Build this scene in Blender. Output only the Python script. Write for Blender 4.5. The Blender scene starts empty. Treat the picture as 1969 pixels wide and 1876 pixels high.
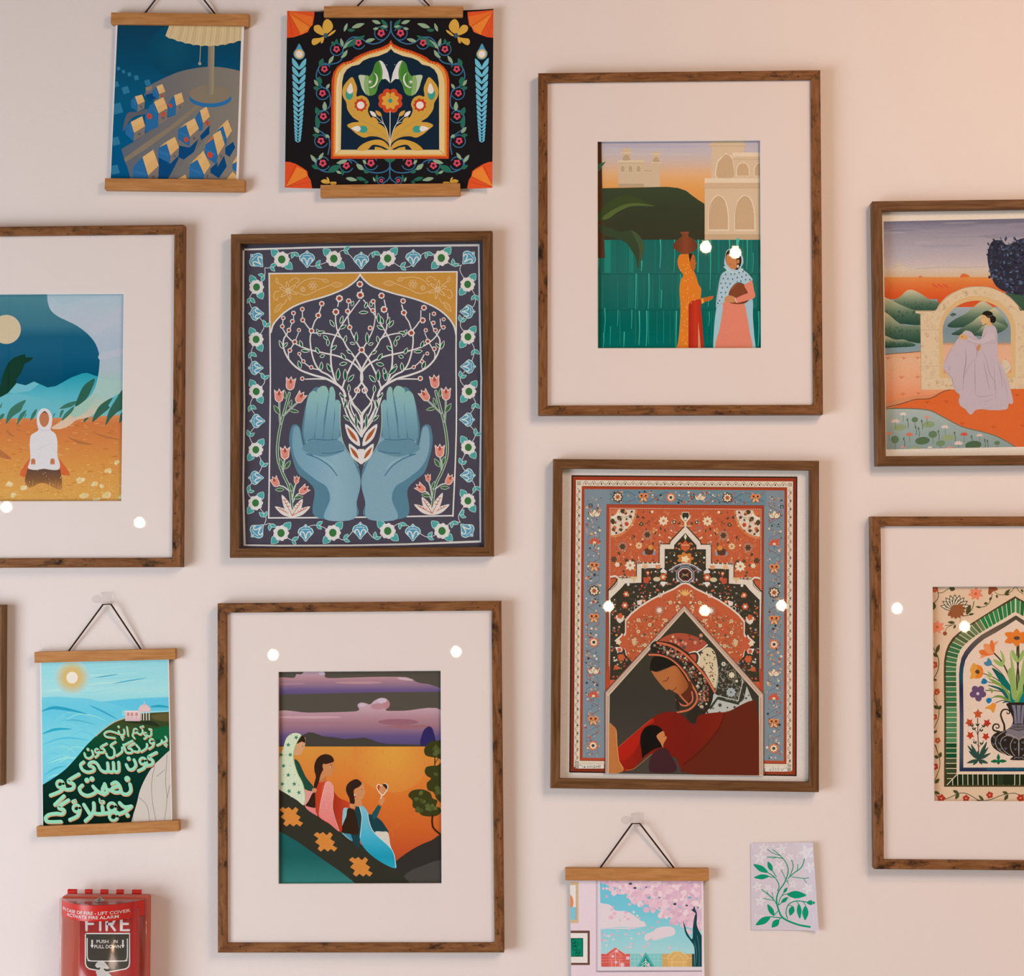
import bpy, bmesh, math, random, numpy
from mathutils import Vector, Matrix
from mathutils.geometry import tessellate_polygon

scene = bpy.context.scene
COL = scene.collection
PI = math.pi

# ------------------------------------------------------------------ camera
CZ = 1.75                       # eye height
D = 2.6                         # distance from the picture wall
FPX = 3250.0                    # focal length for a 1969 px wide frame
PITCH, YAW = math.radians(2.849), math.radians(2.317)
cam_d = bpy.data.cameras.new('camera')
cam = bpy.data.objects.new('camera', cam_d)
COL.objects.link(cam)
cam.location = (0, -D, CZ)
cam.rotation_euler = (PI / 2 + PITCH, 0, YAW)
cam_d.sensor_width = 36.0
cam_d.lens = FPX / 1969 * 36
cam_d.clip_start = 0.02
scene.camera = cam

# ------------------------------------------------------------------ world, lights, exposure
world = bpy.data.worlds.new('world')
scene.world = world
world.use_nodes = True
wn = world.node_tree.nodes
wn['Background'].inputs[0].default_value = (0.80, 0.86, 1.0, 1)
wn['Background'].inputs[1].default_value = 1.0


def area(name, loc, target, sx, sy, power, color, spread=180):
    d = bpy.data.lights.new(name, 'AREA')
    d.shape = 'RECTANGLE'
    d.size, d.size_y, d.energy, d.color = sx, sy, power, color
    d.spread = math.radians(spread)
    o = bpy.data.objects.new(name, d)
    COL.objects.link(o)
    o.location = loc
    o.rotation_euler = (Vector(target) - Vector(loc)).to_track_quat('-Z', 'Y').to_euler()
    return o


# daylight in the window of the left wall, and the warm ceiling fittings of the room
area('window_daylight', (-2.66, -1.95, 1.10), (0.6, -0.9, 1.10), 1.7, 1.7, 70, (0.865, 0.895, 0.95))
area('ceiling_panel_light', (2.05, -2.8, 3.22), (2.05, -2.8, 0), 1.8, 1.5, 84, (1.0, 0.750, 0.61))
area('ceiling_track_light', (1.0, -1.6, 3.15), (0.6, 0, 2.4), 0.22, 0.22, 7.0, (1.0, 0.58, 0.34), 140)

cy = scene.cycles
cy.max_bounces, cy.diffuse_bounces, cy.glossy_bounces, cy.transmission_bounces, cy.transparent_max_bounces = 4, 2, 2, 2, 10
cy.use_adaptive_sampling, cy.adaptive_threshold, cy.use_denoising = True, 0.05, True

scene.view_settings.view_transform = 'Standard'
scene.view_settings.look = 'None'
scene.view_settings.exposure = 0.0
scene.view_settings.gamma = 1.0
scene.view_settings.use_curve_mapping = False

# ------------------------------------------------------------------ measuring: photograph pixel -> point of the wall plane at depth y
_R = cam.rotation_euler.to_matrix()


def W(px, py, y=0.0):
    d = _R @ Vector(((px - 984.5) / FPX, -(py - 938.0) / FPX, -1.0))
    t = (y + D) / d.y
    return Vector((d.x * t, y, CZ + d.z * t))


# ------------------------------------------------------------------ helpers
def tag(o, label=None, cat=None, group=None, kind=None):
    if label: o['label'] = label
    if cat: o['category'] = cat
    if group: o['group'] = group
    if kind: o['kind'] = kind
    return o


def empty(name, loc=(0, 0, 0), roll=0.0):
    o = bpy.data.objects.new(name, None)
    o.empty_display_size = 0.05
    COL.objects.link(o)
    o.location = loc
    o.rotation_euler = (0, -roll, 0)
    return o


def mesh_obj(name, verts, faces, mat, parent=None, smooth=False):
    me = bpy.data.meshes.new(name)
    me.from_pydata([tuple(v) for v in verts], [], faces)
    me.update()
    if mat: me.materials.append(mat)
    if smooth:
        for p in me.polygons: p.use_smooth = True
    o = bpy.data.objects.new(name, me)
    COL.objects.link(o)
    if parent: o.parent = parent
    return o


def bm_obj(name, bm, mat, parent=None, smooth=False):
    bmesh.ops.recalc_face_normals(bm, faces=bm.faces)
    me = bpy.data.meshes.new(name)
    bm.to_mesh(me)
    bm.free()
    if mat: me.materials.append(mat)
    if smooth:
        for p in me.polygons: p.use_smooth = True
    o = bpy.data.objects.new(name, me)
    COL.objects.link(o)
    if parent: o.parent = parent
    return o


def bm_box(bm, x0, x1, y0, y1, z0, z1, bev=0.0, seg=2):
    m = Matrix.Translation(((x0 + x1) / 2, (y0 + y1) / 2, (z0 + z1) / 2)) @ Matrix.Diagonal((abs(x1 - x0), abs(y1 - y0), abs(z1 - z0), 1))
    r = bmesh.ops.create_cube(bm, size=1, matrix=m)
    if bev:
        es = {e for v in r['verts'] for e in v.link_edges}
        bmesh.ops.bevel(bm, geom=list(es), offset=bev, segments=seg, affect='EDGES', profile=0.5)


def box(name, x0, x1, y0, y1, z0, z1, mat, parent=None, bev=0.0):
    bm = bmesh.new()
    bm_box(bm, x0, x1, y0, y1, z0, z1, bev)
    return bm_obj(name, bm, mat, parent)


def tube(name, pts, r, mat, parent=None, seg=8):
    bm = bmesh.new()
    pts = [Vector(p) for p in pts]
    rings = []
    for i, p in enumerate(pts):
        t = (pts[min(i + 1, len(pts) - 1)] - pts[max(i - 1, 0)]).normalized()
        a = t.cross(Vector((0, 1, 0)))
        if a.length < 1e-4: a = t.cross(Vector((1, 0, 0)))
        a.normalize()
        b = t.cross(a)
        rings.append([bm.verts.new(p + r * (math.cos(k * 2 * PI / seg) * a + math.sin(k * 2 * PI / seg) * b)) for k in range(seg)])
    for A, B in zip(rings, rings[1:]):
        for k in range(seg):
            bm.faces.new((A[k], A[(k + 1) % seg], B[(k + 1) % seg], B[k]))
    bm.faces.new(rings[0]); bm.faces.new(rings[-1][::-1])
    return bm_obj(name, bm, mat, parent, smooth=True)


def lathe(name, prof, mat, parent=None, seg=24):
    bm = bmesh.new()
    rings = [[bm.verts.new((r * math.cos(k * 2 * PI / seg), r * math.sin(k * 2 * PI / seg), z)) for k in range(seg)] for r, z in prof]
    for A, B in zip(rings, rings[1:]):
        for k in range(seg):
            bm.faces.new((A[k], A[(k + 1) % seg], B[(k + 1) % seg], B[k]))
    bm.faces.new(rings[0][::-1]); bm.faces.new(rings[-1])
    return bm_obj(name, bm, mat, parent, smooth=True)


# ------------------------------------------------------------------ colours
def lin(c):
    return c / 12.92 if c <= 0.04045 else ((c + 0.055) / 1.055) ** 2.4


def srgb(h):
    h = h.lstrip('#')
    return [int(h[i:i + 2], 16) / 255 for i in (0, 2, 4)]


WB = (0.80, 0.655, 0.595)       # how white paper looks in the photograph: used to turn a seen colour into an ink colour


def ink(c):
    if isinstance(c, str): c = srgb(c)
    return tuple(max(0.0, min(0.94, (lin(v) - 0.004) / w)) for v, w in zip(c, WB)) + (1.0,)


def mix(a, b, t):
    a = srgb(a) if isinstance(a, str) else a
    b = srgb(b) if isinstance(b, str) else b
    return [u + (v - u) * t for u, v in zip(a, b)]


# ------------------------------------------------------------------ materials
def new_mat(name):
    m = bpy.data.materials.new(name)
    m.use_nodes = True
    return m, m.node_tree.nodes, m.node_tree.links, m.node_tree.nodes['Principled BSDF']


def plain(name, col, rough=0.5, metal=0.0, emit=None, estr=0.0, bump=0.0, bscale=300, alpha=1.0, spec=0.5):
    m, n, l, p = new_mat(name)
    p.inputs['Base Color'].default_value = (*col, 1)
    p.inputs['Roughness'].default_value = rough
    p.inputs['Metallic'].default_value = metal
    p.inputs['Specular IOR Level'].default_value = spec
    if emit:
        p.inputs['Emission Color'].default_value = (*emit, 1)
        p.inputs['Emission Strength'].default_value = estr
    if bump:
        tc = n.new('ShaderNodeTexCoord'); nz = n.new('ShaderNodeTexNoise'); b = n.new('ShaderNodeBump')
        nz.inputs['Scale'].default_value = bscale
        nz.inputs['Detail'].default_value = 3
        b.inputs['Strength'].default_value = bump
        b.inputs['Distance'].default_value = 0.002
        l.new(tc.outputs['Object'], nz.inputs['Vector']); l.new(nz.outputs['Fac'], b.inputs['Height']); l.new(b.outputs['Normal'], p.inputs['Normal'])
    return m


def wood(name, cols, stretch=(9, 160, 160), spots=0.0, spotcol=(0.01, 0.007, 0.004), rough=0.5, rings=0.0):
    m, n, l, p = new_mat(name)
    tc = n.new('ShaderNodeTexCoord'); mp = n.new('ShaderNodeMapping'); oi = n.new('ShaderNodeObjectInfo')
    mp.inputs['Scale'].default_value = stretch
    l.new(tc.outputs['Object'], mp.inputs['Vector'])
    mul = n.new('ShaderNodeMath'); mul.operation = 'MULTIPLY'; mul.inputs[1].default_value = 37.0
    l.new(oi.outputs['Random'], mul.inputs[0])
    nz = n.new('ShaderNodeTexNoise'); nz.noise_dimensions = '4D'
    nz.inputs['Scale'].default_value = 1.0; nz.inputs['Detail'].default_value = 6; nz.inputs['Roughness'].default_value = 0.65
    nz.inputs['Distortion'].default_value = 0.6
    l.new(mp.outputs['Vector'], nz.inputs['Vector']); l.new(mul.outputs[0], nz.inputs['W'])
    cr = n.new('ShaderNodeValToRGB')
    cr.color_ramp.elements[0].position = 0.30; cr.color_ramp.elements[0].color = (*cols[0], 1)
    cr.color_ramp.elements[1].position = 0.72; cr.color_ramp.elements[1].color = (*cols[2], 1)
    e = cr.color_ramp.elements.new(0.5); e.color = (*cols[1], 1)
    l.new(nz.outputs['Fac'], cr.inputs['Fac'])
    out = cr.outputs['Color']
    if spots:
        mp2 = n.new('ShaderNodeMapping'); mp2.inputs['Scale'].default_value = (26, 60, 60)
        l.new(tc.outputs['Object'], mp2.inputs['Vector'])
        n2 = n.new('ShaderNodeTexNoise'); n2.noise_dimensions = '4D'; n2.inputs['Scale'].default_value = 1.0; n2.inputs['Detail'].default_value = 5
        n2.inputs['Roughness'].default_value = 0.7
        l.new(mp2.outputs['Vector'], n2.inputs['Vector']); l.new(mul.outputs[0], n2.inputs['W'])
        r2 = n.new('ShaderNodeValToRGB')
        r2.color_ramp.elements[0].position = 0.52; r2.color_ramp.elements[0].color = (0, 0, 0, 1)
        r2.color_ramp.elements[1].position = 0.66; r2.color_ramp.elements[1].color = (spots, spots, spots, 1)
        l.new(n2.outputs['Fac'], r2.inputs['Fac'])
        mx = n.new('ShaderNodeMix'); mx.data_type = 'RGBA'
        l.new(r2.outputs['Color'], mx.inputs['Factor']); l.new(out, mx.inputs[6]); mx.inputs[7].default_value = (*spotcol, 1)
        out = mx.outputs[2]
        # worm holes and nicks
        vo = n.new('ShaderNodeTexVoronoi'); vo.inputs['Scale'].default_value = 1.0
        mp3 = n.new('ShaderNodeMapping'); mp3.inputs['Scale'].default_value = (55, 90, 90)
        l.new(tc.outputs['Object'], mp3.inputs['Vector']); l.new(mp3.outputs['Vector'], vo.inputs['Vector'])
        r3 = n.new('ShaderNodeValToRGB')
        r3.color_ramp.elements[0].position = 0.07; r3.color_ramp.elements[0].color = (0.8, 0.8, 0.8, 1)
        r3.color_ramp.elements[1].position = 0.12; r3.color_ramp.elements[1].color = (0, 0, 0, 1)
        l.new(vo.outputs['Distance'], r3.inputs['Fac'])
        mx2 = n.new('ShaderNodeMix'); mx2.data_type = 'RGBA'
        l.new(r3.outputs['Color'], mx2.inputs['Factor']); l.new(out, mx2.inputs[6]); mx2.inputs[7].default_value = (*spotcol, 1)
        out = mx2.outputs[2]
    l.new(out, p.inputs['Base Color'])
    p.inputs['Roughness'].default_value = rough
    p.inputs['Specular IOR Level'].default_value = 0.18
    b = n.new('ShaderNodeBump'); b.inputs['Strength'].default_value = 0.25; b.inputs['Distance'].default_value = 0.0006
    l.new(nz.outputs['Fac'], b.inputs['Height']); l.new(b.outputs['Normal'], p.inputs['Normal'])
    return m




def matte(name, col, bump=0.0, bscale=300):
    m = bpy.data.materials.new(name)
    m.use_nodes = True
    n, l = m.node_tree.nodes, m.node_tree.links
    n.remove(n['Principled BSDF'])
    d = n.new('ShaderNodeBsdfDiffuse')
    d.inputs[0].default_value = (*col, 1)
    l.new(d.outputs[0], n['Material Output'].inputs[0])
    tc = n.new('ShaderNodeTexCoord'); nz = n.new('ShaderNodeTexNoise'); b = n.new('ShaderNodeBump')
    nz.inputs['Scale'].default_value = bscale; nz.inputs['Detail'].default_value = 2
    b.inputs['Strength'].default_value = bump; b.inputs['Distance'].default_value = 0.002
    l.new(tc.outputs['Object'], nz.inputs['Vector']); l.new(nz.outputs['Fac'], b.inputs['Height']); l.new(b.outputs['Normal'], d.inputs['Normal'])
    return m


M = {}
M['wall'] = matte('wall_paint', (0.86, 0.835, 0.825), bump=0.14, bscale=220)
M['plaster'] = plain('dark_ceiling_paint', (0.17, 0.155, 0.145), 0.9)
M['side'] = plain('side_wall_paint', (0.62, 0.58, 0.54), 0.9)
M['far'] = plain('far_wall_paint', (0.30, 0.25, 0.22), 0.9)
M['beam'] = plain('dark_beam_paint', (0.035, 0.03, 0.03), 0.7)
M['floor'] = wood('floor_boards', ((0.42, 0.33, 0.28), (0.50, 0.41, 0.36), (0.58, 0.48, 0.43)), (1.2, 14, 14), rough=0.6)
M['white'] = plain('white_paint', (0.80, 0.78, 0.76), 0.5)
M['walnut'] = wood('distressed_walnut', ((0.110, 0.043, 0.012), (0.225, 0.100, 0.036), (0.320, 0.160, 0.066)), (22, 170, 170), spots=0.95)
M['oakdark'] = wood('dark_grained_wood', ((0.075, 0.033, 0.010), (0.155, 0.075, 0.028), (0.240, 0.130, 0.056)), (14, 230, 230))
M['oak'] = wood('light_oak', ((0.38, 0.170, 0.050), (0.50, 0.245, 0.082), (0.62, 0.335, 0.130)), (18, 210, 210), rough=0.6)
M['mat'] = matte('mat_board', (0.885, 0.855, 0.845), bump=0.06, bscale=900)
M['core'] = plain('mat_core', (0.92, 0.92, 0.90), 0.9, spec=0.1)
M['paper'] = plain('white_paper', (0.90, 0.89, 0.88), 0.7, spec=0.2)
M['cord'] = plain('dark_brown_leather_cord', (0.050, 0.025, 0.011), 0.8, spec=0.1)
M['back'] = plain('backing_board', (0.20, 0.14, 0.09), 0.9)


def print_mat(name, rough):
    m, n, l, p = new_mat(name)
    at = n.new('ShaderNodeAttribute'); at.attribute_name = 'ink'
    tc = n.new('ShaderNodeTexCoord'); nz = n.new('ShaderNodeTexNoise')
    nz.inputs['Scale'].default_value = 900; nz.inputs['Detail'].default_value = 2
    l.new(tc.outputs['Object'], nz.inputs['Vector'])
    mr = n.new('ShaderNodeMapRange'); mr.inputs[1].default_value = 0.25; mr.inputs[2].default_value = 0.75
    mr.inputs[3].default_value = 0.90; mr.inputs[4].default_value = 1.08
    l.new(nz.outputs['Fac'], mr.inputs[0])
    mx = n.new('ShaderNodeMix'); mx.data_type = 'RGBA'; mx.blend_type = 'MULTIPLY'; mx.inputs['Factor'].default_value = 1.0
    l.new(at.outputs['Color'], mx.inputs[6]); l.new(mr.outputs[0], mx.inputs[7])
    d = n.new('ShaderNodeBsdfDiffuse'); l.new(mx.outputs[2], d.inputs[0]); l.new(d.outputs[0], n['Material Output'].inputs[0])
    n.remove(p)
    return m


M['print'] = print_mat('printed_ink', 0.75)


def glass_mat(name, tint=(1, 1, 1), f0=0.04, rough=0.0):
    """thin clear sheet: mirror share after Schlick, the same from both sides; the rest passes straight through"""
    m = bpy.data.materials.new(name)
    m.use_nodes = True
    n, l = m.node_tree.nodes, m.node_tree.links
    n.remove(n['Principled BSDF'])
    tr = n.new('ShaderNodeBsdfTransparent'); gl = n.new('ShaderNodeBsdfGlossy'); mx = n.new('ShaderNodeMixShader')
    lw = n.new('ShaderNodeLayerWeight'); lw.inputs['Blend'].default_value = 0.5
    pw = n.new('ShaderNodeMath'); pw.operation = 'POWER'; pw.inputs[1].default_value = 5.0
    ma = n.new('ShaderNodeMath'); ma.operation = 'MULTIPLY_ADD'; ma.inputs[1].default_value = 1.0 - f0; ma.inputs[2].default_value = f0
    tr.inputs[0].default_value = (*tint, 1)
    gl.inputs['Roughness'].default_value = rough
    l.new(lw.outputs['Facing'], pw.inputs[0]); l.new(pw.outputs[0], ma.inputs[0]); l.new(ma.outputs[0], mx.inputs[0])
    l.new(tr.outputs[0], mx.inputs[1]); l.new(gl.outputs[0], mx.inputs[2])
    l.new(mx.outputs[0], n['Material Output'].inputs[0])
    return m


M['glass'] = glass_mat('picture_glass', f0=0.042, rough=0.016)
M['acrylic'] = glass_mat('clear_acrylic', f0=0.05, rough=0.03)
M['hook'] = glass_mat('clear_hook_plastic', tint=(0.985, 0.98, 0.98), f0=0.035, rough=0.25)

# ------------------------------------------------------------------ the room
XL, XR, YB, ZC = -2.75, 3.1, -6.4, 3.3


def struct(o):
    o['kind'] = 'structure'
    return o


struct(tag(box('wall_back', XL - 0.1, XR + 0.1, 0, 0.12, 0, ZC, M['wall']), 'pinkish white painted wall that carries all the pictures', 'wall'))
struct(tag(box('floor', XL - 0.1, XR + 0.1, YB - 0.1, 0.12, -0.1, 0, M['floor']), 'pale wooden floor of the room', 'floor'))
struct(tag(box('ceiling', XL - 0.1, XR + 0.1, YB - 0.1, 0.12, ZC, ZC + 0.1, M['plaster']), 'dark grey painted ceiling of the room', 'ceiling'))
struct(tag(box('wall_right', XR, XR + 0.1, YB, 0, 0, ZC, M['side']), 'beige painted side wall opposite the window', 'wall'))
struct(tag(box('wall_front', XL, XR, YB - 0.1, YB, 0, ZC, M['far']), 'brown painted wall behind the viewer', 'wall'))
# left wall with a window opening
wy0, wy1, wz0, wz1 = -2.85, -1.05, 0.18, 2.05
bm = bmesh.new()
bm_box(bm, XL - 0.1, XL, YB, wy0, 0, ZC)
bm_box(bm, XL - 0.1, XL, wy1, 0, 0, ZC)
bm_box(bm, XL - 0.1, XL, wy0, wy1, 0, wz0)
bm_box(bm, XL - 0.1, XL, wy0, wy1, wz1, ZC)
struct(tag(bm_obj('wall_left', bm, M['side']), 'beige painted side wall with the window', 'wall'))
win = struct(tag(empty('window_1', (XL - 0.05, (wy0 + wy1) / 2, wz0)), 'white framed window in the side wall', 'window'))
hw, hh = (wy1 - wy0) / 2, wz1 - wz0
for nm, a in (('window_frame', (-0.03, 0.03, -hw, -hw + 0.06, 0, hh)), ('window_frame', (-0.03, 0.03, hw - 0.06, hw, 0, hh)),
              ('window_frame', (-0.03, 0.03, -hw + 0.06, hw - 0.06, 0, 0.06)), ('window_frame', (-0.03, 0.03, -hw + 0.06, hw - 0.06, hh - 0.06, hh)),
              ('mullion', (-0.025, 0.025, -0.025, 0.025, 0.06, hh - 0.06))):
    box(nm, *a, M['white'], win)
for s in (-1, 1):
    box('pane', -0.003, 0.003, min(s * 0.025, s * (hw - 0.06)), max(s * 0.025, s * (hw - 0.06)), 0.06, hh - 0.06, M['acrylic'], win)
struct(tag(box('trim_1', XL, XR, YB, YB + 0.12, 2.62, 3.0, M['beam']), 'dark beam along the top of the wall behind the viewer', 'trim'))

# ------------------------------------------------------------------ flat print: ink shapes laid on a sheet
def catmull(pts, closed, n=5):
    out, N = [], len(pts)
    for i in range(N if closed else N - 1):
        if closed:
            p0, p1, p2, p3 = pts[i - 1], pts[i], pts[(i + 1) % N], pts[(i + 2) % N]
        else:
            p0, p1, p2, p3 = pts[max(i - 1, 0)], pts[i], pts[i + 1], pts[min(i + 2, N - 1)]
        for k in range(n):
            t = k / n
            out.append(tuple(0.5 * (2 * b + (c - a) * t + (2 * a - 5 * b + 4 * c - d) * t * t + (3 * b - a - 3 * c + d) * t ** 3)
                             for a, b, c, d in zip(p0, p1, p2, p3)))
    if not closed: out.append(tuple(pts[-1]))
    return out


def clip_half(poly, f):
    """poly: [(x, y, colour)], f > 0 is kept"""
    out, N = [], len(poly)
    for i in range(N):
        a, b = poly[i], poly[(i + 1) % N]
        fa, fb = f(a), f(b)
        if fa >= 0: out.append(a)
        if (fa > 0 > fb) or (fa < 0 < fb):
            t = fa / (fa - fb)
            out.append((a[0] + (b[0] - a[0]) * t, a[1] + (b[1] - a[1]) * t, tuple(u + (v - u) * t for u, v in zip(a[2], b[2]))))
    return out


class Art:
    STEP = 9e-6

    def __init__(s, sheet, depth, crop):
        """sheet: four corners in photo pixels (tl, tr, br, bl); depth: y of the sheet's face; crop: x0, y0, scale of the tracing"""
        s.crop = crop
        s.depth = depth
        s.kmax = 0
        s.V, s.F, s.C, s.cur = [], [], [], []
        s.T = None
        s.hold = False
        xs, ys = [p[0] for p in sheet], [p[1] for p in sheet]
        s.g0 = (min(xs) - 8, min(ys) - 8)
        s.bbx = (min(xs), max(xs))
        s.grid = numpy.zeros((int((max(ys) - min(ys)) / 2) + 12, int((max(xs) - min(xs)) / 2) + 12), int)
        s.clips = []
        s.strips = None
        s.rng = random.Random(7)
        s.set_clip(sheet)

    def set_clip(s, q):
        s.clips = []
        for i in range(4):
            a, b = q[i], q[(i + 1) % 4]
            s.clips.append((a[0], a[1], b[0] - a[0], b[1] - a[1]))
        s.bb = (max(q[0][0], q[3][0]), max(q[0][1], q[1][1]), min(q[1][0], q[2][0]), min(q[2][1], q[3][1]))

    def P(s, p):
        x, y = p[0], p[1]
        if s.T: x, y = s.T(x, y)
        return s.crop[0] + x / s.crop[2], s.crop[1] + y / s.crop[2]

    def layer(s):
        """start a new mark; the mark before it is laid just above what it covers"""
        s.flush()

    def flush(s):
        if not s.cur: return
        g, x0, y0 = s.grid, s.g0[0], s.g0[1]
        boxes, top = [], 0
        for p in s.cur:
            xs = [v[0] for v in p]; ys = [v[1] for v in p]
            b = (int((min(ys) - y0) / 2), int((max(ys) - y0) / 2) + 1, int((min(xs) - x0) / 2), int((max(xs) - x0) / 2) + 1)
            boxes.append(b)
            m = g[b[0]:b[1], b[2]:b[3]].max()
            if m > top: top = m
        k = int(top) + 1
        for b in boxes: g[b[0]:b[1], b[2]:b[3]] = k
        s.kmax = max(s.kmax, k)
        for p in s.cur:
            i = len(s.V)
            for x, y, c in p:
                s.V.append((x, y, k))
                s.C.append(c)
            s.F.append(tuple(range(i, i + len(p))))
        s.cur = []

    def emit(s, tri):
        b = s.bb
        if not all(b[0] <= v[0] <= b[2] and b[1] <= v[1] <= b[3] for v in tri):
            for cx, cy, dx, dy in s.clips:
                tri = clip_half(tri, lambda v: dx * (v[1] - cy) - dy * (v[0] - cx))
                if len(tri) < 3: return
        if s.strips:
            xs = [v[0] for v in tri]
            lo, hi = min(xs), max(xs)
            cuts = [c for c in s.strips if lo < c < hi]
            for c in cuts:
                l = clip_half(tri, lambda v: c - v[0])
                tri = clip_half(tri, lambda v: v[0] - c)
                if len(l) > 2: s._put(l)
                if len(tri) < 3: return
        s._put(tri)

    def _put(s, poly):
        s.cur.append(poly)

    def poly(s, pts, col, smooth=0, grad=None):
        """grad: (axis, [(pos, colour), ...]) in tracing coordinates"""
        if smooth: pts = catmull(pts, True, smooth)
        s.layer()
        q = [s.P(p) for p in pts]
        tris = tessellate_polygon([[Vector((x, y, 0)) for x, y in q]])
        if not grad:
            c = ink(col)
            for t in tris: s.emit([(q[i][0], q[i][1], c) for i in t])
            return
        ax, stops = grad
        st = []
        for (a, ca), (b, cb) in zip(stops, stops[1:]):
            for k in range(4): st.append((a + (b - a) * k / 4, ink(mix(ca, cb, k / 4))))
        st.append((stops[-1][0], ink(stops[-1][1])))
        st = [(-1e5, st[0][1])] + st + [(1e5, st[-1][1])]
        ax = 0 if ax == 'x' else 1
        off, sc = s.crop[ax], s.crop[2]
        for t in tris:
            base = [(q[i][0], q[i][1], ()) for i in t]
            lo, hi = min(v[ax] for v in base), max(v[ax] for v in base)
            for (a, ca), (b, cb) in zip(st, st[1:]):
                A, B = off + a / sc, off + b / sc
                if B <= lo or A >= hi: continue
                r = clip_half(clip_half(base, lambda v: v[ax] - A), lambda v: B - v[ax])
                if len(r) < 3: continue
                s.emit([(v[0], v[1], tuple(u + (w - u) * ((v[ax] - A) / (B - A)) for u, w in zip(ca, cb))) for v in r])

    def blob(s, pts, col, **k):
        s.poly(pts, col, smooth=5, **k)

    def rect(s, x0, y0, x1, y1, col, **k):
        s.poly([(x0, y0), (x1, y0), (x1, y1), (x0, y1)], col, **k)

    def ell(s, x, y, rx, ry=None, col='#000000', rot=0, n=18, **k):
        ry = ry or rx
        c, d = math.cos(rot), math.sin(rot)
        s.poly([(x + rx * math.cos(a) * c - ry * math.sin(a) * d, y + rx * math.cos(a) * d + ry * math.sin(a) * c) for a in (2 * PI * i / n for i in range(n))], col, **k)

    def ring(s, x, y, r, w, col, a0=0, a1=360, n=20):
        s.line([(x + r * math.cos(math.radians(a0 + (a1 - a0) * i / n)), y + r * math.sin(math.radians(a0 + (a1 - a0) * i / n))) for i in range(n + 1)], w, col, sm=0)

    def line(s, pts, w, col, sm=4, w2=None, belly=False, cap=True):
        """a brush stroke; w..w2 width, belly: thin at both ends"""
        if sm and len(pts) > 2: pts = catmull(pts, False, sm)
        q = [s.P(p) for p in pts]
        q = [p for i, p in enumerate(q) if i == 0 or (abs(p[0] - q[i - 1][0]) + abs(p[1] - q[i - 1][1])) > 1e-4]
        N = len(q)
        if N < 2: return
        s.layer()
        c = ink(col)
        L, R = [], []
        for i, (x, y) in enumerate(q):
            t = i / (N - 1)
            ww = (w + ((w2 if w2 is not None else w) - w) * t) / s.crop[2] / 2
            if belly: ww *= max(0.06, math.sin(PI * t)) ** 0.8
            a, b = q[max(i - 1, 0)], q[min(i + 1, N - 1)]
            dx, dy = b[0] - a[0], b[1] - a[1]
            if 0 < i < N - 1:                       # mitre
                d1 = Vector((x - a[0], y - a[1])).normalized(); d2 = Vector((b[0] - x, b[1] - y)).normalized()
                k = min(1.6, 1 / max(0.4, math.sqrt(max(0.0, (1 + d1.dot(d2)) / 2))))
                ww *= k
            h = math.hypot(dx, dy) or 1
            nx, ny = -dy / h * ww, dx / h * ww
            L.append((x + nx, y + ny, c)); R.append((x - nx, y - ny, c))
        for i in range(N - 1):
            s.emit([L[i], L[i + 1], R[i + 1]]); s.emit([L[i], R[i + 1], R[i]])
        if cap and not belly:
            for (l, r, e, f) in ((L[0], R[0], q[0], q[1]), (R[-1], L[-1], q[-1], q[-2])):
                rad = math.hypot(l[0] - r[0], l[1] - r[1]) / 2
                if rad < 0.5: continue
                a0 = math.atan2(l[1] - e[1], l[0] - e[0])
                out = math.atan2(e[1] - f[1], e[0] - f[0])
                sgn = 1 if math.sin(out - a0) > 0 else -1
                arc = [(e[0] + rad * math.cos(a0 + sgn * PI * j / 6), e[1] + rad * math.sin(a0 + sgn * PI * j / 6), c) for j in range(7)]
                for j in range(1, 6): s.emit([arc[0], arc[j], arc[j + 1]])

    def leaf(s, x0, y0, x1, y1, w, col, out=None, ow=4, bend=0.0, vein=None):
        dx, dy = x1 - x0, y1 - y0
        h = math.hypot(dx, dy) or 1
        ux, uy, nx, ny = dx / h, dy / h, -dy / h, dx / h

        def shape(g):
            pr = ((-g / h, 0), (0.22, 0.36), (0.48, 0.5), (0.75, 0.33), (1 + g / h, 0), (0.75, -0.33), (0.48, -0.5), (0.22, -0.36))
            r = []
            for t, v in pr:
                vv = v * w + (g if v > 0 else -g if v < 0 else 0) + bend * h * math.sin(PI * max(0, min(1, t)))
                r.append((x0 + dx * t + nx * vv, y0 + dy * t + ny * vv))
            return r
        if out: s.poly(shape(ow), out, smooth=2)
        s.poly(shape(0), col, smooth=2)
        if vein: s.line([(x0, y0), (x0 + dx * .5 + nx * bend * h, y0 + dy * .5 + ny * bend * h), (x0 + dx * .9, y0 + dy * .9)], 2, vein)

    def flower(s, x, y, r, n, col, amp=0.16, rot=0.0, sq=1.0, m=5):
        K = n * m
        s.poly([((x + r * (1 - amp + amp * 2 * abs(math.cos(n * a / 2)) ** 0.7 - amp) * math.cos(a + rot)),
                 y + sq * r * (1 - amp + amp * 2 * abs(math.cos(n * a / 2)) ** 0.7 - amp) * math.sin(a + rot)) for a in (2 * PI * i / K for i in range(K))], col)

    def star(s, x, y, r, n, col, inner=0.45, rot=-PI / 2):
        s.poly([(x + (r if i % 2 == 0 else r * inner) * math.cos(rot + PI * i / n), y + (r if i % 2 == 0 else r * inner) * math.sin(rot + PI * i / n)) for i in range(2 * n)], col)

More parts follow.
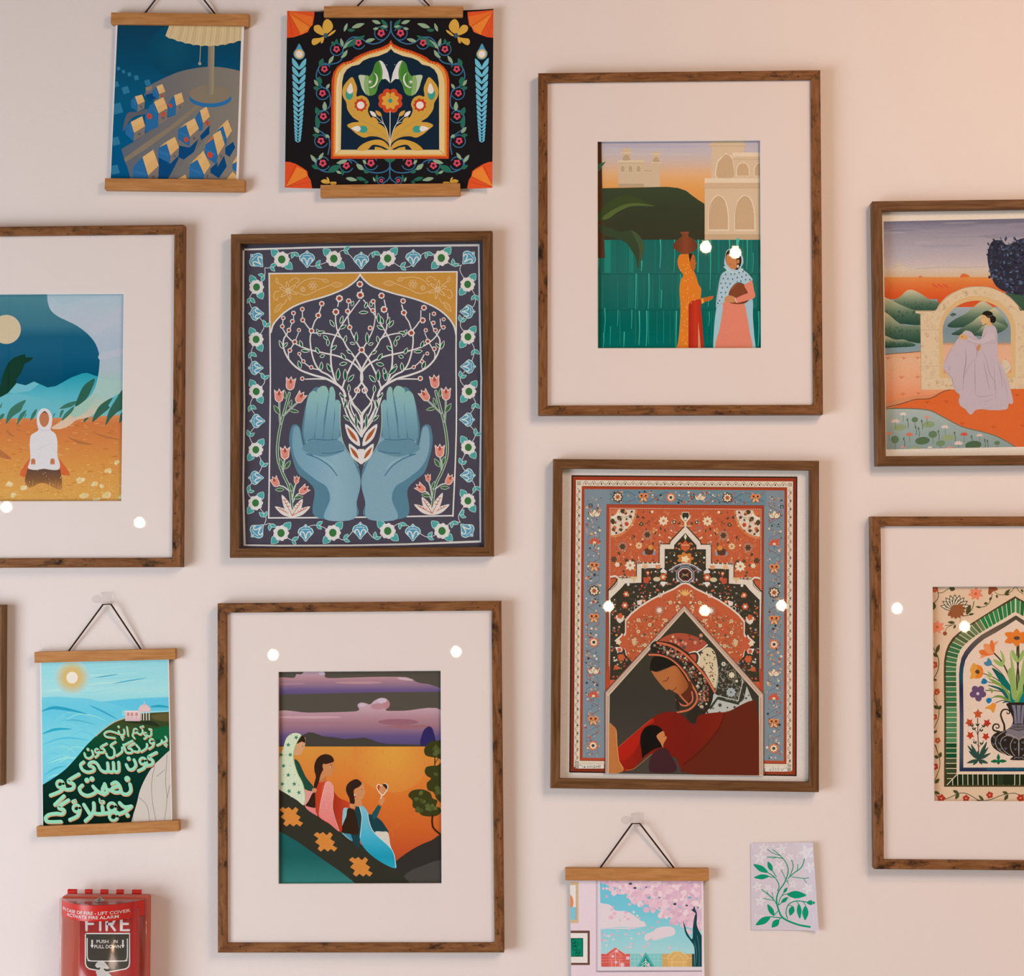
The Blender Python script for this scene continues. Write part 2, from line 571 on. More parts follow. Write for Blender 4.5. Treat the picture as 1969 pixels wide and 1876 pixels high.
    def soft(s, x, y, r0, r1, c0, c1, n=24, m=6):
        """radial gradient disc"""
        s.layer()
        for j in range(m):
            ra, rb = r0 + (r1 - r0) * j / m, r0 + (r1 - r0) * (j + 1) / m
            ca, cb = ink(mix(c0, c1, j / m)), ink(mix(c0, c1, (j + 1) / m))
            for i in range(n):
                a, b = 2 * PI * i / n, 2 * PI * (i + 1) / n
                q = [s.P((x + ra * math.cos(a), y + ra * math.sin(a))) + (ca,), s.P((x + rb * math.cos(a), y + rb * math.sin(a))) + (cb,),
                     s.P((x + rb * math.cos(b), y + rb * math.sin(b))) + (cb,), s.P((x + ra * math.cos(b), y + ra * math.sin(b))) + (ca,)]
                s.emit([q[0], q[1], q[2]]); s.emit([q[0], q[2], q[3]])

    def both(s, axis, fn):
        """draw fn as it is and mirrored about x = axis(y)"""
        base = s.T
        fn()
        s.T = lambda x, y: base(2 * axis(y) - x, y) if base else (2 * axis(y) - x, y)
        fn()
        s.T = base

    def build(s, name, parent, inv, curl=None):
        s.flush()
        me = bpy.data.meshes.new(name)
        vs = []
        if curl and s.strips:                       # the bent sheet is made of flat strips: follow them exactly
            cuts = [s.bbx[0]] + s.strips + [s.bbx[1]]
            bent = curl

            def flat(x, y):
                for a, b in zip(cuts, cuts[1:]):
                    if x <= b: break
                t = (x - a) / (b - a)
                return bent(a, y) * (1 - t) + bent(b, y) * t
            curl = flat
        for x, y, k in s.V:
            w = W(x, y, s.depth)
            p = inv @ w
            p.y = p.y - k * s.STEP + (curl(x, y) if curl else 0.0)
            vs.append(tuple(p))
        me.from_pydata(vs, [], s.F)
        me.update()
        at = me.color_attributes.new('ink', 'FLOAT_COLOR', 'POINT')
        at.data.foreach_set('color', [v for c in s.C for v in c])
        me.materials.append(M['print'])
        o = bpy.data.objects.new(name, me)
        COL.objects.link(o)
        o.parent = parent
        return o


# ------------------------------------------------------------------ picture frames
FACE, DEPTH = 0.0146, 0.021


def quad_rect(q, y):
    """corners in pixels -> centre, width, height, roll on the plane y"""
    P = [W(a, b, y) for a, b in q]
    c = (P[0] + P[1] + P[2] + P[3]) / 4
    w = ((P[1] - P[0]).length + (P[2] - P[3]).length) / 2
    h = ((P[0] - P[3]).length + (P[1] - P[2]).length) / 2
    r = (math.atan2(P[1].z - P[0].z, P[1].x - P[0].x) + math.atan2(P[2].z - P[3].z, P[2].x - P[3].x)
         + math.atan2(-(P[0].x - P[3].x), P[0].z - P[3].z) + math.atan2(-(P[1].x - P[2].x), P[1].z - P[2].z)) / 4
    return c, w, h, r


def rail(root, L, rot, off, mat):
    """one mitred moulding: x runs along it, z points outwards"""
    prof = [(0, 0), (0, DEPTH - .0022), (.0005, DEPTH - .0008), (.0018, DEPTH), (FACE - .0016, DEPTH), (FACE - .0004, DEPTH - .0007), (FACE, DEPTH - .002), (FACE, .004), (FACE, 0)]
    V, F = [], []
    for sgn in (-1, 1):
        for s_, d in prof: V.append((sgn * (L / 2 - s_), -d, -s_))
    n = len(prof)
    for i in range(n):
        j = (i + 1) % n
        F.append((i, j, n + j, n + i))
    F.append(tuple(range(n))[::-1]); F.append(tuple(range(n, 2 * n)))
    o = mesh_obj('frame_rail', V, F, mat, root)
    bm = bmesh.new(); bm.from_mesh(o.data); bmesh.ops.recalc_face_normals(bm, faces=bm.faces); bm.to_mesh(o.data); bm.free()
    o.rotation_euler = (0, rot, 0)
    o.location = off
    return o


def frame(quad, mat, label, window=None, whole=None):
    """a framed picture on the wall; returns its root and the world -> local matrix"""
    c, w, h, r = quad_rect(whole or quad, -DEPTH)
    root = empty('framed_picture', (c.x, 0, c.z), r)
    tag(root, label, 'picture', 'framed pictures on the wall')
    inv = (Matrix.Translation((c.x, 0, c.z)) @ Matrix.Rotation(-r, 4, 'Y')).inverted()
    rail(root, w, 0, (0, 0, h / 2), mat)
    rail(root, h, PI / 2, (w / 2, 0, 0), mat)
    rail(root, w, PI, (0, 0, -h / 2), mat)
    rail(root, h, -PI / 2, (-w / 2, 0, 0), mat)
    iw, ih = w / 2 - FACE, h / 2 - FACE
    box('backing_board', -iw, iw, -.0075, -.0045, -ih, ih, M['back'], root)
    if window:
        P = [inv @ W(a, b, -.0148) for a, b in window]
        o = [(-iw, ih), (iw, ih), (iw, -ih), (-iw, -ih)]
        V = [(x, -.0148, z) for x, z in o] + [(p.x, -.0148, p.z) for p in P]
        mesh_obj('mat_board', V, [(i, (i + 1) % 4, 4 + (i + 1) % 4, 4 + i) for i in range(4)], M['mat'], root)
        cx, cz = sum(p.x for p in P) / 4, sum(p.z for p in P) / 4
        b = .0012
        V = [(p.x, -.0148, p.z) for p in P] + [(p.x - math.copysign(b, p.x - cx), -.0134, p.z - math.copysign(b, p.z - cz)) for p in P]
        mesh_obj('mat_bevel', V, [(i, (i + 1) % 4, 4 + (i + 1) % 4, 4 + i) for i in range(4)], M['core'], root)
    mesh_obj('glass_pane', [(-iw, -.0170, -ih), (iw, -.0170, -ih), (iw, -.0170, ih), (-iw, -.0170, ih)], [(0, 1, 2, 3)], M['glass'], root)
    return root, inv


def grow(q, e):
    cx, cy = sum(p[0] for p in q) / 4, sum(p[1] for p in q) / 4
    return [(x + math.copysign(e, x - cx), y + math.copysign(e, y - cy)) for x, y in q]


def hanger(name, top, bottom, sheet, cord, label, hook=None, sheet_depth=-.0075, curl=None):
    """magnetic wooden poster hanger: two bars, the paper sheet and a cord; all given in photo pixels"""
    c, w, h, r = quad_rect(top, -.014)
    root = empty(name, (c.x, 0, c.z))
    tag(root, label, 'poster', 'posters on wooden hangers')
    inv = Matrix.Translation((-c.x, 0, -c.z))
    for nm, q in (('top_bar', top), ('bottom_bar', bottom)):
        c2, w2, h2, r2 = quad_rect(q, -.014)
        bm = bmesh.new()
        bm_box(bm, -w2 / 2, w2 / 2, -.014, -.001, -h2 / 2, h2 / 2, bev=.0007)
        o = bm_obj(nm, bm, M['oak'], root)
        o.location = (c2.x - c.x, 0, c2.z - c.z)
        o.rotation_euler = (0, -r2, 0)
    P = [W(a, b, sheet_depth) for a, b in sheet]
    N = 24
    V, F = [], []
    for i in range(N + 1):
        t = i / N
        for a, b, px, py in ((P[0], P[1], sheet[0], sheet[1]), (P[3], P[2], sheet[3], sheet[2])):
            p = inv @ (a + (b - a) * t)
            qx, qy = px[0] + (py[0] - px[0]) * t, px[1] + (py[1] - px[1]) * t
            V.append((p.x, p.y + (curl(qx, qy) if curl else 0), p.z))
    for i in range(N): F.append((2 * i, 2 * i + 2, 2 * i + 3, 2 * i + 1))
    mesh_obj('paper_sheet', V, F, M['paper'], root)
    pts = [inv @ W(a, b, -.0045 if k in (0, len(cord) - 1) else -.0105) for k, (a, b) in enumerate(cord)]
    tube('cord', pts, .0013, M['cord'], root)
    if hook:
        make_hook(hook[0], hook[1], hook[2])
    return root, inv


def make_hook(px, py, label):
    """clear adhesive hook: base plate with an oval end and a small lip that holds the cord"""
    p = W(px, py, 0)
    root = empty('adhesive_hook', (p.x, 0, p.z))
    tag(root, label, 'wall hook', 'clear adhesive hooks')
    bm = bmesh.new()
    bm_box(bm, -.010, .0105, -.003, -.0002, -.0085, .008, bev=.0025, seg=3)
    bm_obj('hook_plate', bm, M['hook'], root)
    bm = bmesh.new()
    bmesh.ops.create_cone(bm, cap_ends=True, segments=20, radius1=.0065, radius2=.0058, depth=.0014,
                          matrix=Matrix.Translation((-.0165, -.0011, -.0025)) @ Matrix.Rotation(PI / 2, 4, 'X') @ Matrix.Diagonal((1.25, 1, 1, 1)))
    bm_obj('adhesive_tab', bm, M['hook'], root)
    bm = bmesh.new()
    bm_box(bm, -.0062, .0062, -.0125, -.003, -.0104, -.0091, bev=.0005)
    bm_box(bm, -.0062, .0062, -.0135, -.0122, -.0104, -.0060, bev=.0004)
    bm_obj('hook_lip', bm, M['hook'], root)
    return root


def px(crop, pts):
    return [(crop[0] + x / crop[2], crop[1] + y / crop[2]) for x, y in pts]


# ================================================================== two women with water pots
def art_two_women():
    K = (1140, 260, 4.4657)
    win = px(K, [(35, 48), (1442, 38), (1450, 1830), (38, 1832)])
    root, inv = frame([(1034.9, 140.2), (1577.8, 134), (1582.6, 796), (1034.2, 797.8)], M['walnut'],
                      'distressed wood frame with wide mat, two veiled women with clay pots by green water', win)
    a = Art(grow(win, 2.5), -.009, K)
    a.rect(0, 0, 1500, 600, '', grad=('y', [(40, '#b8abb6'), (150, '#bfb0b2'), (260, '#d0ad98'), (330, '#dba87a'), (440, '#dd9a58'), (580, '#d8914e')]))
    for y, h, c in ((95, 22, '#b5a7b4'), (165, 16, '#c6b4b0'), (215, 14, '#c9b0a6')):
        a.blob([(80, y), (400, y - h), (800, y - h * .4), (1010, y), (700, y + h * .6), (300, y + h * .5)], c)
    B, BD, BL, BW = '#cbb092', '#b39674', '#d6bd9f', '#b59b7c'
    # far fort
    a.rect(437, 268, 512, 445, B); a.line([(437, 305), (512, 305)], 6, BD); a.rect(505, 235, 577, 445, B)
    a.rect(219, 236, 438, 445, B); a.rect(219, 416, 438, 445, BW)
    a.rect(512, 165, 577, 238, B); a.poly([(502, 238), (585, 238), (578, 226), (510, 226)], BL)
    a.rect(508, 155, 580, 168, BL); a.poly([(513, 156), (575, 156), (570, 138), (520, 138)], B)
    a.blob([(517, 228), (520, 205), (543, 185), (566, 205), (570, 228)], BW)
    a.poly([(208, 236), (445, 236), (438, 214), (225, 214)], BL); a.line([(219, 238), (438, 238)], 4, BD)
    a.rect(250, 155, 327, 216, B); a.poly([(240, 155), (335, 155), (328, 142), (248, 142)], BL)
    a.blob([(248, 144), (252, 122), (270, 110), (305, 110), (324, 122), (328, 144)], B)
    a.blob([(258, 213), (262, 185), (288, 166), (312, 185), (316, 213)], BW)
    for x in (256, 323, 392):
        a.poly([(x - 21, 318), (x - 21, 280), (x - 13, 260), (x, 252), (x + 13, 260), (x + 21, 280), (x + 21, 318)], BL)
        a.poly([(x - 17, 314), (x - 17, 280), (x - 10, 264), (x, 258), (x + 10, 264), (x + 17, 280), (x + 17, 314)], BW)
    # palace on the right
    G, GD, GL = '#d2b496', '#c4a27f', '#dfc6ab'
    a.rect(1018, 30, 1295, 372, G); a.poly([(990, 92), (1320, 92), (1295, 62), (1012, 62)], G); a.line([(990, 93), (1320, 93)], 4, '#b8977a')
    a.rect(1205, 150, 1460, 372, G); a.rect(1200, 148, 1460, 182, GL); a.line([(1205, 206), (1460, 206)], 4, '#bf9f80')
    a.blob([(1057, 365), (1062, 240), (1090, 195), (1130, 168), (1145, 148), (1160, 168), (1200, 190), (1203, 365)], GL)
    a.blob([(1068, 362), (1072, 248), (1100, 205), (1145, 165), (1190, 198), (1202, 240), (1203, 362)], GD)
    for x in (1288, 1440):
        a.poly([(x - 60, 352), (x - 58, 285), (x - 42, 248), (x - 20, 234), (x, 230), (x + 20, 234), (x + 42, 248), (x + 58, 285), (x + 60, 352)], GL)
        a.poly([(x - 51, 347), (x - 50, 288), (x - 36, 255), (x - 17, 242), (x, 239), (x + 17, 242), (x + 36, 255), (x + 50, 288), (x + 51, 347)], GD)
    a.rect(960, 372, 1460, 900, G); a.rect(960, 368, 1460, 408, GL)
    a.poly([(945, 440), (975, 408), (1460, 408), (1460, 450), (950, 450)], '#cbaa89')
    a.line([(950, 452), (1460, 452)], 4, '#b8977a')
    for x in (1080, 1306):
        a.poly([(x - 92, 822), (x - 90, 700), (x - 84, 630), (x - 66, 565), (x - 36, 524), (x, 512), (x + 36, 524), (x + 66, 565), (x + 82, 630), (x + 90, 700), (x + 92, 822)], GL)
        a.poly([(x - 80, 808), (x - 79, 700), (x - 74, 635), (x - 57, 574), (x - 31, 536), (x, 525), (x + 31, 536), (x + 57, 574), (x + 72, 635), (x + 79, 700), (x + 80, 808)], GD)
        a.line([(x - 80, 812), (x - 78, 645), (x - 54, 570), (x, 524), (x + 50, 566)], 4, '#a98865')
    a.blob([(1440, 810), (1438, 640), (1460, 560), (1480, 810)], GD)
    a.rect(960, 850, 1460, 900, '#c2a180')
    # hill and water
    a.poly([(30, 456), (300, 450), (560, 444), (640, 443), (730, 452), (800, 476), (850, 515), (900, 552), (958, 588), (958, 900), (30, 900)], '',
           grad=('y', [(443, '#3d4632'), (640, '#3b3f2e'), (900, '#3c3a2c')]))
    a.rect(20, 897, 1470, 1850, '', grad=('y', [(897, '#23635b'), (1180, '#2a655c'), (1420, '#1d625a'), (1600, '#0e6057'), (1850, '#12675e')]))
    r = a.rng
    a.hold = True
    for i in range(75):
        x = 40 + i * 18.8; y = r.choice((897, 1192, 1500)); a.rect(x, y, x + r.uniform(4, 14), y + 290, mix('#27665d', '#1f7a6c', r.random()))
    a.hold = False
    for y in (1190, 1502): a.line([(30, y), (420, y + 2), (900, y - 3), (1450, y + 3)], 4, '#175049')
    a.rect(100, 900, 150, 1180, '#2a8070'); a.rect(310, 900, 350, 1180, '#277a6c')
    for x, y0, y1, w in ((580, 897, 1140, 9), (700, 897, 1180, 5), (905, 900, 1175, 10), (1010, 900, 1330, 7), (1172, 897, 1000, 10), (1245, 897, 960, 30), (1325, 897, 1150, 8),
                         (1440, 897, 1180, 8), (1375, 1010, 1180, 4), (46, 1000, 1180, 8), (420, 1080, 1165, 9), (372, 1190, 1495, 8), (480, 1190, 1490, 8), (590, 1330, 1480, 6),
                         (752, 1195, 1290, 7), (102, 1485, 1700, 7), (215, 1500, 1640, 5), (335, 1500, 1660, 6), (398, 1510, 1800, 9), (462, 1510, 1810, 9), (270, 1690, 1820, 9),
                         (152, 1640, 1815, 4), (718, 1510, 1820, 9), (998, 1515, 1640, 6), (1425, 1515, 1810, 14), (995, 1400, 1470, 6), (92, 1700, 1820, 8)):
        a.line([(x, y0), (x + r.uniform(-4, 4), (y0 + y1) / 2), (x - 5, y1)], w, '#3fb29c', w2=w * .5)
    # palm
    a.poly([(30, 48), (74, 48), (80, 420), (92, 800), (105, 1052), (30, 1056)], '', grad=('x', [(30, '#4a2f20'), (110, '#5b3f2c')]))
    a.blob([(40, 700), (90, 610), (180, 545), (270, 515), (360, 530), (440, 565), (530, 607), (430, 585), (330, 590), (230, 640), (140, 705), (60, 740)], '#3f4a2b')
    a.blob([(80, 705), (180, 635), (290, 590), (400, 583), (530, 608), (420, 606), (320, 612), (220, 655), (140, 712), (95, 722)], '#586636')
    a.blob([(50, 770), (130, 790), (240, 830), (330, 815), (400, 860), (436, 930), (436, 1000), (412, 1080), (388, 1142), (372, 1060), (330, 985), (280, 920), (180, 880), (80, 850)], '#3c4731')
    a.blob([(330, 818), (400, 862), (436, 930), (436, 1000), (412, 1080), (390, 1130), (400, 1010), (380, 920)], '#49563a')
    a.poly([(36, 250), (70, 240), (112, 226), (80, 268), (50, 312), (36, 318)], '#3c664a')
    # woman with pot on her head
    O = '#d9792b'
    a.blob([(765, 1020), (840, 1022), (845, 1080), (850, 1130), (882, 1200), (908, 1280), (930, 1320), (926, 1390), (920, 1440), (836, 1440), (822, 1560), (822, 1845),
            (722, 1845), (735, 1760), (748, 1600), (752, 1460), (744, 1340), (752, 1250), (775, 1200), (742, 1150), (727, 1090), (738, 1040)], O)
    a.blob([(830, 1025), (860, 1022), (876, 1045), (880, 1085), (888, 1100), (880, 1115), (880, 1135), (868, 1160), (850, 1160), (835, 1110), (828, 1060)], '#b8652e')
    a.poly([(822, 1016), (858, 1018), (848, 1040), (834, 1088), (826, 1050)], '#33251c')
    a.line([(862, 1060), (876, 1058)], 3, '#5a3018')
    a.blob([(765, 1016), (700, 975), (693, 935), (735, 890), (765, 868), (760, 848), (760, 832), (818, 830), (820, 866), (860, 890), (894, 935), (888, 975), (850, 1005), (800, 1020)], '',
           grad=('x', [(693, '#6b3a26'), (800, '#86482e'), (894, '#6a3825')]))
    a.line([(757, 836), (820, 834)], 12, '#8d4d31')
    a.poly([(822, 1460), (838, 1430), (870, 1415), (925, 1405), (938, 1430), (926, 1470), (935, 1560), (945, 1700), (957, 1845), (820, 1845)], '',
           grad=('x', [(820, '#a32a20'), (880, '#c23a26'), (950, '#ab2d22')]))
    a.poly([(905, 1600), (916, 1700), (928, 1845), (902, 1845)], '#c9906a')
    a.blob([(932, 1402), (980, 1388), (1034, 1380), (1020, 1412), (970, 1428), (936, 1440)], '#b8652e')
    a.poly([(928, 1402), (946, 1398), (954, 1440), (934, 1446)], '#dd9d3d')
    a.hold = True
    for i in range(46):
        y = r.uniform(1060, 1800); x = r.uniform(755, 815 if y > 1440 else 840 + (y - 1060) * .12); a.ell(x, y, 4, 6, '#e0a862', n=6)
    a.hold = False
    # woman with a blue veil
    V, D_ = '#a9bdc9', '#d98069'
    a.blob([(1062, 1480), (1090, 1445), (1130, 1440), (1110, 1560), (1085, 1700), (1070, 1845), (1034, 1845), (1042, 1640)], '#9bbccb')
    a.blob([(1290, 1430), (1368, 1400), (1374, 1560), (1386, 1720), (1396, 1845), (1345, 1845), (1340, 1680), (1310, 1540)], '#9bbccb')
    a.blob([(1125, 1420), (1180, 1425), (1290, 1430), (1325, 1560), (1345, 1680), (1352, 1845), (1066, 1845), (1088, 1660), (1112, 1520)], D_)
    a.blob([(1172, 1435), (1240, 1450), (1310, 1440), (1345, 1405), (1300, 1380), (1200, 1400)], '#763c28')
    a.blob([(1150, 990), (1190, 975), (1245, 995), (1285, 1040), (1292, 1095), (1275, 1140), (1330, 1185), (1372, 1245), (1320, 1285), (1255, 1262), (1195, 1305), (1175, 1370),
            (1130, 1430), (1060, 1482), (1072, 1330), (1100, 1200), (1150, 1155), (1128, 1105), (1135, 1040)], V)
    a.blob([(1146, 1010), (1180, 980), (1240, 995), (1272, 1045), (1272, 1105), (1245, 1152), (1215, 1150), (1160, 1120), (1140, 1070)], '#35271f')
    a.blob([(1150, 1028), (1190, 1018), (1225, 1050), (1236, 1100), (1232, 1142), (1200, 1150), (1165, 1125), (1145, 1085)], '#c37c4d')
    a.blob([(1238, 1070), (1256, 1070), (1256, 1095), (1240, 1100)], '#c37c4d')
    a.poly([(1246, 1108), (1256, 1125), (1246, 1142), (1236, 1125)], '#e4d8c8')
    a.line([(1190, 985), (1178, 1025)], 4, '#e4d8c8'); a.ell(1176, 1030, 8, 8, '#e4d8c8', n=8)
    a.line([(1160, 1055), (1178, 1052)], 3, '#7a4526'); a.line([(1200, 1056), (1218, 1060)], 3, '#7a4526'); a.line([(1170, 1105), (1192, 1108)], 4, '#a0563a')
    a.line([(1130, 1130), (1180, 1170), (1240, 1180), (1285, 1150)], 14, '#b9cad3')
    a.line([(1110, 1195), (1080, 1300), (1066, 1470)], 3, '#7d8f9c'); a.line([(1190, 1310), (1170, 1375), (1065, 1480)], 3, '#7d8f9c')
    a.blob([(1196, 1300), (1245, 1265), (1310, 1292), (1338, 1350), (1280, 1390), (1210, 1395), (1165, 1368)], '#7f452e')
    a.poly([(1180, 1318), (1225, 1272), (1250, 1266), (1200, 1330)], '#8d5136')
    a.blob([(1300, 1290), (1340, 1262), (1366, 1246), (1382, 1320), (1394, 1380), (1370, 1404), (1300, 1425), (1232, 1438), (1220, 1405), (1290, 1370), (1330, 1350)], D_)
    a.blob([(1130, 1402), (1160, 1376), (1205, 1382), (1228, 1405), (1226, 1432), (1180, 1436), (1145, 1430)], '#c68557')
    a.line([(1220, 1395), (1234, 1436)], 5, '#e4d8c8')
    a.hold = True
    for x, y in ((1185, 1192), (1218, 1190), (1255, 1180), (1290, 1170), (1140, 1195), (1120, 1230), (1160, 1232), (1200, 1235), (1240, 1222), (1280, 1215), (1315, 1200), (1100, 1272), (1138, 1270),
                 (1178, 1275), (1272, 1252), (1312, 1240), (1348, 1240), (1112, 1310), (1155, 1305), (1100, 1350), (1140, 1350), (1108, 1390), (1088, 1420), (1075, 1442), (1240, 1262)):
        a.ell(x, y, 6, 8, '#3f6684', n=8)
    a.hold = False
    a.build('art_print', root, inv)


# ================================================================== three women on a hillside
def art_hillside():
    K = (525, 1280, 4.3642)
    win = px(K, [(42, 45), (1412, 36), (1420, 1830), (42, 1834)])
    root, inv = frame([(418, 1160), (963.6, 1155), (968.4, 1830.8), (418, 1832.3)], M['walnut'],
                      'distressed wood frame with wide mat, three women braiding hair under an orange sky', win)
    a = Art(grow(win, 2.5), -.009, K)
    a.rect(20, 20, 1440, 700, '#544c42')  # dark sky, its ink lifted a little by a painted-in glass reflection
    PG = ('y', [(45, '#bd9aa0'), (110, '#ac7f84'), (165, '#8b6a80'), (200, '#6a557c'), (245, '#5c4a66')])
    a.blob([(20, 105), (170, 100), (195, 70), (235, 70), (270, 45), (330, 35), (400, 45), (437, 60), (436, 92), (480, 102), (640, 98), (850, 92), (1090, 92), (1150, 105), (1220, 140), (1300, 152),
            (1350, 168), (1420, 192), (1420, 215), (900, 222), (600, 228), (300, 236), (100, 240), (20, 240)], '', grad=PG)
    a.blob([(20, 395), (300, 392), (640, 384), (720, 370), (708, 330), (735, 308), (775, 312), (815, 322), (850, 292), (905, 268), (955, 278), (974, 312), (960, 350), (955, 375), (1100, 376), (1420, 374),
            (1440, 700), (20, 700)], '', grad=('y', [(268, '#c3a7ae'), (370, '#bb939a'), (420, '#b1838a'), (500, '#9c7078'), (545, '#87637a'), (590, '#65527a'), (660, '#574870')]))
    for x, y, w, h, c in ((950, 320, 30, 40, '#b47c80'), (880, 340, 60, 26, '#b27f84'), (1050, 470, 170, 26, '#94606a'), (1150, 510, 200, 16, '#9a656c'), (300, 430, 280, 12, '#c2969a'), (350, 480, 300, 8, '#a07078'), (150, 150, 120, 10, '#a67a84'), (720, 140, 200, 12, '#b4878a')):
        a.ell(x, y, w, h, c)
    a.ell(915, 292, 40, 18, '#c8b2bb'); a.ell(750, 328, 30, 14, '#c4abb4'); a.ell(408, 62, 26, 14, '#c8b2bb'); a.ell(1110, 110, 70, 10, '#c6a7ac', rot=.12)
    a.poly([(250, 580), (300, 556), (345, 562), (420, 590), (510, 598), (600, 612), (680, 608), (760, 600), (830, 618), (880, 640), (960, 655), (1440, 664), (1440, 690), (40, 690), (60, 668), (240, 660)], '#463f38')
    a.blob([(1240, 668), (1255, 560), (1290, 515), (1320, 510), (1345, 545), (1360, 668)], '#332a58')
    a.rect(20, 676, 1440, 1700, '', grad=('y', [(676, '#d0893a'), (760, '#d4853a'), (900, '#d47a36'), (1100, '#d26f2e'), (1350, '#c9602a'), (1650, '#b8482a')]))
    a.set_clip(px(K, [(20, 676), (1440, 676), (1440, 1700), (20, 1700)])); a.soft(1000, 735, 0, 330, '#d9973f', '#d48039'); a.set_clip(grow(win, 2.5))
    r = a.rng
    a.hold = True
    for i in range(120):
        x, y = r.uniform(500, 1280), r.uniform(690, 1400); a.rect(x, y, x + 2, y + r.uniform(10, 50), mix('#d4853a', '#bd6a2e', r.random()))
    a.hold = False
    # trees at the right
    for pts in ([(1340, 630), (1300, 650), (1268, 700), (1280, 748), (1330, 765), (1380, 770), (1440, 790), (1440, 620), (1390, 625)],
                [(1440, 815), (1380, 835), (1330, 838), (1285, 850), (1273, 890), (1295, 925), (1325, 945), (1290, 985), (1300, 1040), (1345, 1060), (1370, 1110), (1400, 1140), (1440, 1160)],
                [(1215, 1035), (1160, 1050), (1135, 1090), (1170, 1130), (1172, 1180), (1210, 1210), (1245, 1250), (1300, 1262), (1370, 1258), (1410, 1225), (1400, 1190), (1370, 1175), (1380, 1130), (1340, 1110), (1320, 1065), (1270, 1040)]):
        a.blob(pts, '#3c3b1e')
    a.hold = True
    for i in range(30):
        x, y = r.choice(((1350, 690), (1390, 730), (1360, 900), (1330, 990), (1390, 1050), (1220, 1090), (1270, 1150), (1330, 1200), (1240, 1200)))
        a.ell(x + r.uniform(-32, 32), y + r.uniform(-32, 32), 22, 16, mix('#4b4d26', '#5f6535', r.random()), rot=r.random() * 3, n=9)
    a.hold = False
    a.line([(1358, 765), (1358, 840)], 9, '#4a2c1a'); a.line([(1388, 770), (1362, 812)], 6, '#4a2c1a')
    a.line([(1338, 1258), (1335, 1310), (1350, 1365), (1420, 1425)], 16, '#3b2518')
    a.blob([(1032, 1636), (1120, 1570), (1220, 1510), (1320, 1468), (1440, 1440), (1440, 1900), (900, 1900), (960, 1700)], '#35302c')
    a.blob([(1100, 1760), (1220, 1690), (1440, 1640), (1440, 1900), (1000, 1900)], '#4a443f')
    # dark band with stepped blocks, teal field
    a.poly([(20, 1000), (200, 1110), (420, 1280), (640, 1420), (860, 1590), (1060, 1730), (1180, 1850), (20, 1850)], '#353229')
    a.poly([(20, 1365), (200, 1470), (400, 1610), (560, 1720), (700, 1830), (720, 1860), (20, 1860)], '', grad=('y', [(1380, '#1e5a56'), (1600, '#215a56'), (1850, '#3a7a70')]))
    S = '#d1803a'
    for ox, oy in ((152, 1265), (440, 1475), (736, 1685)):
        s0 = [(-100, -58), (-70, -82), (-48, -66), (-20, -82), (10, -55), (36, -82), (62, -60), (40, -25), (80, 2), (60, 30), (100, 52), (75, 82), (45, 60), (20, 82), (-10, 58), (-38, 82), (-66, 60), (-48, 30), (-88, 2), (-58, -28)]
        a.poly([(ox + x, oy + y) for x, y in s0], S)
        for t in (-30, 0, 30): a.line([(ox - 55 + t, oy + 20 + t * .4), (ox + 35 + t, oy - 20 + t * .4)], 2, '#c4742f')
    # seated women, from the right
    SK, HA = '#c98557', '#33241d'
    a.blob([(700, 1170), (770, 1190), (800, 1240), (835, 1250), (900, 1290), (945, 1350), (965, 1400), (850, 1400), (740, 1430), (720, 1530), (650, 1440), (640, 1400)], '#1f3f44')
    a.poly([(830, 1240), (880, 1165), (910, 1180), (870, 1275), (840, 1290)], '#245056')
    a.blob([(855, 1395), (920, 1390), (965, 1400), (985, 1500), (1000, 1560), (920, 1480)], '#cfc0b0')
    a.blob([(590, 1200), (625, 1185), (650, 1200), (620, 1260), (595, 1380), (640, 1400), (665, 1470), (570, 1390), (580, 1300)], '#8fb0b6')
    a.poly([(575, 1392), (650, 1400), (668, 1472)], '#3d87a0')
    a.blob([(625, 1200), (660, 1190), (690, 1230), (715, 1340), (712, 1410), (650, 1410), (568, 1390), (590, 1320), (615, 1260)], '#35241a')
    a.blob([(722, 1172), (760, 1180), (795, 1230), (805, 1310), (850, 1400), (940, 1480), (1010, 1560), (1030, 1640), (1030, 1696), (950, 1670), (840, 1600), (760, 1520), (728, 1440), (740, 1340), (742, 1250)], '',
           grad=('y', [(1172, '#7fb4bd'), (1300, '#67abba'), (1420, '#4aa7bb'), (1600, '#1f8fa6'), (1700, '#2d9db0')]))
    a.line([(724, 1175), (745, 1260), (740, 1345), (730, 1440)], 5, '#c9d6d6'); a.line([(795, 1230), (808, 1310), (850, 1400), (1000, 1545), (1030, 1690)], 5, '#c9d6d6')
    a.blob([(690, 1130), (740, 1130), (745, 1170), (715, 1180), (680, 1165)], SK)
    a.blob([(690, 1030), (750, 975), (765, 1010), (770, 1045), (778, 1065), (765, 1080), (760, 1105), (740, 1120), (735, 1140), (690, 1130)], SK)
    a.blob([(745, 985), (705, 950), (655, 965), (620, 1000), (612, 1040), (625, 1080), (640, 1110), (645, 1140), (660, 1165), (685, 1150), (682, 1100), (676, 1050), (690, 1030), (720, 1015)], HA)
    a.line([(735, 1035), (755, 1038)], 3, '#5a3018'); a.ell(685, 1082, 6, 8, '#e0d0b0', n=8); a.ell(687, 1096, 6, 7, '#c44030', n=8)
    a.blob([(895, 1110), (930, 1100), (935, 1130), (915, 1165), (895, 1160), (888, 1140)], SK)
    a.line([(905, 1110), (912, 1085)], 9, '#e5cdb8')
    a.blob([(918, 1090), (880, 1050), (868, 1010), (885, 990), (912, 1000), (935, 985), (962, 995), (966, 1025), (945, 1065)], '#e5cdb8')
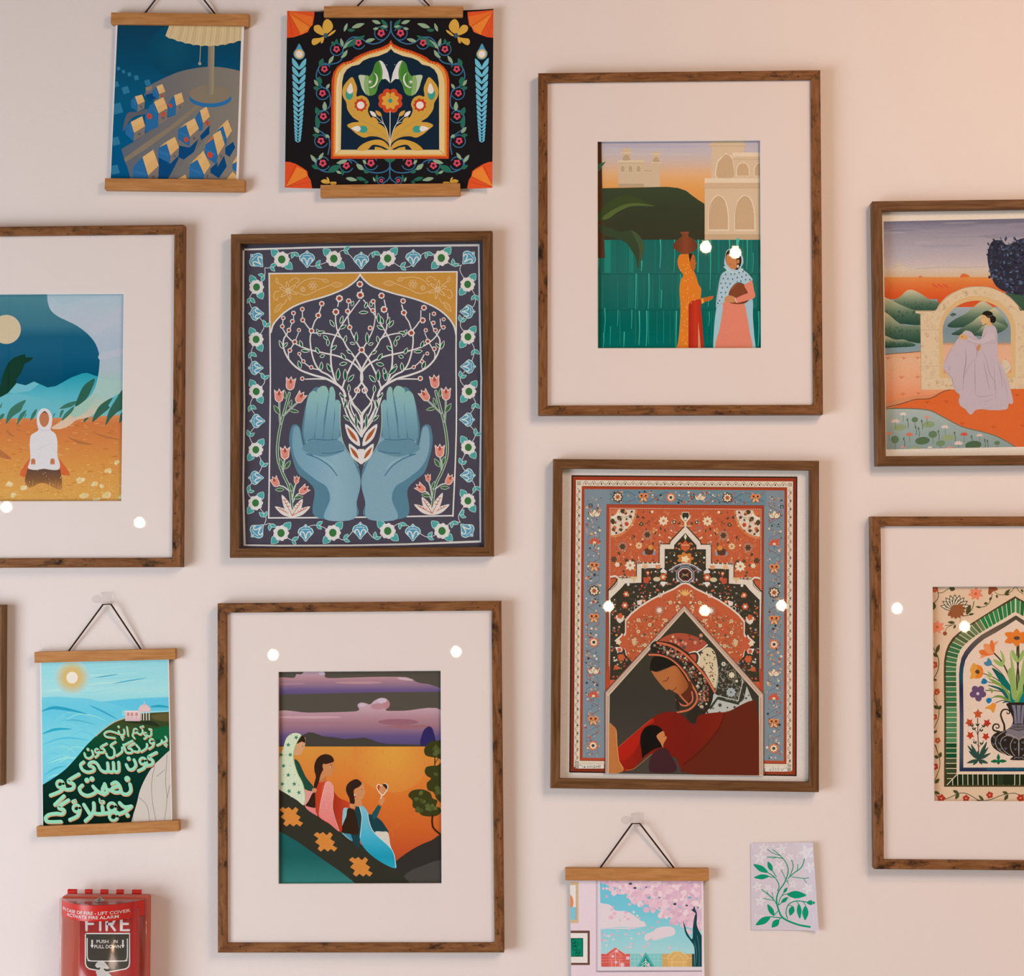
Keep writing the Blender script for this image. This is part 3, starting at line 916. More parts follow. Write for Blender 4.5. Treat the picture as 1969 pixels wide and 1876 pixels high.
    a.blob([(918, 1078), (886, 1046), (875, 1012), (888, 998), (912, 1008), (935, 993), (955, 1000), (958, 1025), (940, 1058)], '#c98557')
    a.poly([(884, 998), (898, 1000), (888, 1048), (874, 1020)], '#b83a26'); a.blob([(918, 995), (940, 990), (958, 1005), (955, 1035), (930, 1010)], HA)
    # middle woman, red
    a.blob([(270, 1035), (330, 1045), (360, 1100), (330, 1110), (300, 1180), (360, 1190), (365, 1250), (270, 1180)], '#dc8d86')
    a.poly([(265, 1170), (360, 1190), (372, 1260), (300, 1215)], '#dc7a76')
    a.blob([(330, 1070), (355, 1065), (362, 1120), (360, 1188), (280, 1175), (275, 1165), (300, 1130)], '#35241a')
    a.blob([(360, 970), (440, 960), (500, 1000), (515, 1060), (560, 1110), (620, 1135), (680, 1170), (680, 1195), (620, 1190), (590, 1200), (580, 1300), (570, 1395), (480, 1330), (370, 1250), (355, 1120), (355, 1020)], '',
           grad=('x', [(355, '#b43a22'), (430, '#c8452a'), (520, '#a5331f'), (680, '#c8462a')]))
    a.blob([(445, 970), (480, 970), (505, 1010), (508, 1080), (500, 1200), (520, 1290), (555, 1388), (470, 1320), (390, 1265), (392, 1180), (410, 1090), (430, 1010)], '',
           grad=('y', [(970, '#dd9488'), (1200, '#de7f76'), (1390, '#dc7068')]))
    a.line([(500, 1000), (508, 1080), (500, 1200), (555, 1385)], 4, '#e7b5a8'); a.line([(442, 975), (412, 1090), (392, 1200)], 4, '#e7b5a8')
    a.hold = True
    for i in range(50): a.ell(r.uniform(410, 490), r.uniform(990, 1290), 2, 2, '#eec3b8', n=5)
    a.hold = False
    a.blob([(640, 1165), (665, 1155), (685, 1170), (680, 1195), (655, 1195)], SK)
    a.blob([(400, 930), (440, 920), (440, 965), (385, 975)], '#c0703f')
    a.blob([(430, 810), (505, 800), (512, 850), (515, 880), (500, 890), (495, 915), (470, 925), (440, 925), (400, 960), (395, 930), (420, 880)], '#c98050')
    a.blob([(510, 800), (490, 755), (435, 740), (380, 765), (350, 820), (348, 880), (360, 930), (345, 990), (345, 1025), (365, 1020), (385, 970), (400, 910), (425, 860), (420, 830), (460, 820)], HA)
    a.ell(427, 842, 11, 24, '#c98050'); a.ell(488, 848, 9, 5, '#efe0d0', n=8); a.ell(491, 848, 5, 5, '#2b1a12', n=8); a.line([(475, 832), (500, 828)], 4, '#3a241a')
    # left woman, pale green veil
    a.blob([(180, 790), (215, 805), (250, 880), (280, 940), (330, 1000), (345, 1030), (320, 1050), (260, 1025), (210, 930)], '#25483a')
    a.blob([(330, 1030), (355, 1025), (368, 1045), (350, 1062), (330, 1055)], SK)
    a.blob([(200, 640), (265, 600), (272, 640), (262, 690), (245, 720), (230, 745), (185, 750), (170, 720)], '#cf9468')
    a.blob([(240, 580), (268, 610), (268, 645), (240, 635), (195, 655), (215, 610)], HA)
    a.ell(240, 673, 9, 5, '#efe0d0', n=8); a.ell(244, 673, 5, 5, '#2b1a12', n=8)
    a.blob([(235, 580), (195, 562), (150, 572), (110, 610), (85, 690), (50, 790), (36, 900), (36, 1015), (110, 1070), (200, 1125), (258, 1168), (272, 1100), (250, 990), (205, 900), (172, 790), (175, 710), (205, 630)], '#cdd3ae')
    a.line([(238, 582), (205, 632), (176, 710), (173, 790), (206, 900), (250, 990), (271, 1100), (260, 1165)], 6, '#a9b878')
    a.hold = True
    for x, y in ((195, 600), (128, 662), (145, 745), (88, 838), (128, 915), (178, 990), (78, 990), (68, 745), (135, 1050), (218, 1062)): a.star(x, y, 22, 5, '#3d7a5c', .4, rot=x)
    for x, y in ((150, 580), (110, 750), (145, 838), (180, 912), (90, 915), (215, 1000), (150, 1100)): a.ell(x, y, 4, 4, '#a08a5c', n=6)
    a.hold = False
    a.build('art_print', root, inv)


# ================================================================== moon and praying figure
def art_moon():
    K = (0, 550, 4.364)
    # the frame reaches beyond the left edge of the view; it has the size of its matching neighbours
    tr, br = (353, 432.9), (347.6, 1091.6)
    tl, bl = (-195.5, 436.4), (-198.0, 1090.6)
    wr = px(K, [(0, 62), (1042, 58), (1022, 1806), (0, 1808)])
    mid = 2 * 77.0                                # the window sits in the middle of the frame
    win = [(-88, 565.0), wr[1], wr[2], (-88, 964.5)]
    root, inv = frame([tl, tr, br, bl], M['walnut'], 'distressed wood frame with wide mat, white hooded figure kneeling under a blue moon', win)
    a = Art(grow(win, 2.5), -.009, K)
    a.rect(-420, 20, 1080, 1140, '', grad=('y', [(60, '#4f7f86'), (330, '#3d6f7d'), (420, '#1f5a72'), (560, '#1c5872'), (760, '#0f4c66'), (860, '#0c4a62')]))
    a.ell(53, 363, 122, 122, '#cdb491', n=40)
    # far ridges
    a.poly([(-420, 820), (-150, 900), (10, 880), (130, 812), (215, 832), (285, 800), (400, 850), (470, 838), (600, 765), (690, 732), (730, 727), (840, 765), (1080, 880), (1080, 1140), (-420, 1140)], '',
           grad=('y', [(727, '#2a93a0'), (820, '#3f9daa'), (920, '#5aa9b3'), (1100, '#79b0ae')]))
    a.poly([(10, 880), (130, 812), (215, 832), (285, 800), (330, 820), (250, 880), (120, 900)], '#6fb0b8')
    a.poly([(-420, 960), (150, 900), (420, 960), (520, 1080), (520, 1140), (-420, 1140)], '#68adb4')
    # orange ground
    a.poly([(-420, 1110), (200, 1108), (480, 1105), (700, 1100), (1080, 1075), (1080, 1850), (-420, 1850)], '',
           grad=('y', [(1090, '#cf8251'), (1150, '#c9713f'), (1300, '#cc7a40'), (1500, '#d08a45'), (1800, '#d39a4f')]))
    r = a.rng
    a.hold = True
    for i in range(420):
        y = r.uniform(1130, 1800); x = r.uniform(-400, 1030); t = (y - 1130) / 670
        a.ell(x, y, r.uniform(8, 30), r.uniform(2, 6), mix(mix('#b9602f', '#c47a35', t), mix('#d99a66', '#e0b368', t), r.random()), n=6)
    a.hold = False
    # light cloth in the wind
    a.poly(catmull([(395, 40), (400, 130), (425, 200), (480, 250), (560, 290), (650, 335), (740, 405), (800, 480), (832, 570), (835, 650), (822, 760), (790, 870), (740, 940), (640, 1010), (560, 1080), (500, 1140), (430, 1190),
                    (500, 1200), (580, 1170), (640, 1125), (740, 1100), (820, 1050), (900, 960), (1000, 900), (1080, 830), (1080, 40)], False, 4), '',
           grad=('y', [(60, '#aab7bc'), (300, '#b3b5bb'), (500, '#a9b1b9'), (700, '#aab2b4'), (790, '#9fb5ad'), (1000, '#b0b8a4'), (1090, '#cdb39a'), (1200, '#d8b492')]))
    a.blob([(720, 345), (860, 260), (1060, 150), (1060, 230), (900, 340), (810, 410)], '#b5b5bb'); a.blob([(850, 560), (1060, 520), (1060, 560), (850, 620)], '#b6b4ba')
    a.blob([(450, 80), (600, 70), (900, 62), (700, 110), (520, 150)], '#a6b5bb')
    a.poly([(825, 765), (945, 805), (1050, 780), (1050, 870), (900, 960), (760, 930), (800, 860)], '#a3b9ae')
    a.blob([(600, 1030), (740, 960), (820, 900), (760, 1000), (700, 1070), (610, 1100)], '#9db7a4')
    # grass blades bent by the wind
    G, G2 = '#2c4f3e', '#3f6f5c'
    a.blob([(-60, 930), (-20, 940), (60, 900), (90, 870), (140, 810), (135, 790), (180, 720), (210, 650), (250, 630), (275, 600), (215, 595), (210, 570), (160, 585), (110, 605), (60, 660), (20, 760), (0, 850)], '#173a2c')
    a.blob([(630, 1010), (660, 920), (700, 840), (760, 790), (796, 780), (770, 860), (720, 950)], '#335e4c')
    for pts in ([(50, 1155), (70, 1060), (120, 1000), (215, 955), (190, 1010), (170, 1050), (110, 1090)], [(140, 1165), (165, 1080), (220, 1040), (200, 1090), (170, 1130)],
                [(255, 1130), (270, 1070), (308, 1030), (298, 1080)], [(500, 1105), (510, 1050), (535, 1040), (525, 1070)], [(520, 1130), (545, 1070), (620, 1010), (600, 1060)],
                [(0, 1120), (5, 1080), (38, 1070), (25, 1105)], [(205, 1115), (210, 1080), (222, 1070)], [(445, 1105), (450, 1075), (465, 1065)], [(0, 1010), (18, 975), (10, 1020)],
                [(500, 1030), (560, 985), (640, 965), (600, 1010)]):
        a.blob(pts, G2)
    for pts in ([(775, 1140), (800, 1060), (850, 990), (945, 935), (910, 1000), (920, 1020), (850, 1080)], [(885, 1170), (910, 1060), (960, 970), (1040, 860), (1040, 1010), (980, 1060), (930, 1110)],
                [(1002, 1150), (1010, 1080), (1040, 1040), (1040, 1100)], [(700, 1145), (712, 1110), (745, 1105)]):
        a.blob(pts, '#37604f')
    for pts in ([(45, 1200), (120, 1260), (80, 1250)], [(560, 1260), (640, 1290), (780, 1330), (660, 1320)], [(780, 1230), (1000, 1285), (900, 1275)], [(140, 1195), (185, 1215), (150, 1210)], [(-20, 1360), (100, 1450), (0, 1430)]):
        a.blob(pts, '#b06a3f')
    # the figure
    a.blob([(175, 1600), (220, 1480), (300, 1430), (460, 1430), (530, 1490), (580, 1590), (400, 1560)], '#cb6136')
    a.blob([(210, 1640), (225, 1560), (250, 1535), (480, 1535), (510, 1570), (520, 1660), (500, 1710), (360, 1650), (250, 1690)], '', grad=('y', [(1535, '#5f463a'), (1620, '#7d5338'), (1710, '#b07642')]))
    for i in range(26):
        x = 205 + i * 13; a.line([(x, 1740), (x + r.uniform(-10, 10), 1690), (x + r.uniform(-14, 14), r.uniform(1620, 1680))], 4, mix('#d39a4f', '#c4803d', r.random()), w2=1.5)
    a.blob([(240, 1500), (255, 1440), (250, 1330), (262, 1250), (320, 1210), (310, 1150), (312, 1080), (340, 1035), (378, 1025), (415, 1045), (437, 1095), (435, 1160), (425, 1205), (465, 1240), (482, 1310), (482, 1420),
            (500, 1480), (502, 1520), (480, 1542), (420, 1540), (370, 1532), (300, 1542), (250, 1535), (234, 1520)], '#d6c9c8')
    a.blob([(330, 1110), (345, 1070), (375, 1050), (402, 1070), (412, 1115), (400, 1160), (370, 1182), (342, 1160)], '#b9714c')
    a.poly([(345, 1066), (376, 1046), (402, 1072), (376, 1058)], '#4f3a33')
    a.line([(312, 1185), (360, 1212), (420, 1205)], 4, '#c2b3b4'); a.line([(300, 1380), (380, 1340), (440, 1320)], 3, '#c9bcbd'); a.line([(345, 1360), (330, 1440)], 3, '#c9bcbd')
    for x in (278, 440):
        a.blob([(x - 17, 1490), (x - 15, 1455), (x, 1446), (x + 17, 1455), (x + 18, 1490), (x + 8, 1498), (x, 1488), (x - 8, 1498)], '#bd6f4c')
    # seed heads
    a.hold = True
    for x, y, w, h in ((85, 1662, 38, 22), (185, 1690, 45, 24), (120, 1755, 35, 22), (680, 1630, 42, 28), (710, 1760, 50, 28), (905, 1550, 32, 26), (985, 1480, 26, 22), (800, 1660, 34, 22), (890, 1750, 40, 38), (810, 1790, 35, 18), (1010, 1770, 20, 24), (855, 1690, 18, 30)):
        for j in range(7): a.ell(x + r.uniform(-.6, .6) * w, y + r.uniform(-.5, .5) * h, w * .5, h * .55, mix('#d9b479', '#e3c898', r.random()), n=8)
    for i in range(130): a.ell(r.uniform(-380, 1020), r.uniform(1500, 1800), r.uniform(2, 5), r.uniform(2, 5), mix('#e0b878', '#e8cf9f', r.random()), n=5)
    a.hold = False
    for x in (850, 905, 730, 780): a.line([(x, 1800), (x + 10, 1700), (x + r.uniform(-30, 40), 1600)], 3, '#d9a862')
    a.build('art_print', root, inv)


# ================================================================== open hands and flowering tree
def art_hands():
    K = (430, 430, 3.7151)
    q = [(443.5, 450.2), (946.8, 442.9), (948.4, 1069.5), (441.3, 1072.2)]
    root, inv = frame(q, M['oakdark'], 'brown frame without mat, blue open hands holding a white flowering tree')
    sheet = [(457, 460), (934, 455), (936, 1058), (455, 1060)]
    a = Art(sheet, -.0085, K)
    BG, WH, TL = '#3b3a49', '#d8cdc9', '#4f9d97'
    Y = 1189
    a.rect(-50, -50, 2100, 2600, '', grad=('y', [(130, '#4b4752'), (2300, '#4b4550')]))  # navy grounds lightened: the haze of reflections in the glass is put into the ink
    # outer white line
    a.line([(142, 185), (700, 168), (1200, 160), (1822, 153), (1828, 600), (1840, 1100), (1838, 1300), (1832, 1900), (1834, Y + 1080), (1300, Y + 1100), (900, Y + 1108), (400, Y + 1110), (150, Y + 1106), (140, 1900), (148, 1300), (140, 700), (142, 185)], 13, WH, sm=0)
    # inner panel
    ax = lambda y: 997 - y * .0065
    a.poly([(325, 355), (1668, 345), (1662, 790), (333, 790)], '#c28a40')
    left = [(975, 362), (950, 400), (900, 442), (850, 470), (780, 500), (700, 527), (600, 553), (520, 582), (450, 622), (395, 670), (355, 720), (338, 775)]
    right = [(975, 362), (1000, 398), (1050, 440), (1120, 468), (1230, 502), (1350, 533), (1450, 568), (1530, 608), (1600, 665), (1645, 730), (1660, 795)]
    a.poly(left[::-1] + right[1:] + [(1662, 820), (338, 820)], '', grad=('y', [(360, '#494653'), (820, '#4a4753')]))
    a.line(left, 11, WH); a.line(right, 11, WH)
    a.line([(323, 356), (1668, 343)], 10, WH); a.line([(325, 356), (332, 900), (333, 1250), (322, Y + 912)], 10, WH); a.line([(1667, 344), (1660, 900), (1662, Y + 300), (1638, Y + 900)], 10, WH)
    a.line([(320, Y + 912), (900, Y + 908), (1638, Y + 896)], 10, WH)
    # filigree in the ochre corners
    L = '#dcb88c'

    def filigree():
        for k in range(6):
            t = k * PI / 3 + .35; a.line([(462, 480), (462 + 34 * math.cos(t - .28), 480 + 34 * math.sin(t - .28)), (462 + 68 * math.cos(t), 480 + 68 * math.sin(t)), (462 + 34 * math.cos(t + .28), 480 + 34 * math.sin(t + .28)), (462, 480)], 4, L)
        a.ring(462, 480, 18, 4, L)
        a.line([(470, 415), (500, 390), (535, 395), (535, 420), (515, 422)], 4, L); a.line([(520, 455), (570, 410), (640, 390), (710, 400)], 4, L)
        a.leaf(705, 400, 750, 415, 22, '#c8934e', L, 3); a.leaf(770, 435, 850, 435, 34, '#c8934e', L, 3); a.line([(525, 490), (590, 510), (680, 470), (770, 435)], 4, L)
        a.ring(567, 468, 16, 4, L); a.ring(567, 468, 7, 3, L)
        for k in range(6): a.ring(637 + 22 * math.cos(k * PI / 3), 442 + 22 * math.sin(k * PI / 3), 10, 3, L, n=8)
        a.ring(637, 442, 9, 3, L, n=8)
        a.line([(430, 450), (390, 420), (378, 385)], 4, L); a.leaf(385, 430, 378, 388, 14, '#c8934e', L, 3)
        a.line([(400, 480), (365, 490), (358, 530), (380, 545), (388, 525)], 4, L); a.line([(450, 540), (430, 575), (390, 590)], 4, L); a.leaf(415, 570, 365, 635, 30, '#c8934e', L, 3)
    filigree()
    a.T = lambda x, y: (1990 - x, y - 10); filigree(); a.T = None

    # branches
    def br(*p, w=12, w2=None): a.line(list(p), w, WH, w2=w2, sm=5)
    def half():
        br((985, 1250), (960, 1200), (900, 1140), (860, 1090), (760, 1010), (660, 920), (560, 870), (480, 810), (430, 750), (418, 730), w=15, w2=8) if False else None
        br((870, 1230), (840, 1170), (740, 1110), (640, 1080), (540, 1040), (470, 975), (432, 900), (428, 830), (450, 790), (465, 760), w=17, w2=8)
        br((860, 1200), (760, 1090), (690, 1050), (650, 990), (625, 900), (618, 820), (628, 770), w=13, w2=9)
        br((740, 1110), (660, 1108), (585, 1110), w=11, w2=8)
        br((985, 1060), (930, 1000), (830, 950), (700, 920), (600, 895), (520, 860), (460, 810), (425, 755), w=13, w2=8)
        br((985, 1040), (940, 960), (880, 880), (840, 815), (745, 785), (640, 780), w=13, w2=8)
        br((800, 1130), (770, 1020), (768, 900), (790, 820), (860, 700), (930, 600), (972, 545), w=13, w2=8)
        br((845, 1180), (880, 1080), (940, 960), (985, 905), w=12); br((985, 905), (940, 830), (905, 755), (890, 680), (888, 630), w=10, w2=7)
        br((840, 815), (812, 760), (800, 690), (800, 640), w=11, w2=8); br((815, 590), (825, 545), w=8)
        br((628, 765), (600, 735), (575, 700), w=9); br((563, 690), (563, 620), w=7); br((628, 765), (650, 700), (672, 665), (700, 580), w=9)
        br((500, 690), (500, 640), w=6); br((470, 760), (492, 700), w=7); br((420, 735), (425, 680), w=7); br((508, 845), (535, 780), w=6); br((465, 960), (465, 920), (505, 850), w=8)
        br((690, 1045), (625, 1028), (570, 985), (540, 935), w=8); br((888, 640), (893, 560), w=7)
        br((860, 1230), (880, 1300), (930, 1400), (975, 1480), (985, 1520), w=12); br((905, 1230), (930, 1290), (990, 1370), (985, 1500), w=9)
        br((985, 1040), (990, 1120), (950, 1180), w=13); br((900, 1260), (890, 1310), (910, 1380), (950, 1440), w=8)
    for sgn in (0, 1):
        if sgn: a.T = lambda x, y: (1972 - x, y)
        half()
        a.T = None
    a.line([(985, 470), (985, 500)], 9, WH)
    # leaves
    LG = '#1f5a3c'
    lv = [(915, 585, 925, 555, 22), (760, 690, 790, 735, 24), (835, 710, 850, 660, 24), (690, 800, 665, 755, 28), (715, 800, 745, 830, 24), (830, 750, 875, 725, 24), (945, 850, 948, 775, 26), (865, 845, 875, 800, 22), (745, 870, 745, 825, 24),
          (770, 900, 805, 870, 26), (560, 880, 545, 835, 24), (555, 905, 610, 912, 22), (680, 925, 660, 885, 24), (690, 950, 720, 940, 24), (870, 970, 840, 925, 26), (830, 1005, 880, 995, 26), (915, 925, 880, 905, 20), (420, 890, 398, 835, 22), (430, 880, 455, 850, 18),
          (550, 1030, 535, 980, 28), (695, 1045, 700, 990, 24), (765, 1055, 740, 1000, 30), (815, 1115, 820, 1035, 34), (870, 1120, 868, 1040, 32), (890, 1125, 930, 1080, 26), (895, 1200, 895, 1150, 20), (670, 780, 720, 770, 20), (905, 850, 935, 860, 16)]
    for x0, y0, x1, y1, w in lv:
        a.leaf(x0, y0, x1, y1, w * .7, LG, WH, 5)
        a.T = lambda x, y: (1972 - x + (y - 900) * .0, y + 4); a.leaf(x0, y0, x1, y1, w * .75, LG, WH, 5); a.T = None
    for x, y, x1, y1, w in ((970, 635, 1030, 632, 22), (1110, 710, 1105, 640, 28), (1165, 720, 1185, 670, 24), (1010, 600, 1025, 565, 22), (1150, 1070, 1145, 1030, 24), (1180, 1075, 1240, 1020, 30)):
        a.leaf(x, y, x1, y1, w * .7, LG, WH, 5)
    # red blossoms
    for x, y, s_ in ((973, 432, 25), (976, 510, 28), (827, 534, 27), (893, 552, 20), (1068, 555, 19), (1128, 514, 24), (802, 630, 26), (886, 625, 20), (701, 571, 21), (676, 655, 22), (562, 610, 18), (565, 688, 19), (499, 638, 18), (491, 697, 18),
                     (426, 673, 17), (419, 733, 18), (466, 760, 18), (538, 760, 16), (508, 844, 20), (628, 765, 21), (901, 740, 20), (1047, 745, 19), (1066, 620, 19), (1146, 612, 26), (1282, 552, 21), (1288, 635, 23), (1341, 780, 26), (1431, 600, 22), (1422, 690, 23),
                     (1502, 643, 17), (1498, 708, 17), (1513, 761, 18), (1444, 761, 16), (1572, 683, 15), (1570, 740, 17), (1458, 840, 20), (1505, 893, 18), (1455, 927, 15), (1417, 984, 16), (1358, 1024, 16), (986, 901, 24), (473, 905, 18), (541, 929, 15),
                     (570, 983, 16), (626, 1026, 17), (562, 1106, 17), (1405, 1105, 20), (954, 1190, 24), (1008, 1190, 24)):
        a.flower(x, y, s_, 7, WH, .12, rot=x); a.flower(x, y, s_ * .6, 6, '#ab4a35', .14, rot=y); a.ell(x, y, s_ * .25, s_ * .25, '#8d3527', n=7)
    # border vine, blossoms, palmettes
    def vine(p): a.line(p, 5, '#c9c2c4', sm=5)
    tops = [(415, 255), (787, 250), (1172, 248), (1555, 245)]; palm_t = [(596, 252), (983, 262), (1355, 245)]
    seq = [(295, 315), (340, 310), (415, 255), (500, 205), (596, 290), (660, 300), (787, 250), (860, 190), (983, 300), (1060, 205), (1172, 248), (1270, 310), (1355, 290), (1440, 205), (1555, 245), (1640, 300), (1700, 295)]
    vine(seq)
    b = [(295, 962 + Y), (340, 955 + Y), (410, 1018 + Y), (500, 1070 + Y), (586, 985 + Y), (670, 965 + Y), (780, 1015 + Y), (860, 1068 + Y), (976, 965 + Y), (1080, 1060 + Y), (1172, 1005 + Y), (1260, 950 + Y), (1355, 990 + Y), (1460, 1050 + Y), (1558, 1002 + Y), (1630, 940 + Y), (1690, 945 + Y)]
    vine(b)
    lf = [(295, 320), (290, 380), (235, 455), (185, 530), (195, 590), (232, 640), (290, 730), (232, 830), (195, 920), (200, 980), (228, 1035), (295, 1120), (235, Y + 15), (190, Y + 110), (245, Y + 220), (185, Y + 320), (232, Y + 425), (275, Y + 530), (230, Y + 625), (170, Y + 720), (228, Y + 805), (300, Y + 900), (290, Y + 960)]
    vine(lf)
    rt = [(1695, 300), (1690, 340), (1745, 433), (1795, 510), (1790, 580), (1743, 630), (1690, 720), (1745, 805), (1790, 890), (1780, 960), (1750, 1020), (1690, 1110), (1752, Y + 10), (1800, Y + 100), (1740, Y + 215), (1800, Y + 310), (1748, Y + 410), (1700, Y + 520), (1745, Y + 605), (1795, Y + 690), (1745, Y + 790), (1680, Y + 890), (1690, Y + 945)]
    vine(rt)

    def sprig(x, y, t): a.leaf(x, y, x + 48 * math.cos(t), y + 48 * math.sin(t), 22, TL, '#b9cfcc', 4); a.leaf(x, y, x + 42 * math.cos(t + 1.3), y + 42 * math.sin(t + 1.3), 18, TL, '#b9cfcc', 4)
    for x, y, t in ((500, 205, .6), (660, 300, -.9), (860, 190, -.6), (1075, 200, .5), (1265, 310, -.8), (1450, 205, .4), (335, 308, -.5), (1640, 300, -1.6), (290, 370, 2.0), (190, 530, .8), (300, 735, -1.9), (195, 920, .6), (290, 1110, -2.0), (1795, 510, .9), (1695, 700, -1.8),
                    (1790, 900, .7), (1695, 1100, -1.7), (490, 1070 + Y, -.4), (665, 965 + Y, -.6), (860, 1068 + Y, -1.0), (1080, 1060 + Y, -1.5), (1260, 950 + Y, .3), (1460, 1050 + Y, -.9), (1630, 940 + Y, .3), (190, 110 + Y, .5), (185, 330 + Y, -1.9), (280, 545 + Y, -1.9), (175, 725 + Y, -1.4),
                    (1795, 95 + Y, .8), (1800, 320 + Y, -1.6), (1700, 530 + Y, -1.9), (1795, 690 + Y, .5), (330, 960 + Y, .3), (290, 905 + Y, -2.4), (1690, 895 + Y, -1.0)):
        sprig(x, y, t)

    def blossom(x, y, r_, t):
        for da, ln in ((t, 1.75), (t + PI, 1.75)): a.leaf(x + r_ * .5 * math.cos(da), y + r_ * .5 * math.sin(da), x + r_ * ln * math.cos(da), y + r_ * ln * math.sin(da), r_ * .9, TL, '#b9cfcc', 4)
        a.flower(x, y, r_, 9, WH, .10); a.ell(x, y, r_ * .46, r_ * .5, '#3b6e3d', n=14)
    for x, y in tops: blossom(x, y, 58, .75 if x < 900 else 2.3)
    for x, y in ((410, 1020), (780, 1018), (1172, 1005), (1560, 1005)): blossom(x, y + Y, 58, 2.3 if x < 1000 else .75)
    for x, y in ((235, 453), (232, 826), (233, 1198), (230, Y + 425), (228, Y + 805)): blossom(x, y, 54, 1.1 if y < 1300 else 2.2)
    for x, y in ((1743, 433), (1745, 808), (1752, 1198), (1748, Y + 408), (1745, Y + 790)): blossom(x, y, 54, 2.2 if y < 1300 else 1.0)

    def palmette(x, y, t, s_=1.0):
        c_, d_ = math.cos(t) * s_, math.sin(t) * s_
        f = lambda pts: [(x + u * c_ - v * d_, y + u * d_ + v * c_) for u, v in pts]
        o = [(0, -64), (18, -46), (46, -32), (58, -2), (40, 22), (22, 40), (0, 66), (-22, 40), (-40, 22), (-58, -2), (-46, -32), (-18, -46)]
        a.poly(f(o), '#b9cfd2', smooth=3); a.poly(f([(u * .88, v * .88) for u, v in o]), '#5591ab', smooth=3)
        for sg in (1, -1): a.line(f([(0, 44), (sg * 10, 6), (sg * 26, -8), (sg * 40, 4), (sg * 34, 14)]), 9 * s_, '#d0d2d8'); a.line(f([(0, -26), (sg * 16, -24), (sg * 30, -22)]), 5 * s_, '#c5ced6')
        a.star(x + 44 * d_, y - 44 * c_, 10 * s_, 4, '#d0d2d8', .5)
    for x, y in palm_t: palmette(x, y, 0, .98)
    for x, y in ((586, 1018), (976, 1002), (1352, 1015)): palmette(x, y + Y, 0, .98)
    for x, y in ((232, 642), (228, 1030), (240, Y + 220), (230, Y + 625)): palmette(x, y, -PI / 2, .88)
    for x, y in ((1743, 628), (1748, 1020), (1740, Y + 210), (1745, Y + 608)): palmette(x, y, PI / 2, .88)
    palmette(236, 262, -PI / 4, .98); palmette(1750, 244, PI / 4, .95); palmette(240, Y + 1005, -PI * .75, .98); palmette(1738, Y + 1000, PI * .75, .98)

    # hands
    H, HL, HD, HE = '#7497a3', '#8aa9b2', '#567b8a', '#9bb3a2'

    def hand():
        a.blob([(485, Y + 260), (520, Y + 245), (548, Y + 275), (565, Y + 360), (590, Y + 440), (560, Y + 300), (572, Y + 180), (600, Y + 60), (640, 1180), (680, 1170), (700, 1240), (790, 1190), (800, 1260), (835, Y + 100), (830, Y + 250), (850, Y + 370), (900, Y + 460), (960, Y + 540), (978, Y + 620), (975, Y + 700),
                (950, Y + 800), (945, Y + 905), (655, Y + 905), (650, Y + 720), (600, Y + 650), (530, Y + 590), (490, Y + 480), (468, Y + 360)], HD)
        a.blob([(950, Y + 560), (976, Y + 630), (974, Y + 700), (950, Y + 800), (930, Y + 920), (722, Y + 920), (760, Y + 780), (735, Y + 690), (660, Y + 640), (560, Y + 560), (510, Y + 480), (490, Y + 380), (500, Y + 270), (535, Y + 265), (552, Y + 330), (575, Y + 420), (640, Y + 470), (590, Y + 380),
                (600, Y + 350), (700, Y + 340), (810, Y + 350), (835, Y + 330), (870, Y + 420), (920, Y + 490)], '', grad=('x', [(490, H), (640, '#7c9cab'), (800, '#8aa5b0'), (960, '#7f9ca8')]))
        a.blob([(560, Y + 420), (640, Y + 350), (760, Y + 345), (840, Y + 370), (860, Y + 430), (760, Y + 470), (680, Y + 470)], '#648694')
        for p in ([(575, Y + 340), (585, Y + 160), (605, Y + 40), (640, Y + 5), (668, Y + 30), (668, Y + 130), (640, Y + 340)],
                  [(655, Y + 330), (672, Y + 120), (665, 1200), (690, 1165), (728, 1160), (750, 1200), (742, Y + 60), (718, Y + 200), (705, Y + 335)],
                  [(718, Y + 335), (735, Y + 170), (752, 1230), (758, 1175), (780, 1165), (795, 1200), (798, Y + 60), (788, Y + 200), (770, Y + 345)],
                  [(780, Y + 345), (795, Y + 190), (795, Y + 90), (815, Y + 68), (835, Y + 100), (832, Y + 220), (820, Y + 345)]):
            a.blob(p, '', grad=('y', [(1165, '#8fb3a8'), (1300, '#84a8ac'), (1420, H), (Y + 345, '#688b98')]))
        a.line([(835, Y + 100), (832, Y + 240), (850, Y + 360), (900, Y + 455), (965, Y + 540)], 8, HE, w2=3)
        a.line([(600, Y + 362), (640, Y + 348), (720, Y + 355), (810, Y + 352)], 5, '#3c647b'); a.line([(700, Y + 450), (780, Y + 448), (858, Y + 432)], 5, '#3c647b'); a.line([(590, Y + 455), (680, Y + 490), (760, Y + 545), (810, Y + 610)], 6, '#38607a')
        a.line([(690, Y + 480), (760, Y + 520), (800, Y + 570)], 8, '#8eb3b8', belly=True)
    a.both(lambda y: 981, hand)
    # tree base
    for sg in (-1, 1):
        for x0, y0, x1, y1, w in ((sg * 5, 520, sg * 88, 380, 62), (sg * 10, 400, sg * 115, 240, 66)):
            a.leaf(983 + x0, Y + y0, 983 + x1, Y + y1, w, WH); a.leaf(983 + x0 * 1.6 + sg * 12, Y + y0 - 30, 983 + x1 * .88, Y + y1 + 26, w * .4, '#a6562f')
    a.poly([(960, Y + 420), (1005, Y + 420), (1000, Y + 520), (983, Y + 530), (966, Y + 520)], WH)
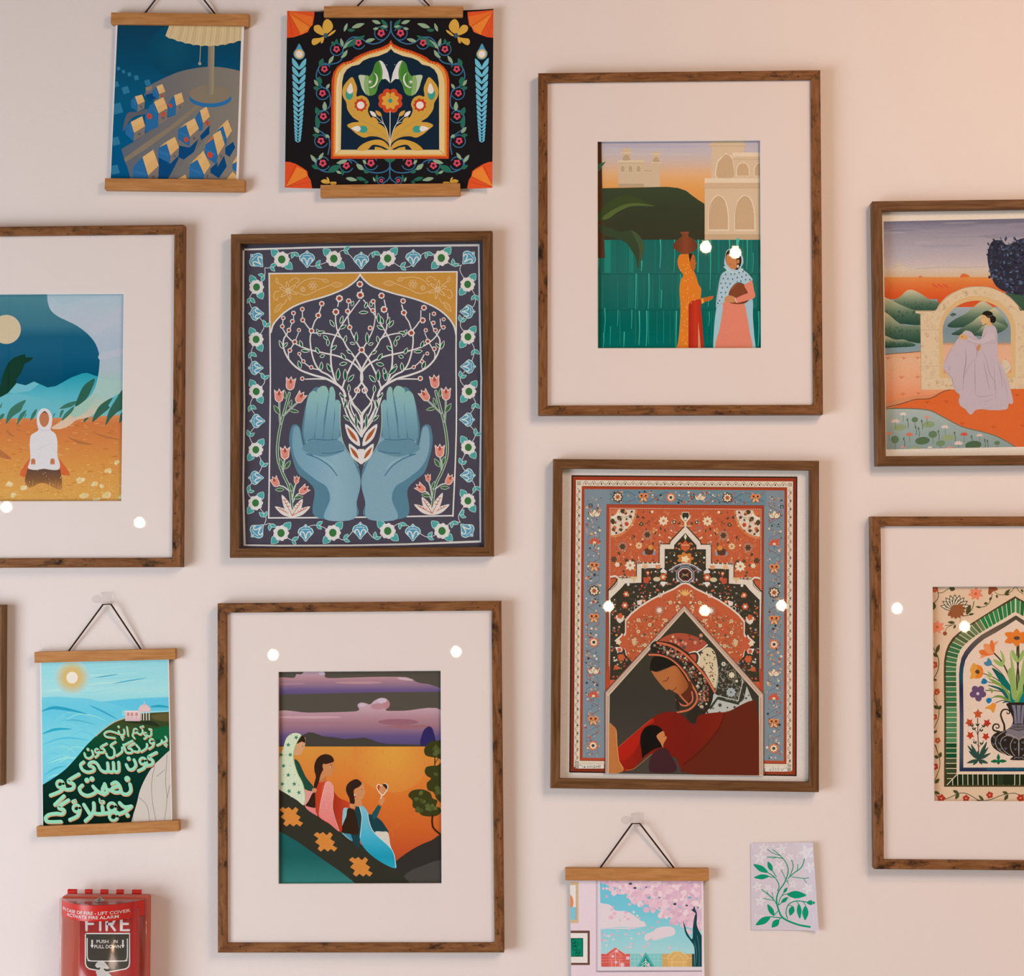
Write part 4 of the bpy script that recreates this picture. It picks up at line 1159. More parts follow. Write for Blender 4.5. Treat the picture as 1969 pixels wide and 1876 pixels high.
    for sg in (-1, 1):
        br((983, Y + 330), (983 + sg * 40, Y + 270), (983 + sg * 95, Y + 190), (983 + sg * 130, Y + 90), (983 + sg * 150, Y + 20), w=11)
        br((983, Y + 250), (983 + sg * 60, Y + 160), (983 + sg * 75, Y + 90), (983 + sg * 40, Y + 40), (983 + sg * 25, Y - 10), w=9); br((983, Y + 290), (983 - sg * 10, Y + 180), (983 - sg * 70, Y + 90), (983 - sg * 90, Y + 20), w=9)
        for x, y, x1, y1 in ((120, 60, 155, 25), (80, 220, 125, 180), (35, 270, 40, 170), (120, 130, 105, 70)): a.leaf(983 + sg * x, Y + y, 983 + sg * x1, Y + y1, 16, '#2c5f45', WH, 4)
    # tulips
    PK, ST = '#d98b7a', '#41633f'

    def tulip(x, y, t, s_=1.0):
        c_, d_ = math.cos(t) * s_, math.sin(t) * s_
        f = lambda pts: [(x + u * c_ - v * d_, y + u * d_ + v * c_) for u, v in pts]
        a.poly(f([(0, 6), (28, -12), (32, -50), (36, -88), (14, -70), (0, -96), (-14, -70), (-36, -88), (-32, -50), (-28, -12)]), '#e3c6bb', smooth=2)
        a.poly(f([(0, 0), (23, -14), (27, -50), (28, -76), (10, -58), (0, -84), (-10, -58), (-28, -76), (-27, -50), (-23, -14)]), PK, smooth=2)
        a.poly(f([(0, -84), (12, -58), (0, -40), (-12, -58)]), '#a94a3e'); a.line(f([(-10, -60), (-8, -30), (0, -4)]), 3, '#c06a5c'); a.line(f([(10, -60), (8, -30), (0, -4)]), 3, '#c06a5c')

    def stem(pts, w=17):
        a.line(pts, w, '#b9bfae'); a.line(pts, w - 10, ST)

    def tulips():
        stem([(490, Y + 850), (470, Y + 700), (425, Y + 600), (390, Y + 500), (385, Y + 400), (405, Y + 260), (440, Y + 130), (470, 1210)], 20)
        stem([(405, Y + 240), (398, Y + 150), (398, Y + 85)], 14); stem([(430, Y + 180), (480, Y + 130), (525, Y + 90)], 13); stem([(425, Y + 580), (430, Y + 520), (438, Y + 490)], 12)
        stem([(470, Y + 720), (430, Y + 690), (395, Y + 680)], 10); stem([(490, Y + 780), (505, Y + 700), (518, Y + 665)], 10); stem([(495, Y + 800), (520, Y + 750), (548, Y + 735)], 10)
        for x0, y0, x1, y1, w in ((400, Y + 170, 360, Y + 110, 26), (440, Y + 60, 432, Y + 0, 18), (470, Y + 140, 535, Y + 155, 20), (470, Y + 120, 485, Y + 70, 16), (415, Y + 545, 405, Y + 490, 20), (440, Y + 560, 475, Y + 505, 24), (430, Y + 710, 370, Y + 710, 20), (490, Y + 720, 475, Y + 665, 16), (505, Y + 770, 565, Y + 760, 20)):
            a.leaf(x0, y0, x1, y1, w, ST, '#b9bfae', 4)
        tulip(472, 1185, .12, 1.02); tulip(395, Y + 82, .02); tulip(525, Y + 85, .6, .95); tulip(438, Y + 490, 0, 1.0); tulip(385, Y + 685, -.5, .85); tulip(518, Y + 665, .1, .6); tulip(545, Y + 735, .9, .85)
        for x1, y1, w in ((365, 830, 46), (415, 745, 50), (565, 775, 52), (620, 830, 46)):
            a.leaf(492, Y + 905, x1, Y + y1, w, '#d9c9bf'); a.line([(490, Y + 895), ((490 + x1) / 2, Y + (895 + y1) / 2), (490 + (x1 - 490) * .8, Y + 895 + (y1 - 895) * .8)], 5, '#b5583c', w2=2)
            for t in (.4, .55, .7):
                ex, ey = 490 + (x1 - 490) * t, Y + 895 + (y1 - 895) * t; a.line([(ex, ey), (ex + 12, ey - 12)], 4, '#b5583c'); a.line([(ex, ey), (ex - 12, ey - 8)], 4, '#b5583c')
    tulips()
    a.T = lambda x, y: (1985 - x - (y - 1200) * .006, y - 14 - max(0, (y - 1900)) * .01); tulips(); a.T = None
    a.build('art_print', root, inv)


# ================================================================== carpet with mother and child
def art_carpet():
    K = (1050, 870, 3.6463)
    q = [(1063.7, 882.6), (1575.8, 885.1), (1574.4, 1522.8), (1057.4, 1515.7)]
    root, inv = frame(q, M['oakdark'], 'brown frame without mat, mother and child inside an ornate red carpet pattern')
    sheet = [(1076, 895), (1562, 898), (1562, 1509), (1071, 1503)]
    a = Art(sheet, -.0085, K)
    a.rect(-50, -50, 2100, 2700, '#dccbc0')
    Y = 1130.3
    # the print is not quite square: four corners of the carpet
    C0, C1, C2, C3 = (178, 158), (1762, 168), (1757, Y + 1138), (162, Y + 1112)

    def U(u, v):   # carpet coordinates 0..1000 x 0..1320
        s_, t = u / 1000, v / 1320
        return tuple((1 - t) * ((1 - s_) * p0 + s_ * p1) + t * ((1 - s_) * p3 + s_ * p2) for p0, p1, p2, p3 in zip(C0, C1, C2, C3))
    a.set_clip(px(K, [C0, C1, C2, C3]))
    a.T = U
    ORG, DK, CR, BL, RD = '#bb5b3b', '#3b362b', '#d6c2ac', '#7b868c', '#b2492f'

    def box_(u0, v0, u1, v1, c, **k):
        n = 6
        a.poly([(u0 + (u1 - u0) * i / n, v0) for i in range(n)] + [(u1, v0 + (v1 - v0) * i / n) for i in range(n)] + [(u1 - (u1 - u0) * i / n, v1) for i in range(n)] + [(u0, v1 - (v1 - v0) * i / n) for i in range(n)], c)
    r = a.rng
    box_(0, 0, 1000, 1320, '#3a2a20'); box_(7, 7, 993, 1313, RD)

    def rope(u0, v0, u1, v1, w, c):
        a.hold = True
        h = math.hypot(u1 - u0, v1 - v0); n = int(h / 9)
        dx, dy = (u1 - u0) / h, (v1 - v0) / h
        for i in range(n):
            x, y = u0 + (u1 - u0) * (i + .5) / n, v0 + (v1 - v0) * (i + .5) / n
            a.line([(x - dx * 3 - dy * w * .4, y - dy * 3 + dx * w * .4), (x + dx * 3 + dy * w * .4, y + dy * 3 - dx * w * .4)], 6, c, cap=False)
        a.hold = False
    for e in ((10, 13, 990, 13), (987, 13, 987, 1308), (13, 13, 13, 1308), (12, 1308, 150, 1308), (860, 1308, 990, 1308)): rope(*e, 11, '#8c3522')
    box_(20, 22, 980, 1295, CR)
    # zigzag border
    def zig(u0, v0, u1, v1, n):
        h = math.hypot(u1 - u0, v1 - v0); dx, dy = (u1 - u0) / h, (v1 - v0) / h
        pts = []
        for i in range(n):
            for t, o in ((.1, 7), (.4, -7), (.6, -7), (.9, 7)):
                tt = (i + t) / n
                pts.append((u0 + (u1 - u0) * tt - dy * o, v0 + (v1 - v0) * tt + dx * o))
        a.line(pts, 2.6 * K[2] / 3.6, '#40372c', sm=0)
        a.hold = True
        for i in range(n):
            tt = (i + .5) / n; x, y = u0 + (u1 - u0) * tt, v0 + (v1 - v0) * tt
            a.ell(x - dy * -2, y + dx * 3, 3.6, 4.6, r.choice(('#40372c', '#8a6a4c', '#b0604a', '#40372c')), n=6); a.ell(x + dx * h / n * .5, y + dy * h / n * .5, 2.6, 3, '#a98a70', n=5)
        a.hold = False
    zig(46, 35, 954, 35, 26); zig(32, 54, 32, 1270, 34); zig(966, 54, 966, 1270, 34)
    for u, v in ((33, 36), (967, 36), (33, 1276), (967, 1276)): a.rect(u - 7, v - 7, u + 7, v + 7, '#40372c'); a.rect(u - 5, v - 5, u + 5, v + 5, CR); a.ell(u, v, 2.4, 2.4, '#40372c', n=6)
    box_(46, 48, 954, 1266, '#6d3a28'); box_(47, 50, 953, 1263, RD)
    for e in ((50, 55, 950, 55), (52, 58, 52, 1258), (948, 58, 948, 1258)): rope(*e, 8, '#8c3522')
    box_(58, 62, 942, 1252, BL); box_(170, 62, 860, 130, '#6a828b')
    # flowers of the blue band
    FL = ['#c96f4d', '#d5bda2', '#c98d6a', '#b14a3c', '#d8c6b0', '#5a3b30']

    def motif(u, v, s_, kind):
        if kind == 0:
            a.flower(u, v, 22 * s_, 9, FL[0], .16); a.flower(u, v, 15 * s_, 8, '#e0cdb0', .2); a.ell(u, v, 7 * s_, 7 * s_, '#4c4034', n=8)
        elif kind == 1:
            for t in (-.9, 0, .9): a.leaf(u, v + 10 * s_, u + 30 * s_ * math.sin(t), v + 10 * s_ - 30 * s_ * math.cos(t), 20 * s_, '#dbc7ac', '#5a3b30', 2)
            for t in (-.9, .9): a.ell(u + 22 * s_ * math.sin(t), v + 8 * s_ - 22 * s_ * math.cos(t), 4 * s_, 4 * s_, '#c96f4d', n=7)
        elif kind == 2:
            for k in range(7):
                t = -1.5 + k * .5; a.leaf(u, v + 8 * s_, u + 26 * s_ * math.sin(t), v + 8 * s_ - 26 * s_ * math.cos(t), 10 * s_, '#c4553f')
            a.ell(u, v + 6 * s_, 7 * s_, 6 * s_, '#d9c49f', n=9); a.line([(u, v + 10 * s_), (u, v + 28 * s_)], 3, '#4a3a30')
        elif kind == 3:
            a.flower(u, v, 24 * s_, 8, '#4a382c', .15); a.flower(u, v, 19 * s_, 8, '#d8c0a0', .22); a.flower(u, v, 10 * s_, 6, '#a9553c', .2)
        else:
            for t in (-.8, .8): a.ell(u + 13 * s_ * math.sin(t), v - 10 * s_ * math.cos(t), 13 * s_, 11 * s_, '#d48455', n=12); a.ell(u + 13 * s_ * math.sin(t), v - 10 * s_ * math.cos(t), 5 * s_, 5 * s_, '#6a3022', n=8)
            a.leaf(u, v, u - 14 * s_, v + 20 * s_, 12 * s_, '#e0a070', '#4a2c22', 2); a.leaf(u, v, u + 14 * s_, v + 20 * s_, 12 * s_, '#e0a070', '#4a2c22', 2)

    def tiny(u, v, pal, s0=3, s1=8):
        c = r.choice(pal); s_ = r.uniform(s0, s1); k = r.random()
        if k < .4: a.flower(u, v, s_, 5, c, .2, rot=r.random() * 3, m=3)
        elif k < .75: t = r.random() * 6.3; a.leaf(u - s_ * math.cos(t), v - s_ * math.sin(t), u + s_ * math.cos(t), v + s_ * math.sin(t), s_ * .9, c)
        else: a.ell(u, v, s_ * .7, s_ * .55, c, n=7)
    a.line([(170, 108), (250, 72), (330, 118), (420, 74), (500, 118), (590, 74), (680, 118), (770, 74), (850, 112)], 3, '#4c4440')
    a.line([(170, 80), (250, 118), (330, 74), (420, 118), (500, 74), (590, 118), (680, 74), (770, 118), (850, 76)], 2, '#4c4440')
    for sd in (100, 900):
        p = []
        for i in range(24): p.append((sd + (26 if i % 2 else -26), 110 + i * 48)); p.append((sd + (26 if i % 2 else -26), 132 + i * 48))
        a.line(p, 2.4, '#7d3f3a', sm=0)
        a.line([(2 * sd - u, v + 20) for u, v in p], 1.8, '#4e5560', sm=0)
    pal1 = ['#c4553f', '#d8c3a8', '#3c3a38', '#c98d6a', '#a84a42', '#d8a070']
    a.hold = True
    for i in range(130): tiny(r.uniform(170, 850), r.uniform(70, 122), pal1, 3, 6)
    for i in range(420): tiny(r.choice((100, 900)) + r.uniform(-32, 32), r.uniform(90, 1245), pal1, 3, 6.5)
    a.hold = False
    for i, u in enumerate((205, 320, 440, 570, 690, 815)): motif(u, 96, 1.0, (3, 4, 0, 1, 3, 4)[i])
    for sd in (104, 898):
        for i, v in enumerate((172, 292, 405, 512, 632, 740, 868, 972, 1086, 1198)): motif(sd, v, 1.05, (1, 2, 4, 3, 4, 0, 1, 2, 4, 0)[i])
    for u in (80, 925):
        a.line([(u, 140), (u, 128), (u + 12, 128), (u + 12, 140)], 6, '#2c4a48', sm=0)
    # inner field
    box_(156, 128, 852, 1320, '#8c3522'); box_(158, 131, 850, 1320, RD)
    for e in ((160, 137, 850, 137), (162, 140, 162, 860), (846, 140, 846, 860)): rope(*e, 8, '#93402a')
    for e in ((172, 146, 838, 146), (172, 146, 172, 850), (838, 146, 838, 850)):
        a.hold = True
        n = int(math.hypot(e[2] - e[0], e[3] - e[1]) / 8)
        for i in range(n): x, y = e[0] + (e[2] - e[0]) * i / n, e[1] + (e[3] - e[1]) * i / n; a.line([(x - 2, y - 2), (x + 3, y + 2)], 4, '#d9c3a6', cap=False)
        a.hold = False
    box_(176, 151, 834, 1320, ORG)

    mid = lambda v: 505.0
    # cream corner medallions
    def cornerm():
        a.poly([(176, 151)] + [(176 + 115 * math.cos(t), 151 + 125 * math.sin(t)) for t in (PI / 2 * i / 10 for i in range(11))], '#c97a4a'); a.poly([(176, 151)] + [(176 + 106 * math.cos(t), 151 + 115 * math.sin(t)) for t in (PI / 2 * i / 10 for i in range(11))], CR)
        a.poly([(176, 151)] + [(176 + 42 * math.cos(t), 151 + 42 * math.sin(t)) for t in (PI / 2 * i / 6 for i in range(7))], '#ddcdb6'); a.poly([(176, 151)] + [(176 + 30 * math.cos(t), 151 + 30 * math.sin(t)) for t in (PI / 2 * i / 6 for i in range(7))], '#c96a45')
        for t in (.15, .8, 1.42): a.leaf(176 + 40 * math.cos(t), 151 + 40 * math.sin(t), 176 + 68 * math.cos(t), 151 + 68 * math.sin(t), 20, '#4c4030')
        a.line([(210, 190), (225, 215), (222, 245)], 3, '#5a4636'); a.line([(225, 190), (260, 180), (270, 200)], 3, '#5a4636')
        for u, v, s_, c in ((245, 215, 11, '#b9482b'), (220, 240, 9, '#4c4030'), (262, 182, 8, '#5a3b30'), (192, 232, 10, '#c4603f'), (240, 168, 8, '#c4603f'), (200, 255, 6, '#4c4030'), (268, 160, 6, '#4c4030')): a.flower(u, v, s_, 5, c, .25)
    a.both(mid, cornerm)
    # field flowers
    pal2 = ['#d9c3a0', '#5b4636', '#8a4a36', '#cf8a52', '#d9b98c', '#4c4a3a', '#a9553c']
    a.hold = True
    for i in range(420):
        u, v = r.uniform(182, 505), r.uniform(155, 560); c = r.choice(('#d0875c', '#a94a2c', '#cf9468')); t = r.uniform(-9, 9)
        for T_ in (U, lambda x, y: U(1010 - x, y)): a.T = T_; a.line([(u, v), (u + 6, v + t), (u + 10, v - t)], 1.6, c, sm=0, cap=False)
        a.T = U
    for i in range(150):
        u, v, st = r.uniform(182, 500), r.uniform(158, 560), r.getstate()
        tiny(u, v, pal2, 4, 8); r.setstate(st); a.T = lambda x, y: U(1010 - x, y); tiny(u, v, pal2, 4, 8); a.T = U
    a.hold = False

    def field():
        for u, v, s_, c, c2 in ((408, 200, 22, '#d9c8a6', '#c26a40'), (262, 398, 24, '#dccbb0', '#a9784c'), (300, 310, 16, '#d9b98c', '#c27a4a')): a.flower(u, v, s_, 8, c, .25); a.ell(u, v, 6, 6, c2, n=8)
        for u, v, s_ in ((337, 262, 22), (228, 315, 22)): a.ell(u, v, s_, s_, '#8b8078', n=8); a.ell(u, v, s_ * .85, s_ * .85, '#c2704c', n=8); a.flower(u, v, s_ * .65, 6, '#4c4336', .25)
        a.ell(345, 335, 22, 16, '#5a3a2c'); a.poly([(315, 340), (325, 330), (330, 352), (318, 352)], '#8a8894'); a.poly([(375, 340), (365, 330), (360, 352), (372, 352)], '#8a8894'); a.flower(352, 318, 12, 5, '#c98a44')
        a.ell(310, 215, 10, 9, '#4c4336'); a.ell(310, 215, 4, 4, '#a98a60'); a.ell(455, 205, 9, 9, '#4c4336'); a.ell(455, 205, 4, 4, '#d9c8a6'); a.ring(445, 235, 12, 4, '#7c8088', 150, 400)
        for u, v, t in ((395, 225, 1.5), (312, 180, .8), (275, 262, 1.2), (368, 262, -1.0), (363, 292, 1.6), (470, 215, -.6)): a.leaf(u, v, u + 18 * math.cos(t), v + 18 * math.sin(t), 8, '#4c4336')
        a.flower(190, 372, 14, 6, '#5b4636'); a.flower(205, 395, 12, 6, '#d9c8a6', .25); a.flower(245, 375, 10, 5, '#5b4636', .3)
    a.both(mid, field)
    # stepped dark medallion: outline, then field
    step = [(505, 238), (448, 300), (446, 312), (400, 312), (400, 395), (300, 398), (300, 460), (238, 464), (220, 462), (205, 490), (176, 520)]
    pts = [(step[0][0], step[0][1] - 22)] + [(u - 12, v - 12) for u, v in step[1:]]
    ful = pts[::-1] + [(1010 - u, v) for u, v in pts[1:]] + [(834, 905), (176, 905)]
    a.poly([(u, v) for u, v in ful], '#3f382c')
    pts = [(step[0][0], step[0][1] - 16)] + [(u - 8, v - 8) for u, v in step[1:]]
    a.poly(pts[::-1] + [(1010 - u, v) for u, v in pts[1:]] + [(834, 905), (176, 905)], '#d8c6b4')
    pts = [(505, 252), (456, 306), (455, 324), (414, 324), (414, 408), (312, 410), (312, 474), (240, 478), (222, 500), (176, 545)]
    a.poly(pts[::-1] + [(1010 - u, v) for u, v in pts[1:]] + [(834, 905), (176, 905)], DK)

    def hooks():
        for u, v in ((393, 298), (296, 382), (225, 448)): a.line([(u + 4, v + 14), (u - 2, v + 2), (u + 5, v - 6), (u + 12, v + 1)], 6, '#d8c6b4'); a.line([(u + 4, v + 14), (u - 2, v + 2), (u + 5, v - 6), (u + 12, v + 1)], 3, '#3f382c')
        a.line([(176, 450), (198, 446), (214, 462), (212, 486), (176, 518)], 12, '#d8c6b4', sm=2); a.line([(180, 458), (197, 456), (205, 468), (202, 484), (176, 508)], 4, '#3f382c', sm=2)
        for i in range(4): a.poly([(315 + i * 20, 388), (320 + i * 20, 380), (324 + i * 20, 388)], '#d8c6b4')
        for i in range(4): a.poly([(235 + i * 16, 452), (240 + i * 16, 445), (244 + i * 16, 452)], '#d8c6b4')
    a.both(mid, hooks)
    # finial
    a.poly([(490, 160), (520, 160), (522, 178), (530, 172), (524, 190), (510, 205), (510, 222), (500, 222), (500, 205), (486, 190), (480, 172), (488, 178)], '#d9c8a6'); a.poly([(492, 163), (518, 163), (520, 180), (507, 200), (503, 200), (490, 180)], DK); a.ell(505, 190, 6, 7, '#d9d0c0')
    a.line([(480, 222), (530, 222)], 4, '#d9c8a6'); a.line([(455, 250), (470, 250)], 3, '#d9c8a6'); a.line([(540, 250), (556, 250)], 3, '#d9c8a6')
    pal3 = ['#c25b38', '#d8c3ac', '#c98a52', '#b14a3c', '#d9cfc0', '#8f8a84', '#c4604a']
    ar = lambda u: 540 if u > 360 else 900
    a.hold = True
    for i in range(1500):
        u = r.uniform(180, 505); v = r.uniform(265, 900)
        inside = (u > 460 and v > 300) or (u > 418 and v > 332) or (u > 318 and v > 414) or (u > 245 and v > 482) or v > 550
        if not inside: continue
        st = r.getstate(); k = i % 3
        for T_ in (U, lambda x, y: U(1010 - x, y)):
            r.setstate(st); a.T = T_
            if k: a.line([(u, v), (u + 7, v + r.uniform(-8, 8)), (u + 12, v + r.uniform(-6, 6))], 1.4, '#5d5544', sm=0, cap=False)
            else: tiny(u, v, pal3, 3.5, 7.5)
        a.T = U
    a.hold = False

    def darkf():
        for u, v, s_ in ((408, 448, 17), (245, 525, 14), (345, 455, 10), (340, 430, 9), (325, 555, 9)): a.flower(u, v, s_, 6, '#c25b38', .2); a.flower(u, v, s_ * .5, 5, '#d9c49f', .2)
        for v, sg in ((424, -1), (474, 1)): a.poly([(408 - 14, v), (408, v + sg * 18), (408 + 14, v), (408 + 8, v - sg * 6), (408 - 8, v - sg * 6)], '#d9d4cc')
        a.ell(380, 458, 16, 10, '#c8b795'); a.poly([(260, 448), (300, 448), (285, 462), (280, 478), (275, 462)], '#d0b080'); a.poly([(320, 450), (350, 452), (342, 478), (322, 474)], '#b5503a')
        a.flower(240, 575, 16, 6, '#c25b38', .2); a.flower(240, 575, 7, 5, '#e0d4c4'); a.poly([(292, 555), (318, 548), (312, 572), (296, 572)], '#d9c4b4'); a.star(328, 402, 14, 8, '#d8a878', .6); a.poly([(372, 395), (398, 395), (392, 412), (378, 412)], '#cf8a62')
        a.poly([(200, 620), (238, 620), (232, 645), (218, 655), (206, 645)], '#d8c6b4'); a.flower(219, 622, 14, 5, '#c25b38', .2); a.flower(205, 850, 12, 6, '#c25b38', .25)
        a.flower(226, 806, 17, 6, '#c25b38', .2); a.poly([(198, 760), (236, 760), (226, 782), (208, 782)], '#d9d4cc'); a.flower(217, 772, 10, 5, '#c25b38')
    a.both(mid, darkf)
    # tulip, palmette and eye in the axis
    a.poly([(482, 292), (492, 300), (505, 284), (518, 300), (528, 292), (524, 322), (505, 335), (486, 322)], '#c25b38'); a.line([(490, 306), (520, 306)], 6, '#d8a878'); a.poly([(505, 255), (512, 270), (505, 284), (498, 270)], '#cfc7a8')
    a.flower(505, 365, 38, 7, '#c9773c', .22, sq=.75); a.flower(505, 368, 20, 5, '#dcc9a0', .3, sq=.8)
    a.line([(435, 418), (470, 395), (505, 388), (540, 395), (575, 418)], 7, '#c9c2c0'); a.line([(440, 425), (470, 402), (505, 394), (540, 402), (570, 425)], 3, '#8d8aa0')
    for rx, ry, c in ((44, 42, '#8f8a90'), (39, 37, '#55525a'), (34, 32, '#d8ccc4'), (30, 28, '#6e2f28'), (24, 22, '#3f2f26')): a.ell(505, 438, rx, ry, c, n=8, rot=PI / 8)
    for v in (430, 438, 446): a.line([(490, v), (505, 438), (520, 438 * 2 - v)], 2.5, '#c9a884')
    # orange arch medallion
    arch = [(505, 478), (490, 482), (460, 502), (410, 525), (360, 550), (310, 582), (270, 615), (246, 645), (246, 700), (240, 712), (232, 704), (226, 715), (200, 738), (226, 762), (232, 774), (240, 764), (246, 778), (250, 800), (295, 850), (200, 945)]
    o = [(u - 5, v - 6) for u, v in arch]; o[0] = (505, 471)
    a.poly(o[::-1] + [(1010 - u, v) for u, v in o[1:]], '#d8c6b4'); a.poly(arch[::-1] + [(1010 - u, v) for u, v in arch[1:]], ORG)
    a.hold = True
    for i in range(800):
        u, v = r.uniform(252, 505), r.uniform(500, 840)
        if v < 478 + (505 - u) * .62 + 14 or v > 845 - abs(u - 300) * .9 and u < 300: continue
        st = r.getstate(); k = i % 3
        for T_ in (U, lambda x, y: U(1010 - x, y)):
            r.setstate(st); a.T = T_
            if k: a.line([(u, v), (u + 7, v + r.uniform(-8, 8)), (u + 12, v + r.uniform(-6, 6))], 1.4, '#8a4a2e', sm=0, cap=False)
            else: tiny(u, v, ['#d0b48a', '#c9a070', '#5b5238', '#d9c49f', '#a9a07c'], 3, 6.5)
        a.T = U
    a.hold = False

    def archf():
        a.flower(392, 595, 20, 8, '#8b8078', .08); a.flower(392, 595, 17, 8, '#c26a48', .08); a.flower(392, 595, 13, 7, '#dccbb8', .28)
        for u, v in ((395, 528), (290, 585)): a.ring(u, v, 9, 4, '#d8c6b4')
        for t in (-.9, -.45, 0, .45, .9): a.leaf(272, 735, 272 + 26 * math.cos(t + PI) * -1, 735 + 26 * math.sin(t), 8, '#c9ab80')
        a.flower(213, 738, 13, 5, '#d8c6a8', .3)
        for u, v in ((300, 690), (350, 660), (330, 750), (300, 640), (440, 560), (420, 640)): a.flower(u, v, 9, 6, '#cfb88c', .2); a.ell(u, v, 3, 3, '#a9553c', n=6)
    a.both(mid, archf)
    for t in (-.9, -.45, 0, .45, .9): a.leaf(505, 530, 505 + 32 * math.sin(t), 530 - 32 * math.cos(t), 8, '#d8a860')
    # inner niche: pale edging and dark ground
    a.T = None
    n0 = [(968, 1066), (410, Y + 545), (410, Y + 1120), (1526, Y + 1135), (1526, Y + 560)]
    a.line([(905, 1150), (850, 1190), (830, 1200), (825, 1250), (790, 1270)], 5, '#4a3d2c'); a.line([(1032, 1150), (1085, 1190), (1105, 1200), (1112, 1250), (1140, 1270)], 5, '#4a3d2c')
    a.poly(n0, '#6a3a2a'); a.poly([(968, 1072), (416, Y + 548), (416, Y + 1120), (1522, Y + 1135), (1522, Y + 562)], '#b8958a'); a.poly([(968, 1082), (426, Y + 552), (426, Y + 1120), (1514, Y + 1135), (1514, Y + 566)], '#cdb096')
    a.hold = True
    for p0, p1, n in (((966, 1092), (434, Y + 555), 62), ((974, 1092), (1502, Y + 566), 62), ((434, Y + 575), (428, Y + 1110), 52), ((1502, Y + 585), (1506, Y + 1125), 52)):
        for i in range(n):
            t = (i + .5) / n; a.ell(p0[0] + (p1[0] - p0[0]) * t, p0[1] + (p1[1] - p0[1]) * t, 5, 5, '#a5826f', n=6)
    a.hold = False
    a.poly([(968, 1112), (446, Y + 566), (440, Y + 1116), (1492, Y + 1130), (1490, Y + 575)], '', grad=('y', [(1112, '#3f3a2c'), (1700, '#3b3730'), (2250, '#4a413a')]))
    # shawl
    a.set_clip(px(K, [(446, 1000), (1490, 1000), (1491, Y + 1130), (441, Y + 1116)]))
    a.blob([(770, Y + 205), (800, Y + 170), (860, Y + 145), (950, Y + 133), (1030, Y + 150), (1110, Y + 195), (1170, Y + 250), (1195, Y + 310), (1240, Y + 345), (1310, Y + 385), (1375, Y + 462), (1410, Y + 520), (1445, Y + 600), (1340, Y + 660), (1250, Y + 695), (1100, Y + 700), (1060, Y + 720), (1035, Y + 770),
            (970, Y + 720), (915, Y + 690), (910, Y + 560), (990, Y + 460), (900, Y + 330), (780, Y + 260)], '#3a362c')
    a.blob([(790, Y + 195), (860, Y + 145), (950, Y + 134), (1040, Y + 155), (1125, Y + 205), (1060, Y + 265), (1000, Y + 270), (900, Y + 215)], '#a84e38')
    a.hold = True
    for i in range(26): a.flower(r.uniform(840, 1090), r.uniform(Y + 150, Y + 250), r.uniform(7, 15), 6, r.choice(('#4a3f36', '#d0a58a', '#8a4030', '#c98a70', '#55504c')), .25)
    a.hold = False
    a.line([(1060, Y + 265), (1095, Y + 245), (1130, Y + 215)], 9, '#d9c9b4'); a.line([(1055, Y + 275), (1100, Y + 252), (1135, Y + 228)], 5, '#3f382c')
    a.blob([(1095, Y + 255), (1140, Y + 232), (1180, Y + 265), (1198, Y + 340), (1202, Y + 430), (1185, Y + 520), (1150, Y + 470), (1100, Y + 390), (1060, Y + 350), (1080, Y + 300)], '#cfb996')
    a.line([(1005, Y + 275), (1045, Y + 265), (1072, Y + 290), (1070, Y + 330), (1055, Y + 350)], 12, '#d9c9b4'); a.line([(1000, Y + 280), (1045, Y + 272), (1062, Y + 292), (1060, Y + 330), (1048, Y + 345)], 8, '#3f382c')
    a.blob([(1000, Y + 290), (1040, Y + 282), (1052, Y + 300), (1045, Y + 340), (1020, Y + 320)], '#b5503a')
    a.hold = True
    for i in range(40): a.ell(r.uniform(1090, 1185), r.uniform(Y + 265, Y + 480), r.uniform(4, 10), r.uniform(3, 6), r.choice(('#4a3f30', '#b5604a', '#5a4636', '#8a5040')), rot=r.random() * 3, n=7)
    # black floral part
    for i in range(150):
        u, v = r.uniform(1205, 1390), r.uniform(Y + 330, Y + 640); a.line([(u, v), (u + r.uniform(-10, 10), v + 9), (u + r.uniform(-14, 14), v + 15)], 3, mix('#8a8272', '#a9a294', r.random()), sm=3, cap=False)
    a.hold = False
    a.ell(1300, Y + 428, 34, 38, '#9a8a68', n=8); a.ell(1300, Y + 428, 30, 34, '#3a362c', n=8); a.flower(1300, Y + 428, 24, 8, '#d0c4a8', .25); a.flower(1295, Y + 548, 34, 9, '#a3a4a4', .14); a.ell(1295, Y + 548, 6, 6, '#3a362c', n=7); a.flower(1243, Y + 350, 17, 6, '#c9c0ac', .2)
    a.ell(1243, Y + 350, 5, 6, '#3a362c', n=6); a.flower(1335, Y + 470, 12, 5, '#c9c0ac', .3)
    # grey patterned edge
    a.poly([(1065, Y + 690), (1180, Y + 555), (1210, Y + 590), (1350, Y + 625), (1385, Y + 600), (1405, Y + 505), (1445, Y + 605), (1345, Y + 660), (1255, Y + 695), (1120, Y + 700)], '#b6b2a8')
    a.line([(1110, Y + 640), (1150, Y + 660), (1200, Y + 590), (1345, Y + 628), (1390, Y + 500)], 15, '#3a3a30', sm=0); a.line([(1180, Y + 560), (1200, Y + 572), (1345, Y + 608), (1378, Y + 470)], 5, '#c5c2ba', sm=0)
    a.hold = True
    for x, y, s_ in ((1218, 638, 20), (1320, 652, 14), (1270, 655, 10), (1400, 590, 12), (1170, 660, 10), (1215, 688, 12), (1420, 570, 9), (1130, 688, 12), (1270, 685, 8)): a.star(x, Y + y, s_, 6, '#38362e', .4)
    a.hold = False
    a.line([(1195, Y + 320), (1205, Y + 430), (1190, Y + 530), (1150, Y + 610), (1010, Y + 745)], 4, '#b6b2a8')
